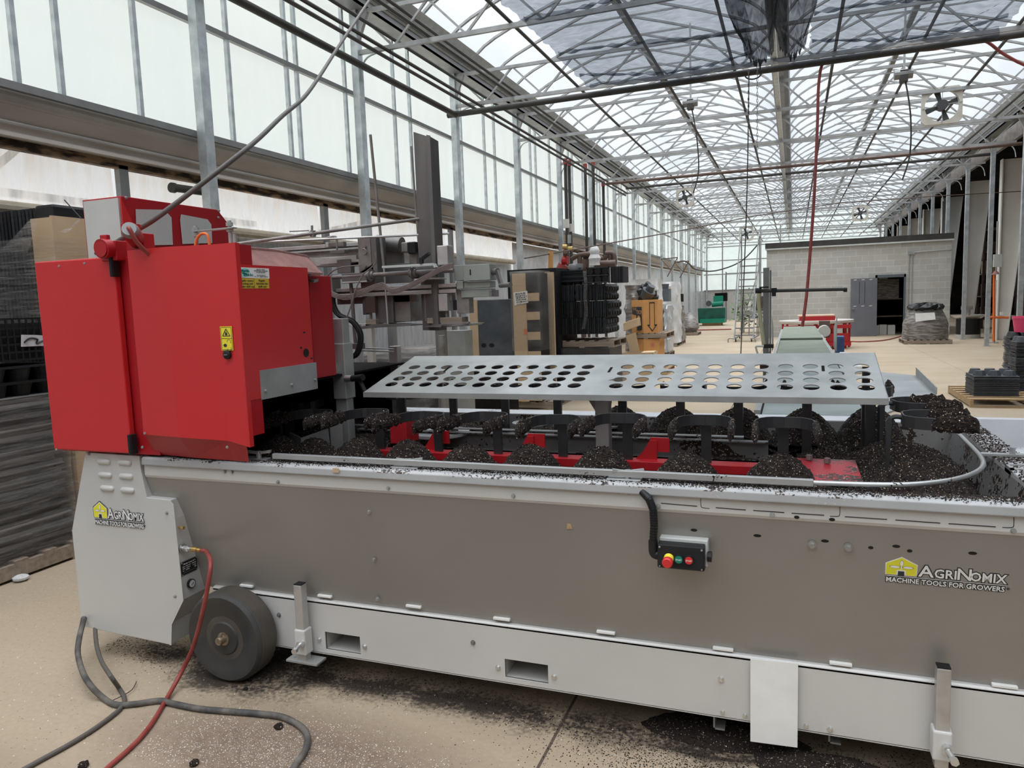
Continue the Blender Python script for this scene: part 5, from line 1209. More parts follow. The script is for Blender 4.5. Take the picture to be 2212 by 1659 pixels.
gz1 = 1.905; gzb = [1.06, 1.06, 1.118, 1.085, 1.082]
gzb = [1.115, 1.115, 1.115, 1.10, 1.078]
mb = MB()
for i in range(4):
    mb.prism([gp(gx[i], gy[i], gzb[i]), gp(gx[i+1], gy[i+1], gzb[i+1]), gp(gx[i+1], gy[i+1], gz1), gp(gx[i], gy[i], gz1)], (0, .003, 0))
mb.box(-2.0775, -2.0745, 2.40, 2.424, 1.078, gz1)
guard = pt('front_guard', mb, 'red_paint')
obj('guard_fill', MB().prism([gp(gx[0], gy[0]+.004, 1.12), gp(gx[2], gy[2]+.004, 1.12), gp(gx[3], gy[3]+.004, 1.12), gp(-2.08, 2.406, 1.12), gp(-2.08, 2.5, 1.12), gp(gx[0], 2.5, 1.12)], (0, 0, gz1-1.125)), 'red_plain', guard)
# lower skirt sloping in to the rim
sk = MB(); top = [gp(gx[1], gy[1]+.004, 1.115), gp(gx[2], gy[2]+.004, 1.115), gp(gx[3], gy[3]+.004, 1.10), gp(-2.10, 2.41, 1.078)]
bot = [gp(-2.66, 2.47, 1.012), gp(-2.43, 2.455, 1.008), gp(-2.22, 2.455, 1.005), gp(-2.13, 2.45, 1.004)]
sk.sheet([bot, top])
pt('lower_skirt', sk, 'red_plain')
for px, py in ((313, 936), (308, 966), (358, 933), (416, 938), (491, 966)): bolt(P(px, py, Y=2.385), r=.006, par=guard, h=.005, name='screw')
# warning sticker and lock
q0 = P(476, 707, Y=2.400); q1 = P(503, 757, Y=2.400)
sx0, sx1, sz0, sz1 = P(477, 730, Y=2.4).x+.001, P(501, 730, Y=2.4).x+.004, P(490, 757, Y=2.4).z, P(488, 705, Y=2.4).z
yS = 2.4005
st = obj('warning_sticker', MB().box(sx0, sx1, yS-.0022, yS-.001, sz0, sz1), 'yellow', guard)
def ln(pts, w, m_='ink', Yo=.0028, closed=False):
    mb_ = MB(); k = len(pts)
    for i in range(k if closed else k-1):
        a, b = pts[i], pts[(i+1) % k]; mb_.bar((a[0], yS-Yo, a[1]), (b[0], yS-Yo, b[1]), w, .0008, up=(0,1,0))
    return obj('pictogram', mb_, m_, guard)
w_, zm = sx1-sx0, (sz0+sz1)/2
g_ = .0035
ln([(sx0+g_, zm), (sx1-g_, zm), (sx1-g_, sz1-g_), (sx0+g_, sz1-g_)], .0012, closed=True); ln([(sx0+g_, sz0+g_), (sx1-g_, sz0+g_), (sx1-g_, zm), (sx0+g_, zm)], .0012, closed=True)
xc_ = (sx0+sx1)/2
ln([(xc_-.019, zm+.010), (xc_+.019, zm+.010), (xc_, sz1-.010)], .0028, closed=True)
obj('pictogram', MB().prism([(xc_-.006, yS-.0032, zm+.013), (xc_+.004, yS-.0032, zm+.013), (xc_+.007, yS-.0032, zm+.022), (xc_+.003, yS-.0032, zm+.020), (xc_+.002, yS-.0032, zm+.030), (xc_-.001, yS-.0032, zm+.021), (xc_-.006, yS-.0032, zm+.034), (xc_-.005, yS-.0032, zm+.02)], (0, .0006, 0)), 'ink', guard)
obj('pictogram', MB().ball((xc_-.009, yS-.003, zm-.028), .009, 10, 6, (1, .1, .75)), 'ink', guard)
for s_ in (1, -1):
    c0_ = (xc_+.011, zm-.028+.014*s_)
    ln([(c0_[0]+.009*math.cos(a), c0_[1]+.010*math.sin(a)) for a in [(-.6+q*.55)*s_+(0 if s_ > 0 else 0) for q in range(8)]], .0011)
q = P(492, 766, Y=2.4); lk = obj('quarter_turn_lock', MB().lathe((q.x, 2.4, q.z), [(0, -.012), (.010, -.012), (.018, -.008), (.0185, 0)], 24, 'y'), 'black_plastic', guard, smooth=True)
obj('lock_slot', MB().box(q.x-.009, q.x+.009, 2.386, 2.3885, q.z-.002, q.z+.002), 'bar_grey', guard)
# right side panel, strip and stickers (faces +X)
SXX = -2.078
def spx(x, y, X=SXX): return P(x, y, X=X)
a, b, c, d = spx(508, 574), spx(663, 578), spx(690, 828), spx(540, 861)
yb_, yf_ = spx(672, 700).y, 2.41
side = pt('side_panel', MB().prism([(SXX, yf_, 1.268), (SXX, yb_, 1.268), (SXX, yb_, 1.82), (SXX, yf_, 1.82)], (-.004, 0, 0)), 'red_paint')
zs0 = spx(620, 845).z; zs1 = spx(620, 788).z; ys0 = spx(560, 800).y; ys1 = spx(687, 790).y
strip_ = obj('grey_strip', MB().box(SXX, SXX+.004, ys0, yb_+.015, 1.262, 1.385), 'galv', side)
for px, py in ((573, 844), (630, 831), (680, 820)): bolt(spx(px, py, SXX+.004), (1,0,0), .008, side)
q = spx(661, 762); obj('round_hole', MB().cyl(q, q+V((.0015,0,0)), .020, 20), 'dark_void', side)
for px, py in ((657, 718), (650, 751), (673, 774)):
    q = spx(px, py); obj('slot_hole', MB().obox(q, (.0012,0,0), (0,.007,0), (0,0,.0035)), 'dark_void', side)
def sticker(x0_, y0_, x1_, y1_, mat_, nm):
    p0 = spx(x0_, y1_); p1 = spx(x1_, y0_); zt_, zb_ = spx(x0_, y0_).z, spx(x0_, y1_).z
    obj(nm, MB().box(SXX, SXX+.0014, p0.y, p1.y, zb_, zt_), mat_, side); return p0.y, p1.y, zb_, zt_
a0, a1, b0, b1 = sticker(513, 577, 580, 600, 'white', 'maker_sticker')
lx = SXX+.0022
for (yy, zz, ry, rz_) in ((.24, .62, .13, .30), (.17, .28, .13, .22)):
    obj('sticker_blob', MB().prism([(lx-.0004, a0+(a1-a0)*(yy+ry*math.cos(t)), b0+(b1-b0)*(zz+rz_*math.sin(t))) for t in [q*math.pi/7 for q in range(14)]], (.0003, 0, 0)), 'mint', side)
text('sticker_text', 'Martin', 'teal', (lx, a0+(a1-a0)*.10, b0+(b1-b0)*.58), (0,1,0), (0,0,1), (b1-b0)*.34, side, width=(a1-a0)*.24, offset=.0006)
text('sticker_text', 'Stolze b.v.', 'teal', (lx, a0+(a1-a0)*.17, b0+(b1-b0)*.22), (0,1,0), (0,0,1), (b1-b0)*.34, side, width=(a1-a0)*.30, offset=.0005)
for k, s_ in enumerate(('VERKOOP - SERVICE', 'TRANSPORTTECHNIEK - OPPOTMACHINES', 'EN TUIN MACHINES', '', 'www.martinstolze.nl', 'Tel. +31 - (0)174-670612')):
    if s_: text('sticker_text', s_, 'ink', (lx, a0+(a1-a0)*(.50+(.08 if k in (0, 2, 4) else 0)), b0+(b1-b0)*(.83-.14*k)), (0,1,0), (0,0,1), (b1-b0)*.10, side, width=(a1-a0)*(.28 if k in (0, 2, 4) else .44))
for (x0_, x1_, ls) in ((515, 548.5, ('Regular remove', 'potting soil', 'under drill rod')), (549.5, 580, ('Regular', 'lubricate the', 'drill rod'))):
    a0, a1, b0, b1 = sticker(x0_, 601, x1_, 623, 'sticker_yellow', 'instruction_sticker')
    for k, s_ in enumerate(ls):
        wd = len(s_)/14.5*.86; text('sticker_text', s_, 'ink', (lx, a0+(a1-a0)*(.5-wd/2), b0+(b1-b0)*(.70-.30*k)), (0,1,0), (0,0,1), (b1-b0)*.26, side, width=(a1-a0)*wd)
# dusty drill hood behind the panel
hx0 = -2.62
pt('drill_hood',
   MB().prism([(hx0, 2.46, 1.30), (hx0, 2.46, 1.905), (hx0, 2.75, 1.905), (hx0, 3.0, 1.89), (hx0, 3.10, 1.80), (hx0, 3.10, 1.30)], (-2.17-hx0, 0, 0)), 'dusty_red', bev=.004)
pt('hood_slope', MB().prism([(-2.18, 2.47, 1.904), (-2.18, 2.75, 1.904), (-2.18, 3.0, 1.888), (-2.09, 3.0, 1.80), (-2.085, 2.47, 1.81)], (0, 0, -.008)), 'dusty_red')
pt('rear_housing', MB().box(-2.60, -2.135, 2.95, 3.13, 1.30, 1.79), 'red_plain', bev=.003)
for px, py in ((671, 607),): 
    q = P(px, py, X=-2.13); pt('wing_screw', MB().cyl(q, q+V((.03,0,0)), .007, 8).obox(q+V((.03,0,0)), (.002,0,0), (0,.018,.004), (0,0,.006)), 'dirty_steel')
# threaded rods with bridge and orange hose loop on top of the guard
for px, Yq in ((425, 2.44), (499, 2.46)):
    q = P(px, 530, Y=Yq); zt = P(px, 487 if px < 450 else 476, Y=Yq).z
    pt('threaded_rod', MB().cyl((q.x, Yq, 1.88), (q.x, Yq, zt), .008, 10).cyl((q.x, Yq, zt-.045), (q.x, Yq, zt-.03), .014, 6).cyl((q.x, Yq, zt-.022), (q.x, Yq, zt-.008), .014, 6), 'galv')
qa, qb = P(420, 500, Y=2.44), P(507, 492, Y=2.46)
pt('rod_bridge', MB().bar(qa, qb, .03, .005), 'galv')
pt('support_tube', MB().cyl(P(506, 505, Y=2.47), P(511, 578, Y=2.47), .009, 10), 'galv')
pt('orange_loop', MB().tube([P(x, y, Y=2.43) for x, y in ((422, 532), (426, 515), (436, 505), (448, 508), (453, 530))], .006, 8, 5), 'orange', smooth=True)
# power sockets on the door top
def socket(px, py, plug):
    q = P(px, py, Y=2.42)
    s_ = pt('power_socket', MB().box(q.x-.045, q.x+.045, 2.41, 2.47, q.z-.065, q.z+.02), 'red_plain', bev=.004)
    if not plug:
        obj('socket_lid', MB().cyl((q.x+.004, 2.41, q.z-.012), (q.x+.004, 2.372, q.z-.016), .042, 24).cyl((q.x+.004, 2.372, q.z-.016), (q.x+.004, 2.369, q.z-.016), .034, 24), 'red_plain', s_, smooth=True)
        obj('lid_hinge', MB().box(q.x-.02, q.x+.02, 2.39, 2.41, q.z+.015, q.z+.045), 'red_plain', s_, bev=.003)
    else:
        obj('open_lid', MB().cyl((q.x-.005, 2.40, q.z+.045), (q.x-.005, 2.40, q.z+.055), .040, 20), 'red_plain', s_)
        obj('plug', MB().cyl((q.x+.0, 2.42, q.z-.01), (q.x+.045, 2.36, q.z+.01), .034, 16).cyl((q.x+.04, 2.365, q.z+.008), (q.x+.065, 2.33, q.z+.02), .036, 16), 'red_plain', s_, smooth=True)
        obj('plug_nut', MB().cyl((q.x+.065, 2.33, q.z+.02), (q.x+.080, 2.31, q.z+.027), .034, 14, .028), 'bar_grey', s_, smooth=True)
        obj('plug_cord', MB().tube([(q.x+.078, 2.31, q.z+.03), (q.x+.09, 2.305, q.z+.02), (q.x+.097, 2.33, q.z-.03), (q.x+.10, 2.40, q.z-.09)], .009, 8), 'hose_red', s_, smooth=True)
socket(237, 531, False); socket(296, 515, True)
# upper electrical cabinet, grey face and red windowed side
ux0, ux1, uy0, uz1 = -3.50, -3.225, 2.92, 2.243
uy1 = P(470, 452, X=ux1).y
ub = pt('upper_cabinet', MB().prism([(ux1, uy0, 1.6), (ux1, uy0, uz1), (ux1, uy1, uz1), (ux1, uy1+.10, uz1-.09), (ux1, uy1+.16, 1.6)], (ux0-ux1, 0, 0)), 'red_plain', bev=.003)
obj('grey_face', MB().box(ux0+.02, ux1-.012, uy0-.012, uy0, 1.6, uz1-.01), 'light_panel', ub)
obj('corner_gusset', MB().prism([(ux1+.001, uy0-.01, uz1-.01), (ux1+.001, uy0+.10, 2.02), (ux1+.001, uy0+.16, 1.9), (ux1+.001, uy0-.01, 1.9)], (.006, 0, 0)), 'red_paint', ub)
for (pts_) in (((293, 452), (355, 453), (370, 470), (373, 529), (310, 530), (295, 510)), ((391, 463), (448, 474), (456, 485), (458, 525), (394, 527), (389, 475))):
    obj('grey_window', MB().prism([P(x, y, X=ux1+.004) for x, y in pts_], (.002, 0, 0)), 'light_panel', ub)
for px, py in ((272, 427), (472, 455), (471, 470)): bolt(P(px, py, X=ux1+.006), (1,0,0), .008, ub)

# ---------------- gantry with pot dispenser (Y about 3.5)
GY = 3.5
def gb(name, x0_, y0_, x1_, y1_, dY=0., d=.06, mat='dirty_steel', bev=.002, par=pm, **k): return obj(name, MB().pbox(x0_, y0_, x1_, y1_, GY+dY, d), mat, par, bev=bev, **k)
# floor standing posts
pz = P(736, 935, Y=GY-.3)
gpost = pt('gantry_post', MB().box(P(722, 820, Y=3.2).x, P(747, 820, Y=3.2).x, 3.2, 3.26, .80, P(733, 688, Y=3.2).z), 'galv', bev=.004)
obj('post_sleeve', MB().box(P(716, 760, Y=3.19).x, P(744, 760, Y=3.19).x, 3.185, 3.27, P(730, 862, Y=3.19).z, P(730, 742, Y=3.19).z), 'galv', gpost, bev=.004)
pt('clamp_arm', MB().box(P(686, 790, Y=3.15).x, P(722, 790, Y=3.15).x, 3.14, 3.19, P(700, 808, Y=3.15).z, P(700, 783, Y=3.15).z), 'galv_dirty')
cl_ = pt('clamp_lever', MB().cyl(P(746, 818, Y=3.18), P(760, 818, Y=3.18), .018, 12), 'steel_bright')
obj('lever_grip', MB().cyl(P(760, 818, Y=3.18), P(784, 815, Y=3.16), .017, 12).bar(P(776, 820, Y=3.17), P(790, 850, Y=3.15), .02, .012), 'black_plastic', cl_, smooth=True)
# upper beam from the hood
gb('upper_beam', 628, 556, 770, 576, .0, .05, 'alu'); gb('beam_flange', 560, 530, 782, 538, .0, .1, 'alu'); gb('beam_flange', 560, 541, 782, 545, .0, .1, 'alu'); gb('beam_web', 640, 545, 780, 556, .02, .05, 'dirty_steel')
pt('slanted_flange', MB().prism([P(x, y, Y=GY-.01) for x, y in ((668, 556), (775, 560), (775, 573), (684, 574))], (0, .05, 0)), 'alu')
gb('beam_soffit', 690, 567, 775, 575, -.01, .05, 'mag_steel')
ep_ = gb('end_plate', 774, 513, 803, 590, -.06, .01, 'dirty_steel')
obj('end_plate_foot', MB().prism([P(x, y, Y=GY-.06) for x, y in ((778, 588), (806, 570), (806, 580), (812, 620), (780, 622))], (0, .01, 0)), 'dirty_steel', ep_)
gb('end_cover', 801, 511, 814, 600, -.06, .10, 'mag_steel')
for px, py, r in ((789, 533, .012), (790, 545, .012), (790, 575, .010)): bolt(P(px, py, Y=GY-.06), r=r, par=ep_, mat='dirty_steel')
pt('hook', MB().tube([P(786+5*math.cos(a), 544+6*math.sin(a), Y=GY-.08) for a in [q*.55-2.2 for q in range(8)]], .004, 6), 'dirty_steel')
pt('back_cylinder', MB().cyl(P(815, 524, Y=GY+.1), P(868, 529, Y=GY+.1), .042, 18), 'mag_steel', smooth=True)
gb('cylinder_head', 866, 523, 880, 545, .06, .1, 'dirty_steel', bev=.006)
gb('black_bumper', 880, 522, 897, 548, .05, .1, 'black_plastic', bev=.006)
gb('bumper_bar', 884, 548, 900, 575, .08, .03, 'dirty_steel'); gb('web_plate', 816, 537, 868, 575, .12, .01, 'mag_steel'); gb('lower_web', 866, 540, 872, 575, .12, .01, 'mag_steel')
# long rods
pt('feed_rod', MB().cyl(P(505, 528, Y=2.9), P(905, 473, Y=3.5), .0085, 10), 'dirty_steel', smooth=True)
pt('feed_rod', MB().cyl(P(560, 523, Y=3.1), P(970, 504.5, Y=3.6), .006, 8), 'alu', smooth=True)
pt('rod_knuckle', MB().cyl(P(676, 498, Y=3.15), P(676, 512, Y=3.15), .014, 10).cyl(P(669, 505, Y=3.14), P(682, 503, Y=3.16), .013, 10).cyl(P(674, 487, Y=3.15), P(674, 500, Y=3.15), .006, 8), 'dirty_steel', smooth=True)
pt('sensor_stem', MB().cyl(P(625, 500, Y=3.1), P(668, 498, Y=3.15), .003, 6), 'dirty_steel')
pt('bent_rod', MB().tube([P(x, y, Y=3.35) for x, y in ((676, 518), (700, 515), (722, 511), (727, 517), (728, 540))], .006, 8), 'dirty_steel', smooth=True)
gb('rod_bolt', 702, 523, 742, 533, -.08, .03, 'dirty_steel'); gb('rod_block', 703, 524, 709, 534, -.09, .04, 'alu'); gb('clamp_block', 712, 540, 744, 548, -.08, .04, 'mag_steel')
# tall magazine: steel angle profile
mz = pt('pot_magazine', MB().prism([(P(893, 285, Y=GY).x, GY, 1.50), (P(893, 285, Y=GY).x, GY, P(893, 285, Y=GY).z), (P(921, 292, Y=GY-.06).x, GY-.06, P(921, 294, Y=GY-.06).z), (P(921, 292, Y=GY-.06).x, GY-.06, 1.50)], (.003, .005, 0)), 'mag_steel')
xq = P(921, 292, Y=GY-.06).x
obj('magazine_wing', MB().prism([(xq, GY-.06, 1.50), (xq+.022, GY-.065, 1.50), (xq+.022, GY-.065, P(930, 293, Y=GY-.06).z), (xq, GY-.06, P(921, 291, Y=GY-.06).z)], (0, .005, 0)).prism([(xq+.022, GY-.065, 1.50), (P(946, 305, Y=GY).x, GY, 1.50), (P(946, 305, Y=GY).x, GY, P(944, 305, Y=GY).z), (xq+.022, GY-.065, P(930, 295, Y=GY-.06).z)], (0, .005, 0)), 'mag_steel', mz)
pt('guide_rod', MB().cyl(P(800, 291, Y=GY-.05), P(829, 577, Y=GY-.05), .0075, 10), 'dirty_steel', smooth=True)
pt('guide_rod', MB().cyl(P(829, 577, Y=GY-.05), P(838, 700, Y=GY-.05), .005, 8), 'alu', smooth=True)
pt('guide_rod', MB().cyl(P(888, 316, Y=GY+.08), P(908, 575, Y=GY+.08), .006, 8), 'dirty_steel', smooth=True)
pt('air_cylinder', MB().box(P(944, 555, Y=GY-.1).x, P(967, 555, Y=GY-.1).x, GY-.1, GY-.03, P(956, 573, Y=GY-.1).z, P(956, 530, Y=GY-.1).z), 'alu', bev=.004)
# main cross beam (two slots), spindle, hand crank
gb('cross_beam', 712, 618, 985, 626, -.05, .05, 'alu'); gb('cross_beam', 712, 630, 985, 638, -.05, .05, 'alu'); gb('beam_core', 712, 624, 985, 633, -.03, .02, 'mag_steel')
pt('spindle', MB().cyl(P(719, 599, Y=GY-.09), P(980, 584, Y=GY-.09), .012, 12), 'dirty_steel', smooth=True)
for px, py in ((800, 594), (892, 590)):
    q = P(px, py, Y=GY-.09); n_ = pt('spindle_nut', MB().cyl(q-V((.02,0,0)), q+V((.02,0,0)), .02, 12).cyl(q-V((.004,0,0)), q+V((.006,0,0)), .032, 16), 'dirty_steel', smooth=True)
gb('carriage_plate', 738, 590, 792, 611, -.10, .06, 'mag_steel'); gb('carriage_plate', 893, 575, 950, 604, -.06, .05, 'mag_steel'); gb('carriage_base', 737, 608, 792, 611, -.11, .08, 'alu'); gb('carriage_base', 894, 601, 950, 604, -.11, .08, 'alu')
gb('left_end_bracket', 706, 593, 718, 636, -.08, .08, 'dirty_steel')
pt('swing_arm', MB().bar(P(828, 577, Y=GY-.12), P(938, 571, Y=GY-.12), .03, .012).bar(P(938, 570, Y=GY-.12), P(942, 578, Y=GY-.12), .03, .008), 'light_panel')
lv = pt('clamp_handle', MB().cyl(P(911, 570, Y=GY-.13), P(910, 556, Y=GY-.13), .012, 10).bar(P(909, 561, Y=GY-.13), P(928, 547, Y=GY-.14), .016, .018), 'black_plastic', bev=.003)
eb = gb('end_box', 1001, 571, 1058, 606, -.07, .09, 'hammer_grey')
gb('end_box_face', 981, 573, 1002, 606, -.06, .09, 'hammer_grey'); gb('end_box_lower', 1002, 608, 1058, 622, -.05, .08, 'hammer_grey'); gb('end_box_lower', 996, 624, 1060, 642, -.04, .07, 'hammer_grey')
gb('end_mount', 986, 608, 1000, 624, -.06, .06, 'hammer_grey'); gb('beam_tip', 1056, 626, 1062, 641, -.05, .1, 'dirty_steel')
ck = pt('hand_crank', MB().cyl(P(1056, 589, Y=GY-.02), P(1075, 586, Y=GY-.06), .016, 10).bar(P(1074, 585, Y=GY-.06), P(1083, 616, Y=GY-.08), .014, .022).cyl(P(1081, 617, Y=GY-.08), P(1103, 615, Y=GY-.14), .012, 12), 'mag_steel', smooth=True)
pt('slot_mark', MB().obox(P(1016, 588, Y=GY-.071), (.003,0,0), (0,.001,0), (0,0,.014)), 'dark_void')
# lower housings and grippers
gb('lower_crossbar', 728, 640, 900, 655, .0, .03, 'mag_steel')
gb('dispenser_shell', 810, 632, 849, 698, -.02, .14, 'mag_steel'); gb('dispenser_shell', 848, 630, 886, 695, .0, .14, 'dirty_steel'); gb('upper_shell', 806, 570, 888, 612, .08, .03, 'mag_steel')
gb('left_block', 790, 642, 810, 676, -.05, .06, 'pipe_brown'); gb('left_rail', 783, 640, 790, 680, -.02, .05, 'mag_steel')
pt('piston', MB().cyl(P(801, 676, Y=GY-.03), P(802, 694, Y=GY-.03), .008, 8), 'dirty_steel')
gb('wood_pad', 790, 690, 812, 701, -.05, .08, 'wood_old')
gp_ = pt('gripper_plate', MB().prism([P(x, y, Y=GY-.10) for x, y in ((776, 706), (812, 700), (888, 702), (888, 704), (812, 708), (780, 711))], (0, .16, 0)), 'mag_steel')
gb('right_shell', 916, 628, 945, 694, -.02, .14, 'mag_steel'); gb('right_bracket', 944, 627, 976, 650, -.03, .05, 'dirty_steel'); gb('right_valve', 947, 635, 966, 672, -.06, .05, 'alu'); gb('right_plate', 940, 650, 952, 684, -.02, .03, 'dirty_steel')
gb('right_housing', 986, 626, 1013, 677, -.03, .06, 'dirty_steel'); gb('black_actuator', 978, 648, 986, 670, -.03, .04, 'black_plastic')
pt('piston', MB().cyl(P(964, 670, Y=GY-.03), P(966, 698, Y=GY-.03), .008, 8), 'dirty_steel'); pt('piston', MB().cyl(P(993, 677, Y=GY-.03), P(994, 694, Y=GY-.03), .006, 8), 'dirty_steel')
gb('wood_pad', 922, 686, 998, 698, -.05, .08, 'wood_old')
pt('gripper_plate', MB().prism([P(x, y, Y=GY-.10) for x, y in ((911, 706), (950, 700), (1020, 699), (1012, 704), (952, 707))], (0, .16, 0)), 'mag_steel')
pt('gripper_bar', MB().prism([P(x, y, Y=GY-.10) for x, y in ((953, 697), (1012, 695), (1013, 704), (953, 707))], (0, .02, 0)), 'dirty_steel')
# cables of the gantry
for k, (dz_, r) in enumerate(((0, .0042), (3, .0042), (6, .0036), (-3, .0036))):
    pt('cable_bundle', MB().tube([P(x, y+dz_, Y=GY-.13) for x, y in ((706, 596), (702, 612), (712, 630), (735, 640), (757, 640), (785, 628), (815, 617), (828, 615), (838, 622), (850, 628), (880, 618), (920, 598), (955, 579), (978, 572))], r, 6, 5), 'wire_brown', smooth=True)
pt('cable_bundle', MB().tube([P(x, y, Y=GY-.14) for x, y in ((810, 545), (812, 565), (800, 580), (785, 592), (775, 610), (765, 635), (760, 655), (748, 690), (740, 718))], .004, 6, 5), 'wire_brown', smooth=True)
pt('cable_bundle', MB().tube([P(x, y, Y=GY-.1) for x, y in ((705, 600), (715, 588), (735, 578), (755, 575), (780, 573))], .004, 6, 5), 'wire_brown', smooth=True)
for k in (0, 1):
    pt('black_loom', MB().tube([P(x+4*k, y, Y=GY-.1) for x, y in ((716, 640), (718, 660), (730, 680), (752, 690), (765, 700), (776, 720), (776, 745), (768, 765), (756, 772))], .012, 8, 5), 'black_plastic', smooth=True)
pt('drop_rod', MB().cyl(P(758, 610, Y=GY-.05), P(768, 742, Y=GY-.05), .010, 8), 'dirty_steel', smooth=True)
gb('rod_foot', 748, 742, 776, 754, -.08, .06, 'mag_steel'); gb('side_lock', 728, 560, 757, 590, -.02, .04, 'mag_steel')
pt('tie_rod', MB().cyl(P(775, 752, Y=GY), P(850, 754, Y=GY+.2), .004, 6).cyl(P(775, 757, Y=GY), P(850, 760, Y=GY+.2), .004, 6), 'alu')
gb('rear_post', 845, 748, 862, 930, .3, .05, 'alu'); gb('rear_post', 838, 693, 850, 780, .5, .05, 'galv'); gb('rear_post', 768, 700, 778, 860, .55, .04, 'galv')
# ================================================================== THINGS AROUND THE HALL
def pallet(x0, x1, y0, y1, label, mat='wood', group=None, along='x', n=7, z=0.):
    t = thing('pallet', label, 'pallet', ((x0+x1)/2, (y0+y1)/2, z), group)
    w = (x1-x0) if along == 'x' else (y1-y0); b = .09
    for k in range(n):
        c = b/2+(w-b)*k/(n-1)
        if along == 'x': obj('top_board', MB().box(x0+c-b/2, x0+c+b/2, y0, y1, z+.105, z+.122), mat, t)
        else: obj('top_board', MB().box(x0, x1, y0+c-b/2, y0+c+b/2, z+.105, z+.122), mat, t)
    for k in range(3):
        if along == 'x': yy = y0+.02+(y1-y0-.04)*k/2; obj('stringer', MB().box(x0, x1, yy-.02, yy+.02, z+.018, z+.105), mat, t)
        else: xx = x0+.02+(x1-x0-.04)*k/2; obj('stringer', MB().box(xx-.02, xx+.02, y0, y1, z+.018, z+.105), mat, t)
    for k in range(3):
        c = b/2+(w-b)*k/2
        if along == 'x': obj('bottom_board', MB().box(x0+c-b/2, x0+c+b/2, y0, y1, z, z+.018), mat, t)
        else: obj('bottom_board', MB().box(x0, x1, y0+c-b/2, y0+c+b/2, z, z+.018), mat, t)
    return t
def tray_mesh(lx, ly, nx, ny, h=.055, cup=True, lip=.012):
    """nursery tray lying upside down: flat skirt with rows of pot cups standing up; origin at the skirt's bottom centre"""
    mb = MB(); mb.box(-lx/2, lx/2, -ly/2, ly/2, 0, lip)
    if cup:
        for i in range(nx):
            for j in range(ny):
                cx_, cy2 = -lx/2+lx*(i+.5)/nx, -ly/2+ly*(j+.5)/ny
                mb.cyl((cx_, cy2, lip), (cx_, cy2, lip+h), min(lx/nx, ly/ny)*.47, 12, min(lx/nx, ly/ny)*.33)
    return mb
def tray_stack(x, y, z0, lx, ly, n, pitch, label, group, mat='tray_grey', rz=0., seed=0, cup=(4, 2), jit=.004):
    rn = random.Random(seed); flat = tag(obj('plant_tray', tray_mesh(lx, ly, 1, 1, cup=False, lip=pitch*.62), mat, local=True), label, 'tray', group)
    for k in range(n-1):
        o = flat if k == 0 else flat.copy()
        if k: COL.objects.link(o)
        o.location = (x+rn.gauss(0, jit), y+rn.gauss(0, jit), z0+k*pitch); o.rotation_euler = (0, 0, rz+rn.gauss(0, .006))
    top = tag(obj('plant_tray', tray_mesh(lx, ly, cup[0], cup[1], h=.07, lip=pitch*.7), mat, local=True, bev=.003), label.replace('nursery tray in', 'topmost tray with raised cups on'), 'tray', group)
    top.location = (x, y, z0+(n-1)*pitch); top.rotation_euler = (0, 0, rz)
def wrapm(x0, x1, y0, y1, z0, z1, seed, bulge=.02, n=28, m=20, shrink=0., open_top=False):
    """stretch film wound round a block, with folds"""
    rnd = random.Random(seed); g = []; per = []
    for i in range(n): per.append((x0+(x1-x0)*i/n, y0, 0, -1))
    for i in range(n): per.append((x1, y0+(y1-y0)*i/n, 1, 0))
    for i in range(n): per.append((x1-(x1-x0)*i/n, y1, 0, 1))
    for i in range(n): per.append((x0, y1-(y1-y0)*i/n, -1, 0))
    per.append(per[0])
    ph = [rnd.uniform(0, 6.3) for _ in range(5)]
    for j in range(m+1):
        z = z0+(z1-z0)*j/m; row = []
        for i, (x, y, nx_, ny_) in enumerate(per):
            i_ = i % (4*n); b = .004+bulge*(.5+.5*math.sin(z*23+ph[0]+.6*math.sin(i_*.13+ph[1])))*(.5+.5*math.sin(i_*.35+z*9+ph[2]))
            s_ = 1-shrink*(j/m)**2; xc, yc = (x0+x1)/2, (y0+y1)/2
            row.append((xc+(x-xc)*s_+nx_*b, yc+(y-yc)*s_+ny_*b, z))
        g.append(row)
    mb = MB().sheet(g)
    if not open_top:
        k = len(mb.v); top = g[-1]; mb.add([((x0+x1)/2, (y0+y1)/2, z1+.015)]+top, [(0, i+1, i+2) for i in range(len(top)-1)])
    return mb

# ---- left edge: pallet of film-wound trays close to the camera
a = P(150, 1175, X=-4.78); XA = -4.56
lp = pallet(-5.25, XA, 1.9, 3.56, 'long worn wooden pallet under the film wound trays at the left edge', 'wood_old', along='y', n=9)
solo('paper_scrap', MB().ball((P(45, 1248, Z=.02).x, P(45, 1248, Z=.02).y, .02), .05, 8, 5, (1, 1, .4)), 'paper', 'crumpled pale scrap of paper beside the left pallet', 'scrap')
ts = 'grey plastic tray in the tall film wound stack at the left edge of the picture'
tl = tag(obj('plant_tray', MB().box(-.27, .27, -.38, .38, 0, .022).box(-.24, .24, -.35, .35, .022, .06).box(-.285, .285, -.395, .395, .06, .068), 'tray_pale', local=True), ts, 'tray', 'film wound trays at the left edge')
rn = random.Random(3); first = True
for k in range(15):
    for yy in (2.33, 3.13):
        o = tl if first else tl.copy()
        if not first: COL.objects.link(o)
        first = False
        o.location = (-4.88+rn.gauss(0, .008), yy+rn.gauss(0, .008), .125+k*.068)
solo('stretch_film', wrapm(-5.18, -4.585, 1.95, 3.54, .06, 1.13, 5, .020), 'wrap', 'torn clear stretch film wound round the tall left tray stack', 'film', smooth=True)
tc_ = tag(obj('pot_carrier_tray', MB().box(-.22, .22, -.32, .32, .07, .085), 'tray_black', local=True), 'x', 'tray', 'loose black trays with pots above the left stack')
mb = MB().box(-.24, .24, -.34, .34, .085, .10)
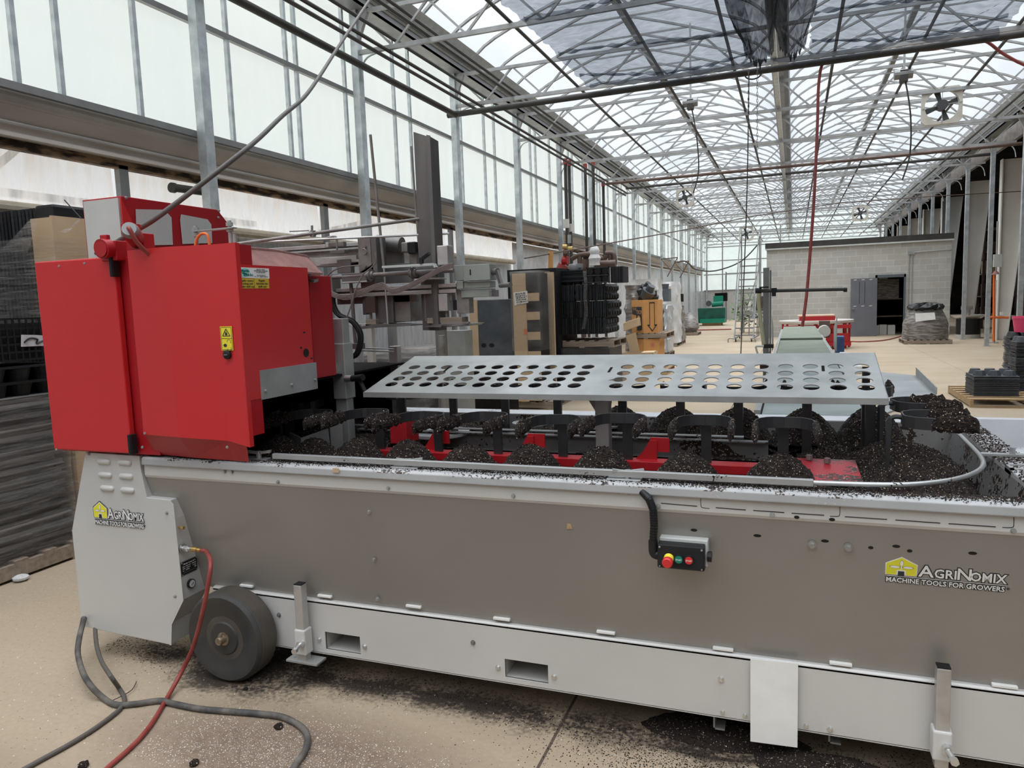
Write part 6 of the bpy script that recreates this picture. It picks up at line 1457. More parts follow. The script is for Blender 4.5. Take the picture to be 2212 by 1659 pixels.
for i in range(3):
    for j in range(4): mb.cyl((-.16+.16*i, -.25+.165*j, .085), (-.16+.16*i, -.25+.165*j, 0), .07, 12, .05)
tc_.data = D.meshes.new('pot_carrier_tray'); tc_.data.from_pydata(mb.v, [], mb.f); tc_.data.materials.append(MAT['tray_black'])
for k, (yy, zz) in enumerate(((2.72, 1.24), (2.69, 1.36), (2.71, 1.42), (2.75, 1.50), (2.67, 1.56), (3.22, 1.16), (3.22, 1.26))):
    o = tc_ if k == 0 else tc_.copy()
    if k: COL.objects.link(o)
    o.location = (-4.82, yy, zz-.02)
    o['label'] = ['lowest loose black pot tray on the left stack', 'second loose black pot tray on the left stack', 'third loose black pot tray on the left stack', 'fourth loose black pot tray on the left stack', 'highest loose black pot tray on the left stack', 'lower black pot tray under the lattice crate', 'upper black pot tray right below the lattice crate'][k]
# lattice crate with white printed side
cr_ = thing('lattice_crate', 'black lattice crate with a white printed patch, left of the red door', 'crate', (-4.8, 3.2, 1.36))
m_ = MB(); x0, x1, y0, y1, z0, z1 = -5.1, -4.57, 2.93, 3.50, 1.37, 1.63
for z in (z0, z0+.05, z0+.10, z0+.15, z0+.20, z1): m_.box(x1-.008, x1, y0, y1, z, z+.012).box(x0, x1, y0, y0+.008, z, z+.012)
for k in range(14): yy = y0+(y1-y0)*k/13; m_.box(x1-.008, x1+.002, yy-.005, yy+.005, z0, z1+.012)
obj('lattice_side', m_, 'black_plastic', cr_); obj('crate_body', MB().box(x0, x1-.03, y0+.02, y1, z0, z1-.02), 'tray_black', cr_)
obj('printed_patch', MB().prism([(x1+.002, 3.27, 1.46), (x1+.002, 3.44, 1.455), (x1+.002, 3.45, 1.52), (x1+.002, 3.36, 1.53), (x1+.002, 3.28, 1.535)], (.004, 0, 0)), 'paper', cr_)
obj('patch_mark', MB().tube([(x1+.008, 3.29, 1.485), (x1+.008, 3.33, 1.51), (x1+.008, 3.38, 1.50), (x1+.008, 3.37, 1.475), (x1+.008, 3.42, 1.49)], .006, 5), 'ink', cr_)
# tall black tray block with cardboard corner posts behind the machine
TX0, TX1, TY0, TY1 = -6.0, P(112, 445, Y=3.66).x, 3.66, 4.86
TX0 = -5.33
zt = P(112, 442, Y=3.66).z
pallet(TX0, TX1+.05, TY0, TY1, 'wooden pallet under the tall black tray block behind the red cabinet', 'wood_old', along='y', n=8)
for k in range(5):
    zz0 = .125+k*(zt-.125)/5; zz1 = zz0+(zt-.125)/5-.01
    n_ = 18
    for i in range(n_):
        xx0 = TX0+(TX1-TX0)*i/n_
        if k == 0 and i == 0:
            tb = tag(obj('plant_tray', MB().box(0, (TX1-TX0)/n_*.62, 0, TY1-TY0, 0, zz1-zz0), 'tray_black', local=True), 'black tray standing on edge in the tall block behind the red cabinet', 'tray', 'black trays of the tall block behind the red cabinet'); tb.location = (xx0, TY0, zz0)
        else:
            c = tb.copy(); COL.objects.link(c); c.location = (xx0, TY0, zz0)
mb = MB(); yb = TY0
for i in range(4):
    yy = TY0+.15+i*.3; mb.lathe((TX1+.002, yy, zt-.07), [(.05, 0), (.055, .012), (.03, .014), (.02, .0)], 14, 'x')
solo('top_tray', MB().box(TX1-.16, TX1+.02, TY0-.01, TY1+.02, zt-.15, zt+.005), 'black_plastic', 'glossy black top tray on the tall block behind the red cabinet', 'tray', bev=.02)
ca = P(70, 470, Y=4.10)
cpz = P(115, 468, Y=3.61).z
solo('cardboard_corner', MB().box(P(68, 500, Y=3.61).x, TX1+.03, 3.61, 3.64, .13, cpz).box(TX1+.03, TX1+.05, 3.61, TY1+.05, .13, cpz+.01), 'cardboard', 'tan cardboard sleeve round the corner of the tall black tray block', 'cardboard')
solo('stretch_film', wrapm(TX0-.0, TX1+.06, TY0-.07, TY1+.07, .10, zt-.22, 8, .02, open_top=True), 'wrap', 'clear stretch film round the tall black tray block behind the red cabinet', 'film', smooth=True)
g = []; 
for (x, y) in ((0, 548), (30, 510), (58, 478), (66, 472)): pass
tq = lambda l, Y: [P(x, y, Y=Y) for x, y in l]
solo('film_tail', MB().sheet([tq(((2, 540), (18, 545), (60, 546)), 3.55), tq(((30, 512), (52, 510), (76, 500)), 3.53), tq(((50, 490), (66, 488), (82, 480)), 3.54), tq(((64, 474), (68, 473), (72, 472)), 3.57)]), 'wrap', 'loose flap of torn clear film at the cardboard corner, left', 'film', smooth=True)
solo('film_tail', MB().sheet([tq(((128, 500), (140, 503), (150, 499)), 3.57), tq(((150, 492), (160, 488), (160, 480)), 3.55), tq(((172, 474), (173, 476), (176, 470)), 3.57)]), 'wrap', 'loose flap of torn clear film at the cardboard corner, right', 'film', smooth=True)
solo('zip_tie', MB().cyl(P(139, 432, Y=3.5), P(175, 472, Y=3.5), .004, 5), 'black_plastic', 'thin black wire sticking up beside the grey cabinet face', 'wire')

# ---- stacks behind the machine, middle left
yS_ = 7.3
a, b = P(790, 850, Y=yS_), P(925, 850, Y=yS_); zt = P(880, 775, Y=yS_).z
pallet(a.x-.3, b.x, yS_-.05, yS_+1.0, 'pallet under the film wound tray block behind the gantry posts', 'wood_old')
solo('tray_block', MB().box(a.x-.28, b.x-.02, yS_, yS_+.95, .125, zt), 'ribbed_black_y', 'block of dark nested trays under film behind the gantry posts', 'tray block')
solo('stretch_film', wrapm(a.x-.32, b.x+.01, yS_-.03, yS_+1.0, .1, zt+.06, 15, .05), 'wrap', 'clear film over the low tray block behind the gantry posts', 'film', smooth=True)
solo('film_wound_block', MB().box(P(850, 740, Y=9.4).x, P(925, 740, Y=9.4).x, 9.4, 10.5, 0, P(880, 752, Y=9.4).z), 'tray_bag', 'pale film wrapped block standing farther behind the gantry', 'wrapped block', bev=.05)
# light grey equipment frame seen below the red housing
ef = thing('equipment_frame', 'light grey machine frame behind the gantry post, with grid panel', 'frame', P(800, 880, Y=5.2))
for px in (690, 768, 795): obj('upright', MB().box(P(px, 800, Y=5.2).x, P(px+12, 800, Y=5.2).x, 5.2, 5.25, 0, P(px, 700, Y=5.2).z), 'alu', ef)
obj('crossbar', MB().pbox(690, 700, 868, 706, 5.2, .05), 'alu', ef); obj('grid_panel', MB().pbox(702, 765, 768, 800, 5.22, .02), 'bar_grey', ef)
obj('grey_case', MB().box(P(690, 860, Y=5.25).x, P(812, 860, Y=5.25).x, 5.25, 5.75, 0, P(750, 835, Y=5.25).z), 'gutter_light', ef, bev=.01)
for k in range(6): obj('vent_slot', MB().pbox(700+k*8, 862, 704+k*8, 866, 5.245, .005), 'dark_mid', ef)
solo('drain_post', MB().cyl(V((P(956, 760, Y=6.2).x, 6.2, 0)), V((P(956, 760, Y=6.2).x, 6.2, 1.35)), .035, 12), 'dirty_steel', 'vertical grey steel tube between the gantry and the boxes', 'post')
solo('grey_post', MB().box(P(943, 780, Y=6.4).x, P(962, 780, Y=6.4).x, 6.4, 6.46, 0, P(952, 703, Y=6.4).z), 'mag_steel', 'dark grey steel post behind the right gripper', 'post')
q = P(996, 700, Y=7.2)
solo('steel_rack', MB().box(P(962, 700, Y=7.2).x, P(1003, 700, Y=7.2).x, 7.2, 7.4, 0, 1.35), 'conveyor_steel', 'brushed grey steel panel beside the wrapped boxes', 'panel')

# ---- cartons and wrapped black blocks (1005-1195)
def blk(px0, py0, px1, Y, d, zb, mat, name, label, cat, **k):
    x0, x1 = P(px0, py0, Y=Y).x, P(px1, py0, Y=Y).x; zt = P((px0+px1)/2, py0, Y=Y).z
    return solo(name, MB().box(x0, x1, Y, Y+d, zb, zt), mat, label, cat, **k), (x0, x1, Y, Y+d, zb, zt)
YB = 10.6
pallet(P(1000, 800, Y=YB).x, P(1195, 800, Y=YB).x, YB-.05, YB+1.2, 'long pallet under the black cartons with cardboard corners', 'wood_old', n=11)
_, e1 = blk(1026, 647, 1108, YB, 1.0, .125, 'tray_grey', 'film_wrapped_trays', 'dark grey film wrapped tray block left of the cardboard corner post', 'wrapped block', bev=.01)
for (px, py) in ((1045, 746), (1062, 746)):
    q = P(px, py, Y=YB-.004); solo('film_tear', MB().prism([q+V((.045*math.cos(a), 0, .035*math.sin(a))) for a in [k*math.pi/4 for k in range(8)]], (0, .006, 0)), 'dark_void', 'small dark tear in the film of the grey block, %s one' % ('left' if px < 1050 else 'right'), 'tear')
blk(1013, 648, 1030, YB-.02, .9, .125, 'cardboard', 'cardboard_corner', 'narrow tan cardboard corner at the left of the dark grey block', 'cardboard')
_, e2 = blk(1108, 590, 1162, YB-.1, .45, .125, 'tray_black', 'black_tray_block', 'black tray block bound by cardboard bands, with white paper label', 'wrapped block')
x0, x1, y0, y1, z0, z1 = e2
lb = D.objects[_.name]
cw = P(1139, 700, Y=YB-.1).x
obj('cardboard_post', MB().box(x0-.01, cw, y0-.02, y0, z0, z1+.0), 'cardboard', lb)
for zc in (.2, .53, .83, 1.12, 1.42, 1.7):
    if zc < z1: obj('cardboard_band', MB().box(cw, x1+.01, y0-.012, y0, zc-.06, zc+.06), 'cardboard', lb)
q = P(1124, 641, Y=y0-.025)
obj('paper_label', MB().prism([P(1109, 632, Y=y0-.024), P(1139, 628, Y=y0-.024), P(1141, 654, Y=y0-.024), P(1112, 660, Y=y0-.024)], (0, .003, 0)), 'white', lb)
for k in range(5):
    q = P(1113+k*.7, 636+k*4.6, Y=y0-.026); rn_ = random.Random(k)
    x_ = 0
    while x_ < .16:
        w_ = rn_.uniform(.012, .04); obj('handwriting', MB().prism([q+V((x_, 0, x_*.07)), q+V((x_+w_, 0, (x_+w_)*.07)), q+V((x_+w_, 0, (x_+w_)*.07+rn_.uniform(.006, .016))), q+V((x_, 0, x_*.07+rn_.uniform(.006, .016)))], (0, .001, 0)), 'ink', lb); x_ += w_+.012
    q = P(1113+k*.8, 638+k*5.2, Y=y0-.026); text('label_text', s_, 'ink', q, (1,0,.06), (-.06,0,1), .030, lb, width=.16+.02*(k % 2))
q = P(1135, 716, Y=y0-.025); obj('red_tag', MB().box(q.x-.022, q.x+.022, y0-.026, y0-.022, q.z-.04, q.z+.04), 'orange', lb)
solo('stretch_film', wrapm(x0-.03, x1+.03, y0-.04, y1+.02, .9, z1+.03, 33, .02, n=20, m=12), 'wrap_clear', 'clear film over the top of the banded black block', 'film', smooth=True)
blk(1176, 588, 1194, YB+.5, .06, .125, 'cardboard', 'cardboard_post', 'second cardboard post with label behind the banded black block', 'cardboard')
q0_, q1_ = P(1085, 583, Y=YB+.8), P(1192, 583, Y=YB+.8)
solo('black_cover', MB().box(q0_.x, q1_.x, YB+1.02, YB+2.2, .1, q0_.z), 'tray_black', 'black tray layer behind on top of the boxes', 'tray')
solo('low_bench', MB().box(P(1005, 778, Y=8).x, P(1085, 778, Y=8).x, 7.95, 8.5, 0, P(1010, 779, Y=8).z-.045), 'dark_mid', 'dark low bench under the flat black case', 'bench')
solo('tool_case', MB().box(P(1010, 778, Y=8).x, P(1080, 778, Y=8).x, 8, 8.2, P(1010, 779, Y=8).z-.04, P(1010, 775, Y=8).z), 'black_plastic', 'flat black case with orange patch just above the cover plate', 'case')
# ---- high stack of black trays on pallets (1200-1350)
YT = 11.9
xa, xb, xc = P(1190, 700, Y=YT).x, P(1315, 700, Y=YT).x, P(1348, 700, Y=YT+.9).x
pallet(xa, xb+.1, YT-.03, YT+1.0, 'lowest pallet under the tall block of black trays', 'wood_old')
zr = [P(1260, y, Y=YT).z for y in (722, 688, 650, 614)]
zp = P(1260, 735, Y=YT).z
solo('tray_block', MB().box(xa+.02, xb, YT, YT+.95, .125, zp-.14), 'ribbed_black', 'film wrapped lower block of trays below the second pallet', 'tray block')
solo('stretch_film', wrapm(xa-.02, xb+.08, YT-.06, YT+1.0, .1, zp-.12, 44, .05), 'wrap_clear', 'torn clear film round the lower block under the black trays', 'film', smooth=True)
pallet(xa, xb+.08, YT-.02, YT+1.0, 'second pallet carrying the three rows of black trays on edge', 'wood_old', z=zp-.125)
# rows of trays standing on edge: each tray a thin slab with cups facing +X
def edge_tray(l, h, mat='tray_black'):
    mb = MB().box(0, .018, 0, l, 0, h)
    for i in range(5):
        for j in range(2): mb.cyl((.018, l*(i+.5)/5, h*(j+.5)/2), (.06, l*(i+.5)/5, h*(j+.5)/2), h*.23, 10, h*.16)
    return tag(obj('plant_tray', mb, mat, local=True), 'black nursery tray on edge in the three rows of the tall tray block', 'tray', 'black trays on edge in the tall block')
rowh = (zr[3]-zr[0])/3
et = edge_tray(.92, rowh-.006); first = True; rn = random.Random(9)
for r_ in range(3):
    n_ = 34
    for i in range(n_):
        o = et if first else et.copy()
        if not first: COL.objects.link(o)
        first = False
        o.location = (xa+.03+(xb-xa-.08)*i/n_+rn.gauss(0, .003)+(.04 if r_ == 1 else 0), YT+rn.gauss(0, .006), zr[0]+r_*rowh)
# top: a flat stack at the left, and one on edge showing six cups at the right
zt0 = zr[3]
xm1 = P(1268, 600, Y=YT).x
n_ = 14; hh = P(1235, 583, Y=YT).z-zt0-.05
ft = tag(obj('plant_tray', MB().box(0, xm1-xa-.06, 0, .75, 0, hh/n_*.7), 'tray_black', local=True), 'flat black tray in the small nest on top of the tall block, left', 'tray', 'flat trays on top of the tall block')
for k in range(n_):
    o = ft if k == 0 else ft.copy()
    if k: COL.objects.link(o)
    o.location = (xa+.10+rn.gauss(0, .004), YT+.02+rn.gauss(0, .006), zt0+.05+k*hh/n_)
mb = MB()
for i in range(4): mb.cyl((xa+.28+i*.17, YT+.15, zt0), (xa+.28+i*.17, YT+.15, zt0+.05), .07, 10, .08)
solo('pot_feet', mb, 'tray_black', 'row of pot cups below the small nest of flat trays', 'tray cups')
zz1 = P(1290, 577, Y=YT).z
x0_, x1_ = P(1266, 595, Y=YT-.05).x, P(1316, 595, Y=YT-.05).x
ct = thing('cup_tray', 'black tray facing front with six round cups, topmost on the tall block', 'tray', (x0_, YT-.05, zt0))
obj('tray_sheet', MB().box(x0_, x1_, YT-.02, YT, zt0+.01, zz1), 'tray_black', ct)
obj('tray_rim', MB().box(x0_, x1_, YT-.045, YT-.02, zz1-.02, zz1).box(x0_, x1_, YT-.045, YT-.02, zt0+.01, zt0+.03).box(x0_, x0_+.015, YT-.045, YT-.02, zt0, zz1).box(x1_-.015, x1_, YT-.045, YT-.02, zt0, zz1).box(x0_, x1_, YT-.045, YT-.02, (zt0+zz1)/2-.01, (zt0+zz1)/2+.01), 'tray_grey', ct)
for i in range(3):
    for j in range(2):
        c_ = ((x0_+(x1_-x0_)*(i+.5)/3), YT-.03, zt0+(zz1-zt0)*(j+.5)/2)
        obj('cup', MB().lathe(c_, [(.062, -.012), (.056, -.012), (.050, .010), (.0, .012)], 18, 'y'), 'dark_void', ct)
k_ = tag(obj('plant_tray', MB().box(0, .014, 0, .42, 0, zz1-zt0-.01), 'tray_black', local=True), 'black tray on edge beside the six cup tray on top of the block', 'tray', 'trays beside the six cup tray')
xr1 = P(1349, 600, Y=YT).x
for i in range(14):
    o = k_ if i == 0 else k_.copy()
    if i: COL.objects.link(o)
    o.location = (x1_+.01+(xr1-x1_-.03)*i/14, YT+rn.gauss(0, .006), zt0+.005)
q = P(1263, 590, Y=YT-.08)
solo('film_tail', MB().sheet([[P(x+dx, y, Y=YT-.08-.01*((i+j) % 2)) for j, dx in enumerate((-3, 0, 4))] for i, (x, y) in enumerate(((1262, 585), (1265, 612), (1263, 640), (1266, 670), (1262, 700), (1259, 711)))]), 'wrap', 'twisted strip of clear film hanging down the black trays', 'film', smooth=True)
# ---- orange produce boxes
YO = 15.6
ox0, ox1 = P(1398, 690, Y=YO).x, P(1427, 690, Y=YO).x
oz1 = P(1400, 650, Y=YO).z; oz0 = P(1400, 720, Y=YO).z
def octbox(px0, px1, pxl, Y, z0, z1, label, name):
    t = thing(name, label, 'box', (P(px0, 700, Y=Y).x, Y, z0))
    a, b, c = P(pxl, 700, Y=Y+.25), P(px0, 700, Y=Y), P(px1, 700, Y=Y+.05); d = P(px1+11, 700, Y=Y+.95)
    poly = [(a.x, a.y, z0), (b.x, b.y, z0), (c.x, c.y, z0), (d.x, d.y, z0), (a.x+.3, Y+1.15, z0)]
    obj('box_walls', MB().prism(poly, (0, 0, z1-z0)), 'orange_card', t, bev=.004)
    return t, [V(p) for p in poly]
pallet(P(1352, 760, Y=YO).x, P(1440, 760, Y=YO).x, YO, YO+1.1, 'pallet under the lower printed produce box', 'wood')
b1_, pl1 = octbox(1390, 1424, 1358, YO, .125, oz0-.12, 'lower orange cardboard produce box with round fruit print', 'produce_box')
pallet(P(1352, 760, Y=YO).x, P(1440, 760, Y=YO).x, YO, YO+1.1, 'pallet between the two orange produce boxes', 'wood_old', z=oz0-.12)
b2_, pl2 = octbox(1390, 1421, 1365, YO, oz0+.0, oz1+.02, 'upper orange cardboard produce box with big arrow, black pots on top', 'produce_box')
fa, fb_ = pl2[1], pl2[2]; ud = (fb_-fa); wL = ud.length; ud.normalize(); nf = V((ud.y, -ud.x, 0)); H_ = oz1+.02-oz0
def onf(u, v, l=.004, a=fa): return a+ud*(u*wL)+V((0, 0, v*H_))+nf*l
for pts_ in (((.42, .93), (.80, .93), (.80, .90), (.42, .90)), ((.42, .93), (.46, .93), (.46, .22), (.42, .22)), ((.76, .93), (.80, .93), (.80, .22), (.76, .22)), ((.25, .26), (.46, .26), (.46, .22), (.33, .22)), ((.76, .26), (.97, .26), (.89, .22), (.76, .22)), ((.25, .26), (.31, .26), (.64, .08), (.60, .05)), ((.97, .26), (.91, .26), (.60, .08), (.61, .05))):
    obj('arrow_print', MB().prism([onf(*p) for p in pts_], nf*.002), 'ink', b2_)
la, lb_ = pl2[0], pl2[1]; ul = (lb_-la); wl2 = ul.length; ul.normalize(); nl = V((ul.y, -ul.x, 0))
def onl(u, v, l=.004, a=la): return a+ul*(u*wl2)+V((0, 0, v*H_))+nl*l
obj('dark_print', MB().prism([onl(*p) for p in ((.05, .80), (.88, .80), (.88, .10), (.45, .08), (.40, .55), (.05, .58))], nl*.002), 'ink', b2_)
obj('fruit_print', MB().prism([onl(.62+.14*math.cos(t), .42+.12*math.sin(t), .007) for t in [q*math.pi/6 for q in range(12)]], nl*.002), 'orange_card', b2_)
text('box_print', 'THE', 'orange_card', onl(.10, .70, .007), ul, (0,0,1), .08, b2_, width=.13)
text('box_print', 'TION', 'orange_card', onl(.42, .58, .007), ul, (0,0,1), .12, b2_, width=.22)
fa1 = pl1[1]
def onf1(u, v, l=.004): return V((fa1.x, fa1.y, .125))+ud*(u*wL)+V((0, 0, v))+nf*l
zz_ = oz0-.245
text('box_print', 'rone', 'green_mach', onf1(-.02, zz_*.52, .006), (ud*.9-V((0,0,.35))).normalized(), (V((0,0,.94))+ud*.33).normalized(), .16, b1_, width=.26)
obj('fruit_print', MB().prism([onf1(.62+.14*math.cos(t), zz_*.80+.05*math.sin(t)) for t in [q*math.pi/6 for q in range(12)]], nf*.002), 'terracotta', b1_)
obj('stripe_print', MB().prism([onf1(.78, zz_*.1), onf1(.92, zz_*.1), onf1(.92, zz_*.5), onf1(.78, zz_*.5)], nf*.002), 'blue_bin', b1_)
for i in range(4): obj('stripe_print', MB().prism([onf1(.78, zz_*(.13+.09*i), .007), onf1(.92, zz_*(.17+.09*i), .007), onf1(.92, zz_*(.20+.09*i), .007), onf1(.78, zz_*(.16+.09*i), .007)], nf*.002), 'orange', b1_)
for k, (px, py, tx, tz, r) in enumerate(((1398, 628, .5, .8, .15), (1383, 638, -.1, 1, .13), (1412, 640, .1, 1, .11), (1390, 620, .6, .7, .12))):
    q = P(px, py+8, Y=YO+.4+.15*k); d = V((tx, -.3, tz)).normalized()
    solo('black_pot', MB().cyl(q-d*.10, q+d*.10, r*.8, 16, r).cyl(q+d*.10, q+d*.22, r*.62, 16, r*.55), 'tray_grey', ['big tipped black pot on the orange box, nearest', 'black pot lying at the left on the orange box', 'upright black pot at the right on the orange box', 'highest tilted black pot on the orange box'][k], 'pot', 'black pots on the orange box', smooth=True)
# open carton in front of the boxes
YC = 14.2
oc = thing('open_carton', 'open tan carton with raised flap in front of the produce boxes', 'carton', P(1390, 775, Y=YC))
xo0, xo1 = P(1343, 770, Y=YC).x, P(1411, 770, Y=YC).x; zo1 = P(1380, 763, Y=YC).z
obj('carton_wall', MB().box(xo0, xo1, YC, YC+.01, .0, zo1).box(xo0, xo1, YC+.5, YC+.51, 0, zo1).box(xo0, xo0+.01, YC, YC+.5, 0, zo1).box(xo1-.01, xo1, YC, YC+.5, 0, zo1), 'cardboard', oc)
obj('carton_flap', MB().prism([P(x, y, Y=YC+.2) for x, y in ((1352, 724), (1373, 718), (1381, 757), (1361, 762))], (0, .01, 0)), 'cardboard', oc)
obj('carton_flap', MB().prism([P(x, y, Y=YC+.1) for x, y in ((1385, 762), (1412, 761), (1412, 768), (1388, 768))], (.02, .2, .02)), 'cardboard', oc)
solo('flat_cartons', MB().prism([P(x, y, Y=YO-.3) for x, y in ((1346, 698), (1377, 687), (1379, 704), (1347, 716))], (0, .3, 0)), 'cardboard', 'flattened tan cartons leaning left of the upper produce box', 'carton', bev=.01)
# wrapped pallets along the left wall, further back
for k, (px0, px1, py, Y, d, mt, lab) in enumerate(((1348, 1378, 616, 15.9, 1.1, 'tray_bag', 'dark film wrapped load directly left of the produce boxes'), (1358, 1420, 603, 19.5, 1.2, 'white_liner', 'tall pale wrapped load behind the produce boxes'), (1421, 1462, 609, 24.5, 1.3, 'white_liner', 'pale wrapped load with draped film, further back'), (1432, 1446, 660, 20.3, .9, 'silver_film', 'narrow film covered load right of the orange box'), (1461, 1474, 660, 25.8, .8, 'tray_bag', 'dark film wrapped narrow column of trays'))):
    x0, x1 = P(px0, 700, Y=Y).x, P(px1, 700, Y=Y).x; z1 = P((px0+px1)/2, py, Y=Y).z
    pallet(x0, x1, Y, Y+d, 'worn pallet under the '+lab, 'wood_old', n=5)
    solo('wrapped_load', wrapm(x0+.03, x1-.03, Y+.02, Y+d, .12, z1, 60+k, .07, n=14, m=14, shrink=.1), mt, lab, 'wrapped load', smooth=True)
q = P(1434, 632, Y=21); solo('black_box', MB().box(q.x-.14, q.x+.14, 21, 21.4, q.z-.25, q.z+.10).cyl((q.x, 21.2, q.z+.10), (q.x, 21.2, q.z+.24), .09, 10, .12), 'tray_grey', 'dark box with a pot on top behind the orange box', 'box')
q = P(1467, 651, Y=26); solo('black_bottle', MB().cyl((q.x-.06, 26, 1.45), (q.x-.06, 26, 1.75), .07, 10).cyl((q.x+.07, 26.1, 1.45), (q.x+.07, 26.1, 1.72), .07, 10), 'black_plastic', 'two black containers on the narrow tray column', 'container')
q = P(1487, 708, Y=31.5)
pallet(P(1478, 710, Y=31.5).x, P(1508, 710, Y=31.5).x, 31.5, 32.6, 'low grey pallet with dark clutter near the green machine', 'wood_old', n=5)
solo('clutter_sack', MB().lathe((P(1489, 700, Y=32).x, 32, .12), [(.30, 0), (.42, .2), (.36, .5), (.22, .62), (.1, .8), (0, .82)], 12), 'tray_bag', 'dark lumpy sacks on the low pallet', 'sack', smooth=True)
# wall bracket frames and bent conduit on left columns
for k, (px, py, Y) in enumerate(((1428, 560, 25.5), (1457, 567, 29.5))):
    q = P(px, py, Y=Y); solo('wall_bracket', MB().bar(q, q+V((.55, 0, .03)), .03, .03).bar(q+V((.55, 0, .03)), q+V((.2, 0, -.6)), .03, .03).bar(q, q+V((.3, 0, -.35)), .02, .02), 'pipe_brown', ['nearer triangular bracket sticking out from the left columns', 'farther triangular bracket sticking out from the left columns'][k], 'bracket')
tubeobj('hung_cable', [P(1465, 566, Y=31), P(1478, 564, Y=31.5), P(1490, 571, Y=32), P(1503, 582, Y=33), P(1545, 585, Y=36), P(1600, 565, Y=36), P(1640, 525, Y=36)], .03, 'pipe_dark', 'sagging dark cable looping from the left columns to the ladder', 'cable', 6)

# ---- green machine far back
gm = thing('green_machine', 'dark green trough machine with motor at the far left end', 'machine', (-4.1, 41.5, 0))
gx0, gx1 = P(1509, 690, Y=41.5).x, P(1566, 690, Y=41.5).x
obj('skid', MB().box(gx0+.2, gx1-.2, 41.4, 42.6, 0, .15), 'wood', gm)
obj('hopper', MB().prism([(gx0, 41.4, .15), (gx1, 41.4, .15), (gx1+.02, 41.35, .95), (gx0-.02, 41.35, .95)], (0, 1.2, 0)), 'green_mach', gm)
obj('lower_beam', MB().box(gx0+.1, gx1, 41.25, 41.4, .15, .38), 'green_btn', gm)
obj('motor', MB().cyl((gx0+.7, 41.6, 1.15), (gx1-.1, 41.6, 1.2), .15, 14).box(gx1-.6, gx1-.1, 41.5, 41.9, 1.2, 1.6), 'green_btn', gm, smooth=True)
obj('control_case', MB().box(gx1-.55, gx1+.1, 41.7, 42, 1.3, 1.75), 'dark_mid', gm)
obj('belt_guard', MB().cyl((gx0+.55, 41.4, 1.2), (gx0+.55, 41.5, 1.2), .15, 16), 'tray_grey', gm)
# ---- rolling ladder
lx0, lx1, LY = P(1573, 735, Y=26.7).x, P(1637, 735, Y=26.7).x, 26.7
ld = thing('rolling_ladder', 'grey rolling warehouse ladder standing on the concrete', 'ladder', ((lx0+lx1)/2, LY, 0))
lz = P(1612, 548, Y=LY).z; lw = .62; xl = P(1586, 700, Y=LY).x
a0, a1 = V((xl, LY, .1)), V((xl+.12, LY+1.3, lz-.25))
for dx in (0, lw):
    obj('side_rail', MB().bar(a0+V((dx,0,0)), a1+V((dx,0,0)), .04, .04), 'bar_grey', ld)
    obj('handrail', MB().tube([a0+V((dx,-.05,.7)), a1+V((dx,-.1,.8)), V((xl+.12+dx, LY+2.0, lz+.45)), V((xl+.12+dx, LY+2.1, lz-.3))], .02, 6, 3), 'bar_grey', ld)
    obj('rear_leg', MB().bar((xl+dx+.1, LY+2.1, .12), (xl+.12+dx, LY+2.1, lz-.25), .04, .04), 'bar_grey', ld)
    obj('base_rail', MB().bar((xl+dx, LY-.1, .12), (xl+dx+.1, LY+2.2, .12), .05, .05), 'bar_grey', ld)
for k in range(11):
    p = a0.lerp(a1, (k+.5)/11); obj('step', MB().box(p.x, p.x+lw, p.y-.02, p.y+.18, p.z-.02, p.z+.02), 'bar_grey', ld)
obj('brace', MB().bar((xl+.05, LY+2.1, .3), (xl+lw+.1, LY+2.1, lz-.5), .025, .025), 'bar_grey', ld)
obj('foot_hoop', MB().tube([P(x, y, Y=LY-.3) for x, y in ((1573, 741), (1573, 733), (1577, 731), (1588, 732))], .018, 6, 2).tube([P(x, y, Y=LY-.3) for x, y in ((1620, 731), (1628, 731), (1631, 734), (1632, 740))], .018, 6, 2), 'bar_grey', ld)
for dx in (.05, lw-.05):
    for dy in (0, 2.1): obj('caster', MB().cyl((xl+dx-.02, LY+dy, .06), (xl+dx+.02, LY+dy, .06), .06, 12), 'black_plastic', ld)
# plant behind the ladder, grey work table
pl_ = thing('leafy_plant', 'leafy green plant behind the rolling ladder', 'plant', (P(1608, 665, Y=33).x, 33, .9))
rn = random.Random(12); mb = MB(); q0 = P(1608, 672, Y=33)
for k in range(150):
    c_ = q0+V((rn.gauss(0, .28), rn.gauss(0, .3), rn.gauss(.05, .32))); d = V((rn.uniform(-1, 1), rn.uniform(-1, 1), rn.uniform(-.3, .6))).normalized(); s_ = d.orthogonal().normalized()
    mb.add([c_, c_+d*.09+s_*.04, c_+d*.2, c_+d*.09-s_*.04], [(0, 1, 2, 3)])
obj('foliage', mb, 'leaf', pl_); obj('stem', MB().cyl((q0.x, 33, .92), (q0.x, 33, 1.6), .02, 6), 'wood_old', pl_)
wt = thing('work_table', 'grey cluttered work table behind the ladder', 'table', (P(1625, 690, Y=32.5).x, 32.6, 0))
tx0, tx1 = P(1600, 690, Y=32.5).x, P(1655, 690, Y=32.5).x
obj('table_top', MB().box(tx0, tx1, 32.5, 33.5, .84, .92), 'conveyor_steel', wt)
for xx in (tx0+.05, tx1-.1):
    for yy in (32.55, 33.4): obj('leg', MB().box(xx, xx+.05, yy, yy+.05, 0, .84), 'conveyor_steel', wt)
solo('wood_crate', MB().box(P(1627, 670, Y=33.2).x, P(1650, 670, Y=33.2).x, 33.2, 33.6, .92, P(1640, 640, Y=33.2).z), 'pipe_brown', 'brown wooden crate standing on the work table', 'crate')
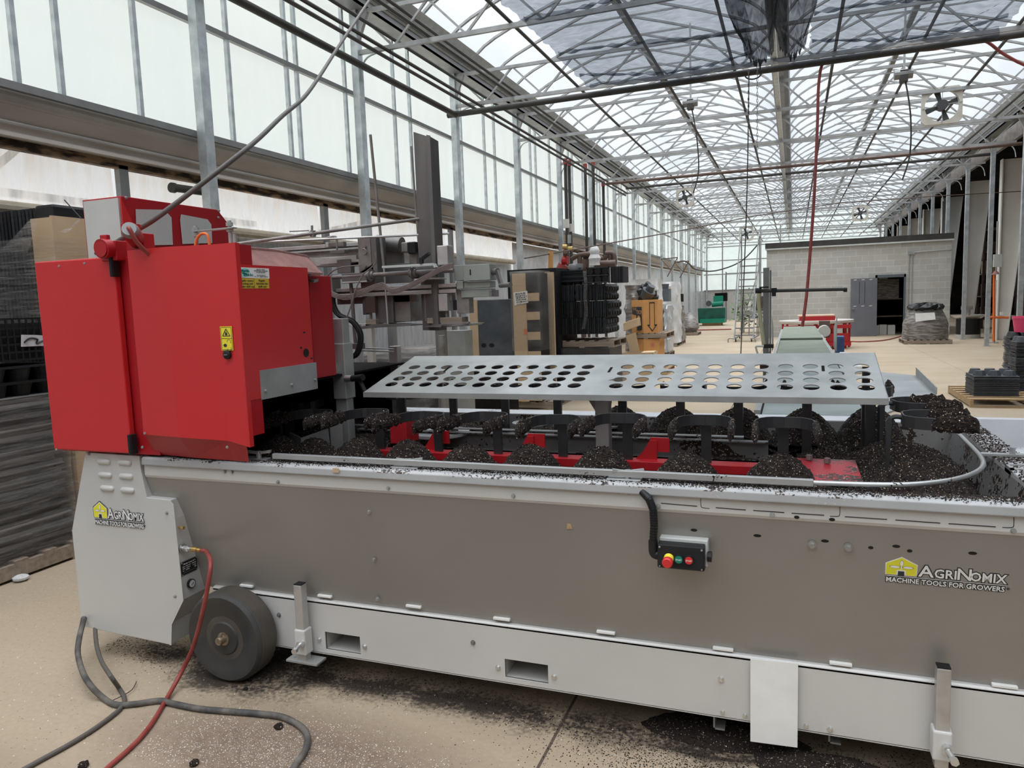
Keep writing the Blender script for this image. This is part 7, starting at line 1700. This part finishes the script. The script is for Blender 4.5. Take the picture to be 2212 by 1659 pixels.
solo('metal_cone', MB().cyl((P(1616, 680, Y=32.8).x, 32.8, .92), (P(1621, 668, Y=32.8).x, 32.9, 1.3), .14, 12, .05), 'white_box', 'pale cone on the work table', 'cone')
solo('wire_cage', MB().box(tx0+.4, tx0+.44, 30.9, 30.94, 0, .75).box(tx1, tx1+.04, 30.9, 30.94, 0, .75).box(tx0+.4, tx1, 30.9, 30.94, .7, .75).box(tx0+.4, tx1, 30.9, 30.94, .3, .33).box((tx0+tx1)/2+.2, (tx0+tx1)/2+.24, 30.9, 30.94, 0, .75), 'bar_grey', 'grey tubular stand beside the ladder', 'stand')

# ---- belt conveyor leading away from the machine
CX0, CX1 = -.185, .425
cv = thing('belt_conveyor', 'belt conveyor with pale green belt running away down the hall', 'conveyor', ((CX0+CX1)/2, 10, 0))
def beltseg(y0, y1, z0, z1, mat, x0=CX0, x1=CX1): return MB().prism([(x0, y0, z0), (x0, y1, z1), (x0, y1, z1-.03), (x0, y0, z0-.03)], (x1-x0, 0, 0))
obj('belt', beltseg(8.9, 12.2, .90, .90, 0), 'belt', cv); obj('belt', beltseg(12.25, 16.5, .93, .93, 0), 'belt', cv); obj('belt', beltseg(5.0, 8.85, .86, .885, 0), 'belt_grey', cv)
obj('belt_end_roller', MB().cyl((CX0, 4.98, .79), (CX1, 4.98, .79), .072, 24), 'belt_grey', cv, smooth=True); obj('return_belt', beltseg(5.0, 16.4, .72, .72, 0), 'belt_grey', cv)
obj('centre_seam', MB().box(.11, .118, 12.3, 16.4, .93, .932), 'bar_grey', cv)
for s_, x in ((-1, CX0), (1, CX1)):
    obj('side_rail', MB().box(x+s_*.01, x+s_*.05, 5.0, 16.4, .74, .88), 'conveyor_steel', cv)
    for yy in (6.2, 9.4, 12.4, 15.8): obj('leg', MB().box(x+s_*.01, x+s_*.06, yy, yy+.05, 0, .76), 'conveyor_steel', cv)
for y in (9.4, 12.4): obj('cross_brace', MB().box(CX0, CX1, y, y+.04, .35, .39), 'conveyor_steel', cv)
obj('side_shelf', MB().prism([(CX0-.07, 8.9, .86), (CX0-.25, 8.9, .82), (CX0-.25, 9.6, .82), (CX0-.07, 9.6, .86)], (0, 0, -.02)), 'conveyor_steel', cv)
for k, (x, y, z, r) in enumerate(((CX1+.16, 9.1, .86, .06), (CX1+.12, 9.5, .87, .045), (CX0-.14, 9.2, .83, .06), (CX0-.12, 9.6, .88, .05))):
    obj('adjuster', MB().cyl((x-.03, y, z), (x+.05, y, z), r, 12).box(x-.04, x+.06, y-.04, y+.04, z-.10, z), ['mag_steel', 'alu', 'pipe_brown', 'mag_steel'][k], cv)
obj('gearbox_cover', MB().box(CX1+.06, CX1+.30, 9.0, 9.35, .70, .80), 'white', cv, bev=.02)
for s_, px, X_ in ((-1, 1676, CX0-.10), (1, 1798, CX1+.14)):
    q = P(px, 700, X=X_)
    obj('guide_plate', MB().prism([(X_, 11.2, .80), (X_, 12.0, .80), (X_, 12.0, 1.10), (X_, 11.2, 1.27)], (.006, 0, 0)), 'sheet_steel', cv)
obj('drive_motor', MB().cyl((.52, 14.2, .93), (.52, 14.5, .93), .10, 20), 'white_box', cv, smooth=True); obj('motor_bracket', MB().box(.44, .62, 14.5, 14.7, .8, 1.1), 'pipe_brown', cv)
# stand with sprayer arm at the conveyor
px_, Ys = 1658, 9.2
qx = P(1657, 700, Y=Ys).x
sa = thing('sensor_stand', 'grey aluminium profile post with horizontal black arm at the conveyor', 'stand', (qx, Ys, 0))
zt_ = P(1659, 578, Y=Ys).z
obj('profile_post', MB().box(qx-.045, qx+.02, Ys, Ys+.06, 0, zt_).box(qx+.026, qx+.045, Ys+.01, Ys+.05, 0, zt_-.03), 'bar_grey', sa, bev=.004)
za = P(1640, 628, Y=Ys-.1).z
obj('arm', MB().cyl(P(1634, 629, Y=Ys-.1), P(1826, 625, Y=Ys-.1), .019, 12), 'pipe_dark', sa, smooth=True)
obj('arm_end', MB().cyl(P(1822, 626, Y=Ys-.1), P(1830, 626, Y=Ys-.1), .026, 12).cyl(P(1632, 628, Y=Ys-.1), P(1645, 628, Y=Ys-.1), .032, 12), 'black_plastic', sa, smooth=True)
obj('arm_fitting', MB().pbox(1666, 622, 1678, 632, Ys-.13, .06).pbox(1667, 632, 1676, 640, Ys-.12, .05).pbox(1641, 619, 1660, 622, Ys-.13, .04), 'black_plastic', sa)
obj('clear_hose', MB().tube([P(x, y, Y=Ys-.12) for x, y in ((1639, 634), (1639, 655), (1643, 690), (1648, 730), (1650, 745))], .022, 10, 4), 'cloudy_hose', sa, smooth=True)
obj('black_clamp', MB().pbox(1650, 744, 1671, 752, Ys-.16, .12), 'black_plastic', sa)
obj('loose_lead', MB().tube([P(x, y, Y=Ys-.2) for x, y in ((1650, 748), (1635, 748), (1633, 752), (1638, 768))], .012, 8, 3), 'light_panel', sa, smooth=True)
# white sheet tray at the far side of the machine, lower feeder
fs = thing('steel_tray_table', 'pale sheet steel feed table behind the right end of the machine', 'table', (.9, 5.2, 0))
t4 = [P(x, y, Z=.88) for x, y in ((1903, 803), (1978, 812), (2022, 850), (1925, 868))]
obj('table_sheet', MB().prism([P(1880, 801, Z=.88), P(1978, 811, Z=.88), P(2022, 852, Z=.88), P(1905, 895, Z=.88)], (0, 0, -.012)), 'sheet_steel', fs)
obj('raised_edge', MB().prism([P(1978, 811, Z=.88), P(2022, 852, Z=.88), P(2022, 852, Z=.88)+V((0,0,.05)), P(1978, 811, Z=.88)+V((0,0,.07))], (.006, 0, 0)), 'galv', fs)
cz_ = P(1960, 840, Z=.88)
obj('leg', MB().box(cz_.x-.03, cz_.x+.03, cz_.y-.03, cz_.y+.03, 0, .87), 'galv', fs)
q = P(1845, 905, Z=.82); obj('roller_pin', MB().cyl(P(1830, 906, Y=4.9), P(1848, 906, Y=4.9), .008, 8), 'galv', fs)

# ---- round red based turntable behind the conveyor
RTY = 23.5
rt = thing('rotary_table', 'round pale rimmed rotary table on a red frame beyond the conveyor', 'table', (P(1765, 700, Y=RTY).x, RTY, 0))
cxr = P(1762, 695, Y=RTY).x; zr_ = P(1762, 694, Y=RTY).z; rr_ = P(1843, 694, Y=RTY).x-cxr
obj('table_disc', MB().lathe((cxr, RTY, zr_), [(0, -.05), (rr_, -.05), (rr_, .02), (rr_-.05, .03), (rr_-.06, .0), (rr_-.3, .0), (0, .0)], 40), 'tan_top', rt, smooth=True)
obj('rim_ring', MB().lathe((cxr, RTY, zr_), [(rr_-.04, -.03), (rr_+.02, -.03), (rr_+.02, .035), (rr_-.04, .035)], 40), 'table_rim', rt, smooth=True)
obj('centre_box', MB().box(cxr-.45, cxr+.5, RTY-.5, RTY+.4, zr_+.02, zr_+.16), 'red_plain', rt); obj('centre_top', MB().box(cxr-.5, cxr+.5, RTY-.5, RTY+.4, zr_+.16, zr_+.19), 'tan_top', rt)
for k in range(12):
    a = 2*math.pi*k/12; obj('post', MB().box(cxr+.9*rr_*math.cos(a)-.03, cxr+.9*rr_*math.cos(a)+.03, RTY+.8*math.sin(a)-.03, RTY+.8*math.sin(a)+.03, 0, zr_-.05), 'red_plain', rt)
obj('frame_rail', MB().box(cxr-rr_*.9, cxr+rr_*.9, RTY-.85, RTY-.80, zr_-.18, zr_-.08).box(cxr-rr_*.9, cxr+rr_*.9, RTY-.85, RTY-.80, .1, .2), 'red_plain', rt)
obj('red_plate', MB().box(cxr+rr_*.25, cxr+rr_*.85, RTY-.78, RTY-.74, .1, .45), 'red_plain', rt)
xb = P(1813, 740, Y=19).x
bb = thing('blue_crate', 'dark blue plastic crate on the floor right of the conveyor', 'crate', (xb, 19, 0))
bx0, bx1 = P(1805, 740, Y=19).x, P(1824, 740, Y=19).x
obj('crate_body', MB().box(bx0, bx1, 19, 19.45, 0, P(1814, 727, Y=19).z), 'blue_bin', bb, bev=.01)
for k in range(6): xx = bx0+(bx1-bx0)*(k+.5)/6; obj('rib', MB().box(xx-.006, xx+.006, 18.985, 19, .02, P(1814, 727, Y=19).z-.03), 'blue_bin', bb)
tubeobj('floor_hose', [P(1825, 737, Z=.02), P(1860, 738, Z=.02), P(1900, 736, Z=.02), P(1925, 732, Z=.02), P(1950, 725, Z=.02)], .02, 'hose_red', 'red hose lying on the floor in front of the block room door', 'hose', 6)
tubeobj('floor_hose', [P(1507, 713, Z=.03), P(1540, 712, Z=.03), P(1580, 711, Z=.03)], .03, 'hose_red', 'thin red hose lying on the floor before the green machine', 'hose', 6)

# ---- wrapped mound on pallet, wash basin, orange stand
WY = 24.5
wx0, wx1 = P(1952, 740, Y=WY).x, P(2056, 740, Y=WY).x; wcx = (wx0+wx1)/2; wz = P(2000, 653, Y=WY).z
pallet(wx0, wx1, WY-.1, WY+1.1, 'dark pallet under the bulging wrapped load by the block room', 'wood_old', n=8)
wl = thing('wrapped_mound', 'bulging film wrapped load with crumpled black top before the block wall', 'wrapped load', (wcx, WY+.5, .12))
rw = (wx1-wx0)/2
obj('film_body', MB().lathe((0,0,0), [(.98, 0), (1.0, .12), (.97, .3), (.98, .45), (.88, .62), (.72, .82), (.66, .9), (0, .9)], 28)._last((wcx, WY+.5, .12), 1, (rw, .55, (wz-.12-.18)/.9), 28*8), 'tray_bag', wl, smooth=True)
rn = random.Random(4); mb = MB(); zt2 = wz-.20; prf = []
for j, (r, h) in enumerate(((.55, -.05), (.76, .0), (.80, .06), (.70, .12), (.45, .16), (.0, .15))):
    prf.append((r, h))
mb.lathe((0,0,0), prf, 30)
for i in range(len(mb.v)):
    p = mb.v[i]; mb.v[i] = (wcx+p[0]*rw*(1+rn.gauss(0, .05)), WY+.5+p[1]*.6*(1+rn.gauss(0, .05)), zt2+p[2]+rn.gauss(0, .018))
obj('black_top_sheet', mb, 'black_plastic', wl)
q = P(1999, 690, Y=WY-.02)
obj('paper_sheet', MB().prism([P(1977, 677, Y=WY-.03), P(2019, 675, Y=WY-.03), P(2021, 690, Y=WY-.05), P(1978, 695, Y=WY-.05)], (0, .01, 0)), 'white', wl)
wb = thing('wash_basin', 'round steel rimmed wash basin on a black drum', 'basin', (P(2097, 730, Y=27).x, 27, 0))
bcx = P(2096, 700, Y=26.9).x; br = P(2130, 700, Y=26.9).x-bcx; bz = P(2096, 682, Y=26.9).z
obj('drum', MB().lathe((bcx, 27.2, 0), [(br*.80, .12), (br*.80, bz-.08), (0, bz-.08)], 32), 'black_plastic', wb, smooth=True)
obj('base_ring', MB().lathe((bcx, 27.2, 0), [(br*.82, 0), (br*.82, .12), (0, .12)], 32), 'gutter_light', wb)
obj('bowl', MB().lathe((bcx, 27.2, bz), [(br*.8, -.10), (br*1.12, -.01), (br*1.17, .02), (br*1.1, .02), (br*.8, -.05), (0, -.06)], 36), 'steel_bright', wb, smooth=True)
obj('faucet_head', MB().cyl((bcx, 27.2, bz), (bcx, 27.2, bz+.25), .05, 10).box(bcx-.2, bcx+.1, 27.1, 27.3, bz+.18, bz+.3), 'dirty_steel', wb)
ox = P(2148, 700, Y=24.6).x
os_ = thing('orange_stand', 'orange upright tube with cross bar and white box beside the column', 'stand', (ox, 24.6, 0))
zz = P(2148, 683, Y=24.6).z
obj('tube_leg', MB().cyl((ox, 24.6, .05), (ox-.05, 24.6, 2.0), .034, 10), 'orange', os_, smooth=True)
obj('cross_bar', MB().cyl(P(2128, 685, Y=24.6), P(2179, 686, Y=24.6), .035, 10), 'orange', os_, smooth=True)
obj('foot', MB().cyl((ox, 24.6, 0), (ox, 24.6, .3), .03, 8).cyl((ox, 24.6, 0), (ox, 24.6, .02), .12, 10), 'galv', os_)
obj('shade_cap', MB().cyl(P(2151, 593, Y=24.6), P(2151, 585, Y=24.6), .10, 14, .03), 'dusty_red', os_); obj('grey_valve', MB().box(ox-.08, ox+.12, 24.55, 24.65, 2.15, 2.5), 'light_panel', os_)
obj('feed_pipe', MB().cyl(P(2152, 585, Y=24.6), P(2155, 478, Y=24.6), .022, 8), 'galv', os_)
obj('switch_box', MB().pbox(2161, 674, 2167, 681, 24.55, .06), 'white', os_)
solo('white_board', MB().pbox(2145, 605, 2152, 722, 25.2, .02), 'white', 'narrow white board behind the orange stand', 'board')
wh2 = thing('cart', 'brown wooden cart with dark wheel in the dim right background', 'cart', (P(2190, 710, Y=26).x, 26, 0))
obj('deck', MB().pbox(2167, 683, 2205, 697, 26, .8), 'wood_old', wh2); obj('cart_wheel', MB().lathe((P(2187, 710, Y=26).x, 26, P(2187, 708, Y=26).z), [(.17, 0), (.24, 0), (.24, .08), (.17, .08)], 24, 'y'), 'black_plastic', wh2)

# ---- right: pallet of black trays, tall stacks with the pink pot
ppx0, ppx1, ppy = P(2095, 880, Z=0).x, 3.7, 11.45
pallet(ppx0, ppx1, ppy, 13.0, 'light new wooden pallet under the grey trays at the right edge', 'wood', along='y', n=7)
n_ = 22; z_top = P(2160, 812, Y=11.75).z; x0_, x1_ = P(2104, 850, Y=11.7).x, P(2203, 850, Y=11.7).x
tray_stack((x0_+x1_)/2, 12.0, .125, x1_-x0_, .55, n_, (z_top-.125)/n_, 'grey nursery tray in the low nested stack on the light pallet', 'trays of the low right stack', seed=1, cup=(3, 2))
for k, (px0, py, Y) in enumerate(((2176, 728, 12.75), (2190, 738, 12.35))):
    zt_ = P(px0+20, py, Y=Y).z; xx = P(px0, 780, Y=Y).x
    tray_stack(xx+.38, Y+.2, .125, .70, .36, 34, (zt_-.125)/34, ['grey nursery tray in the farther tall leaning stack at the right edge', 'grey nursery tray in the nearer tall leaning stack at the right edge'][k], 'trays of the tall right stacks, %s' % ['farther', 'nearer'][k], seed=5+k, cup=(4, 2), jit=.006)
q = P(2212, 717, Y=12.85)
solo('pink_pot', MB().lathe((q.x, 12.85, q.z-.0), [(.0, 0), (.12, 0), (.15, .20), (.155, .20), (.155, .23), (.14, .23), (.11, .03), (0, .03)], 24), 'pink', 'bright pink plant pot on the tall tray stack at the right edge', 'pot', smooth=True)
solo('terracotta_pot', MB().cyl(q+V((.03, .02, .14)), q+V((.12, -.02, .30)), .05, 16, .08), 'terracotta', 'reddish pot tilted inside the pink pot', 'pot', smooth=True)

# ---- hoses and cables on the floor in front
def floorpts(l, z): return [P(x, y, Z=z) for x, y in l]
q = onside(432, 1189, .06); k1 = onside(437, 1189, .055)
s0 = onside(396, 1184)+un_*.05
obj('coupling_nut', MB().cyl(s0, s0+un_*.03, .012, 10).cyl(s0+un_*.03, s0+un_*.05, .009, 10), 'brass', cab)
hs = s0+un_*.05
tubeobj('red_hose', [hs, hs+un_*.02, P(447, 1193, Y=hs.y-.01), P(455, 1215, Y=2.36), P(450, 1260, Y=2.33), P(436, 1330, Z=.36), P(418, 1395, Z=.20), P(398, 1440, Z=.09), P(375, 1483, Z=.03)]+floorpts(((350, 1527), (330, 1560), (305, 1592), (275, 1622), (240, 1652), (205, 1685), (90, 1790), (-60, 1900)), .010), .0095, 'hose_red', 'red air hose running from the brass coupling down to the floor', 'hose', 10, 5)
b0 = P(181, 1345, Y=2.42)
tubeobj('grey_power_cable', [P(181, 1335, Y=2.45), P(178, 1350, Y=2.42), P(172, 1375, Y=2.38), P(168, 1410, Y=2.30), P(178, 1450, Y=2.22), P(195, 1480, Y=2.15)]+floorpts(((222, 1507), (250, 1522), (290, 1521), (330, 1515), (350, 1514), (370, 1519), (430, 1531), (500, 1537), (560, 1542), (610, 1549), (648, 1568), (664, 1590), (660, 1620), (640, 1650), (615, 1690), (560, 1760), (420, 1830), (200, 1880)), .013), .0125, 'cable', 'thick scuffed grey power cable curling across the floor', 'cable', 12, 5)
tubeobj('brown_power_cable', [P(206, 1340, Y=2.5), P(206, 1368, Y=2.44), P(210, 1400, Y=2.36), P(220, 1430, Y=2.28), P(240, 1462, Y=2.2)]+floorpts(((258, 1488), (269, 1510), (262, 1528), (240, 1548), (200, 1577), (150, 1608), (95, 1638), (40, 1668), (-100, 1740), (-300, 1800)), .010), .0095, 'cable_clean', 'thinner dark cable under the grey cable, leading off at lower left', 'cable', 10, 5)
tubeobj('wire_piece', floorpts(((243, 1513), (262, 1504), (285, 1490), (295, 1472)), .012), .0018, 'black_plastic', 'short piece of thin black wire lying on the cables', 'wire', 6)
rn = random.Random(8)
def clod(px, py, r, lab):
    q = P(px, py, Z=0); mb = MB().ball((q.x, q.y, r*.45), r, 10, 7, (1, 1, .6)); mb.v = [(x+rn.gauss(0, r*.1), y+rn.gauss(0, r*.1), max(0, z+rn.gauss(0, r*.08))) for x, y, z in mb.v]
    solo('soil_clod', mb, 'soil', lab, 'clod')
clod(602, 1573, .018, 'dark clod of soil on the brown patch inside the cable loop'); clod(180, 1657, .02, 'dark clod of soil at the bottom edge between the hoses'); clod(420, 1652, .018, 'dark clod of soil at the bottom edge right of the red hose'); clod(530, 1490, .010, 'small dark clod of soil in front of the wheel')
solo('soil_spill', mound(P(1800, 1680, Z=0).x, P(1800, 1680, Z=0).y, .0, .22, .05, 91, (1.2, .6)), 'soil', 'low heap of spilled soil at the bottom edge below the hanging plate', 'soil heap')
solo('soil_spill', mound(P(1560, 1600, Z=0).x, P(1560, 1600, Z=0).y+.05, .0, .20, .03, 92, (1.5, .6)), 'soil', 'flat spilled soil under the frame left of the white plate', 'soil heap')
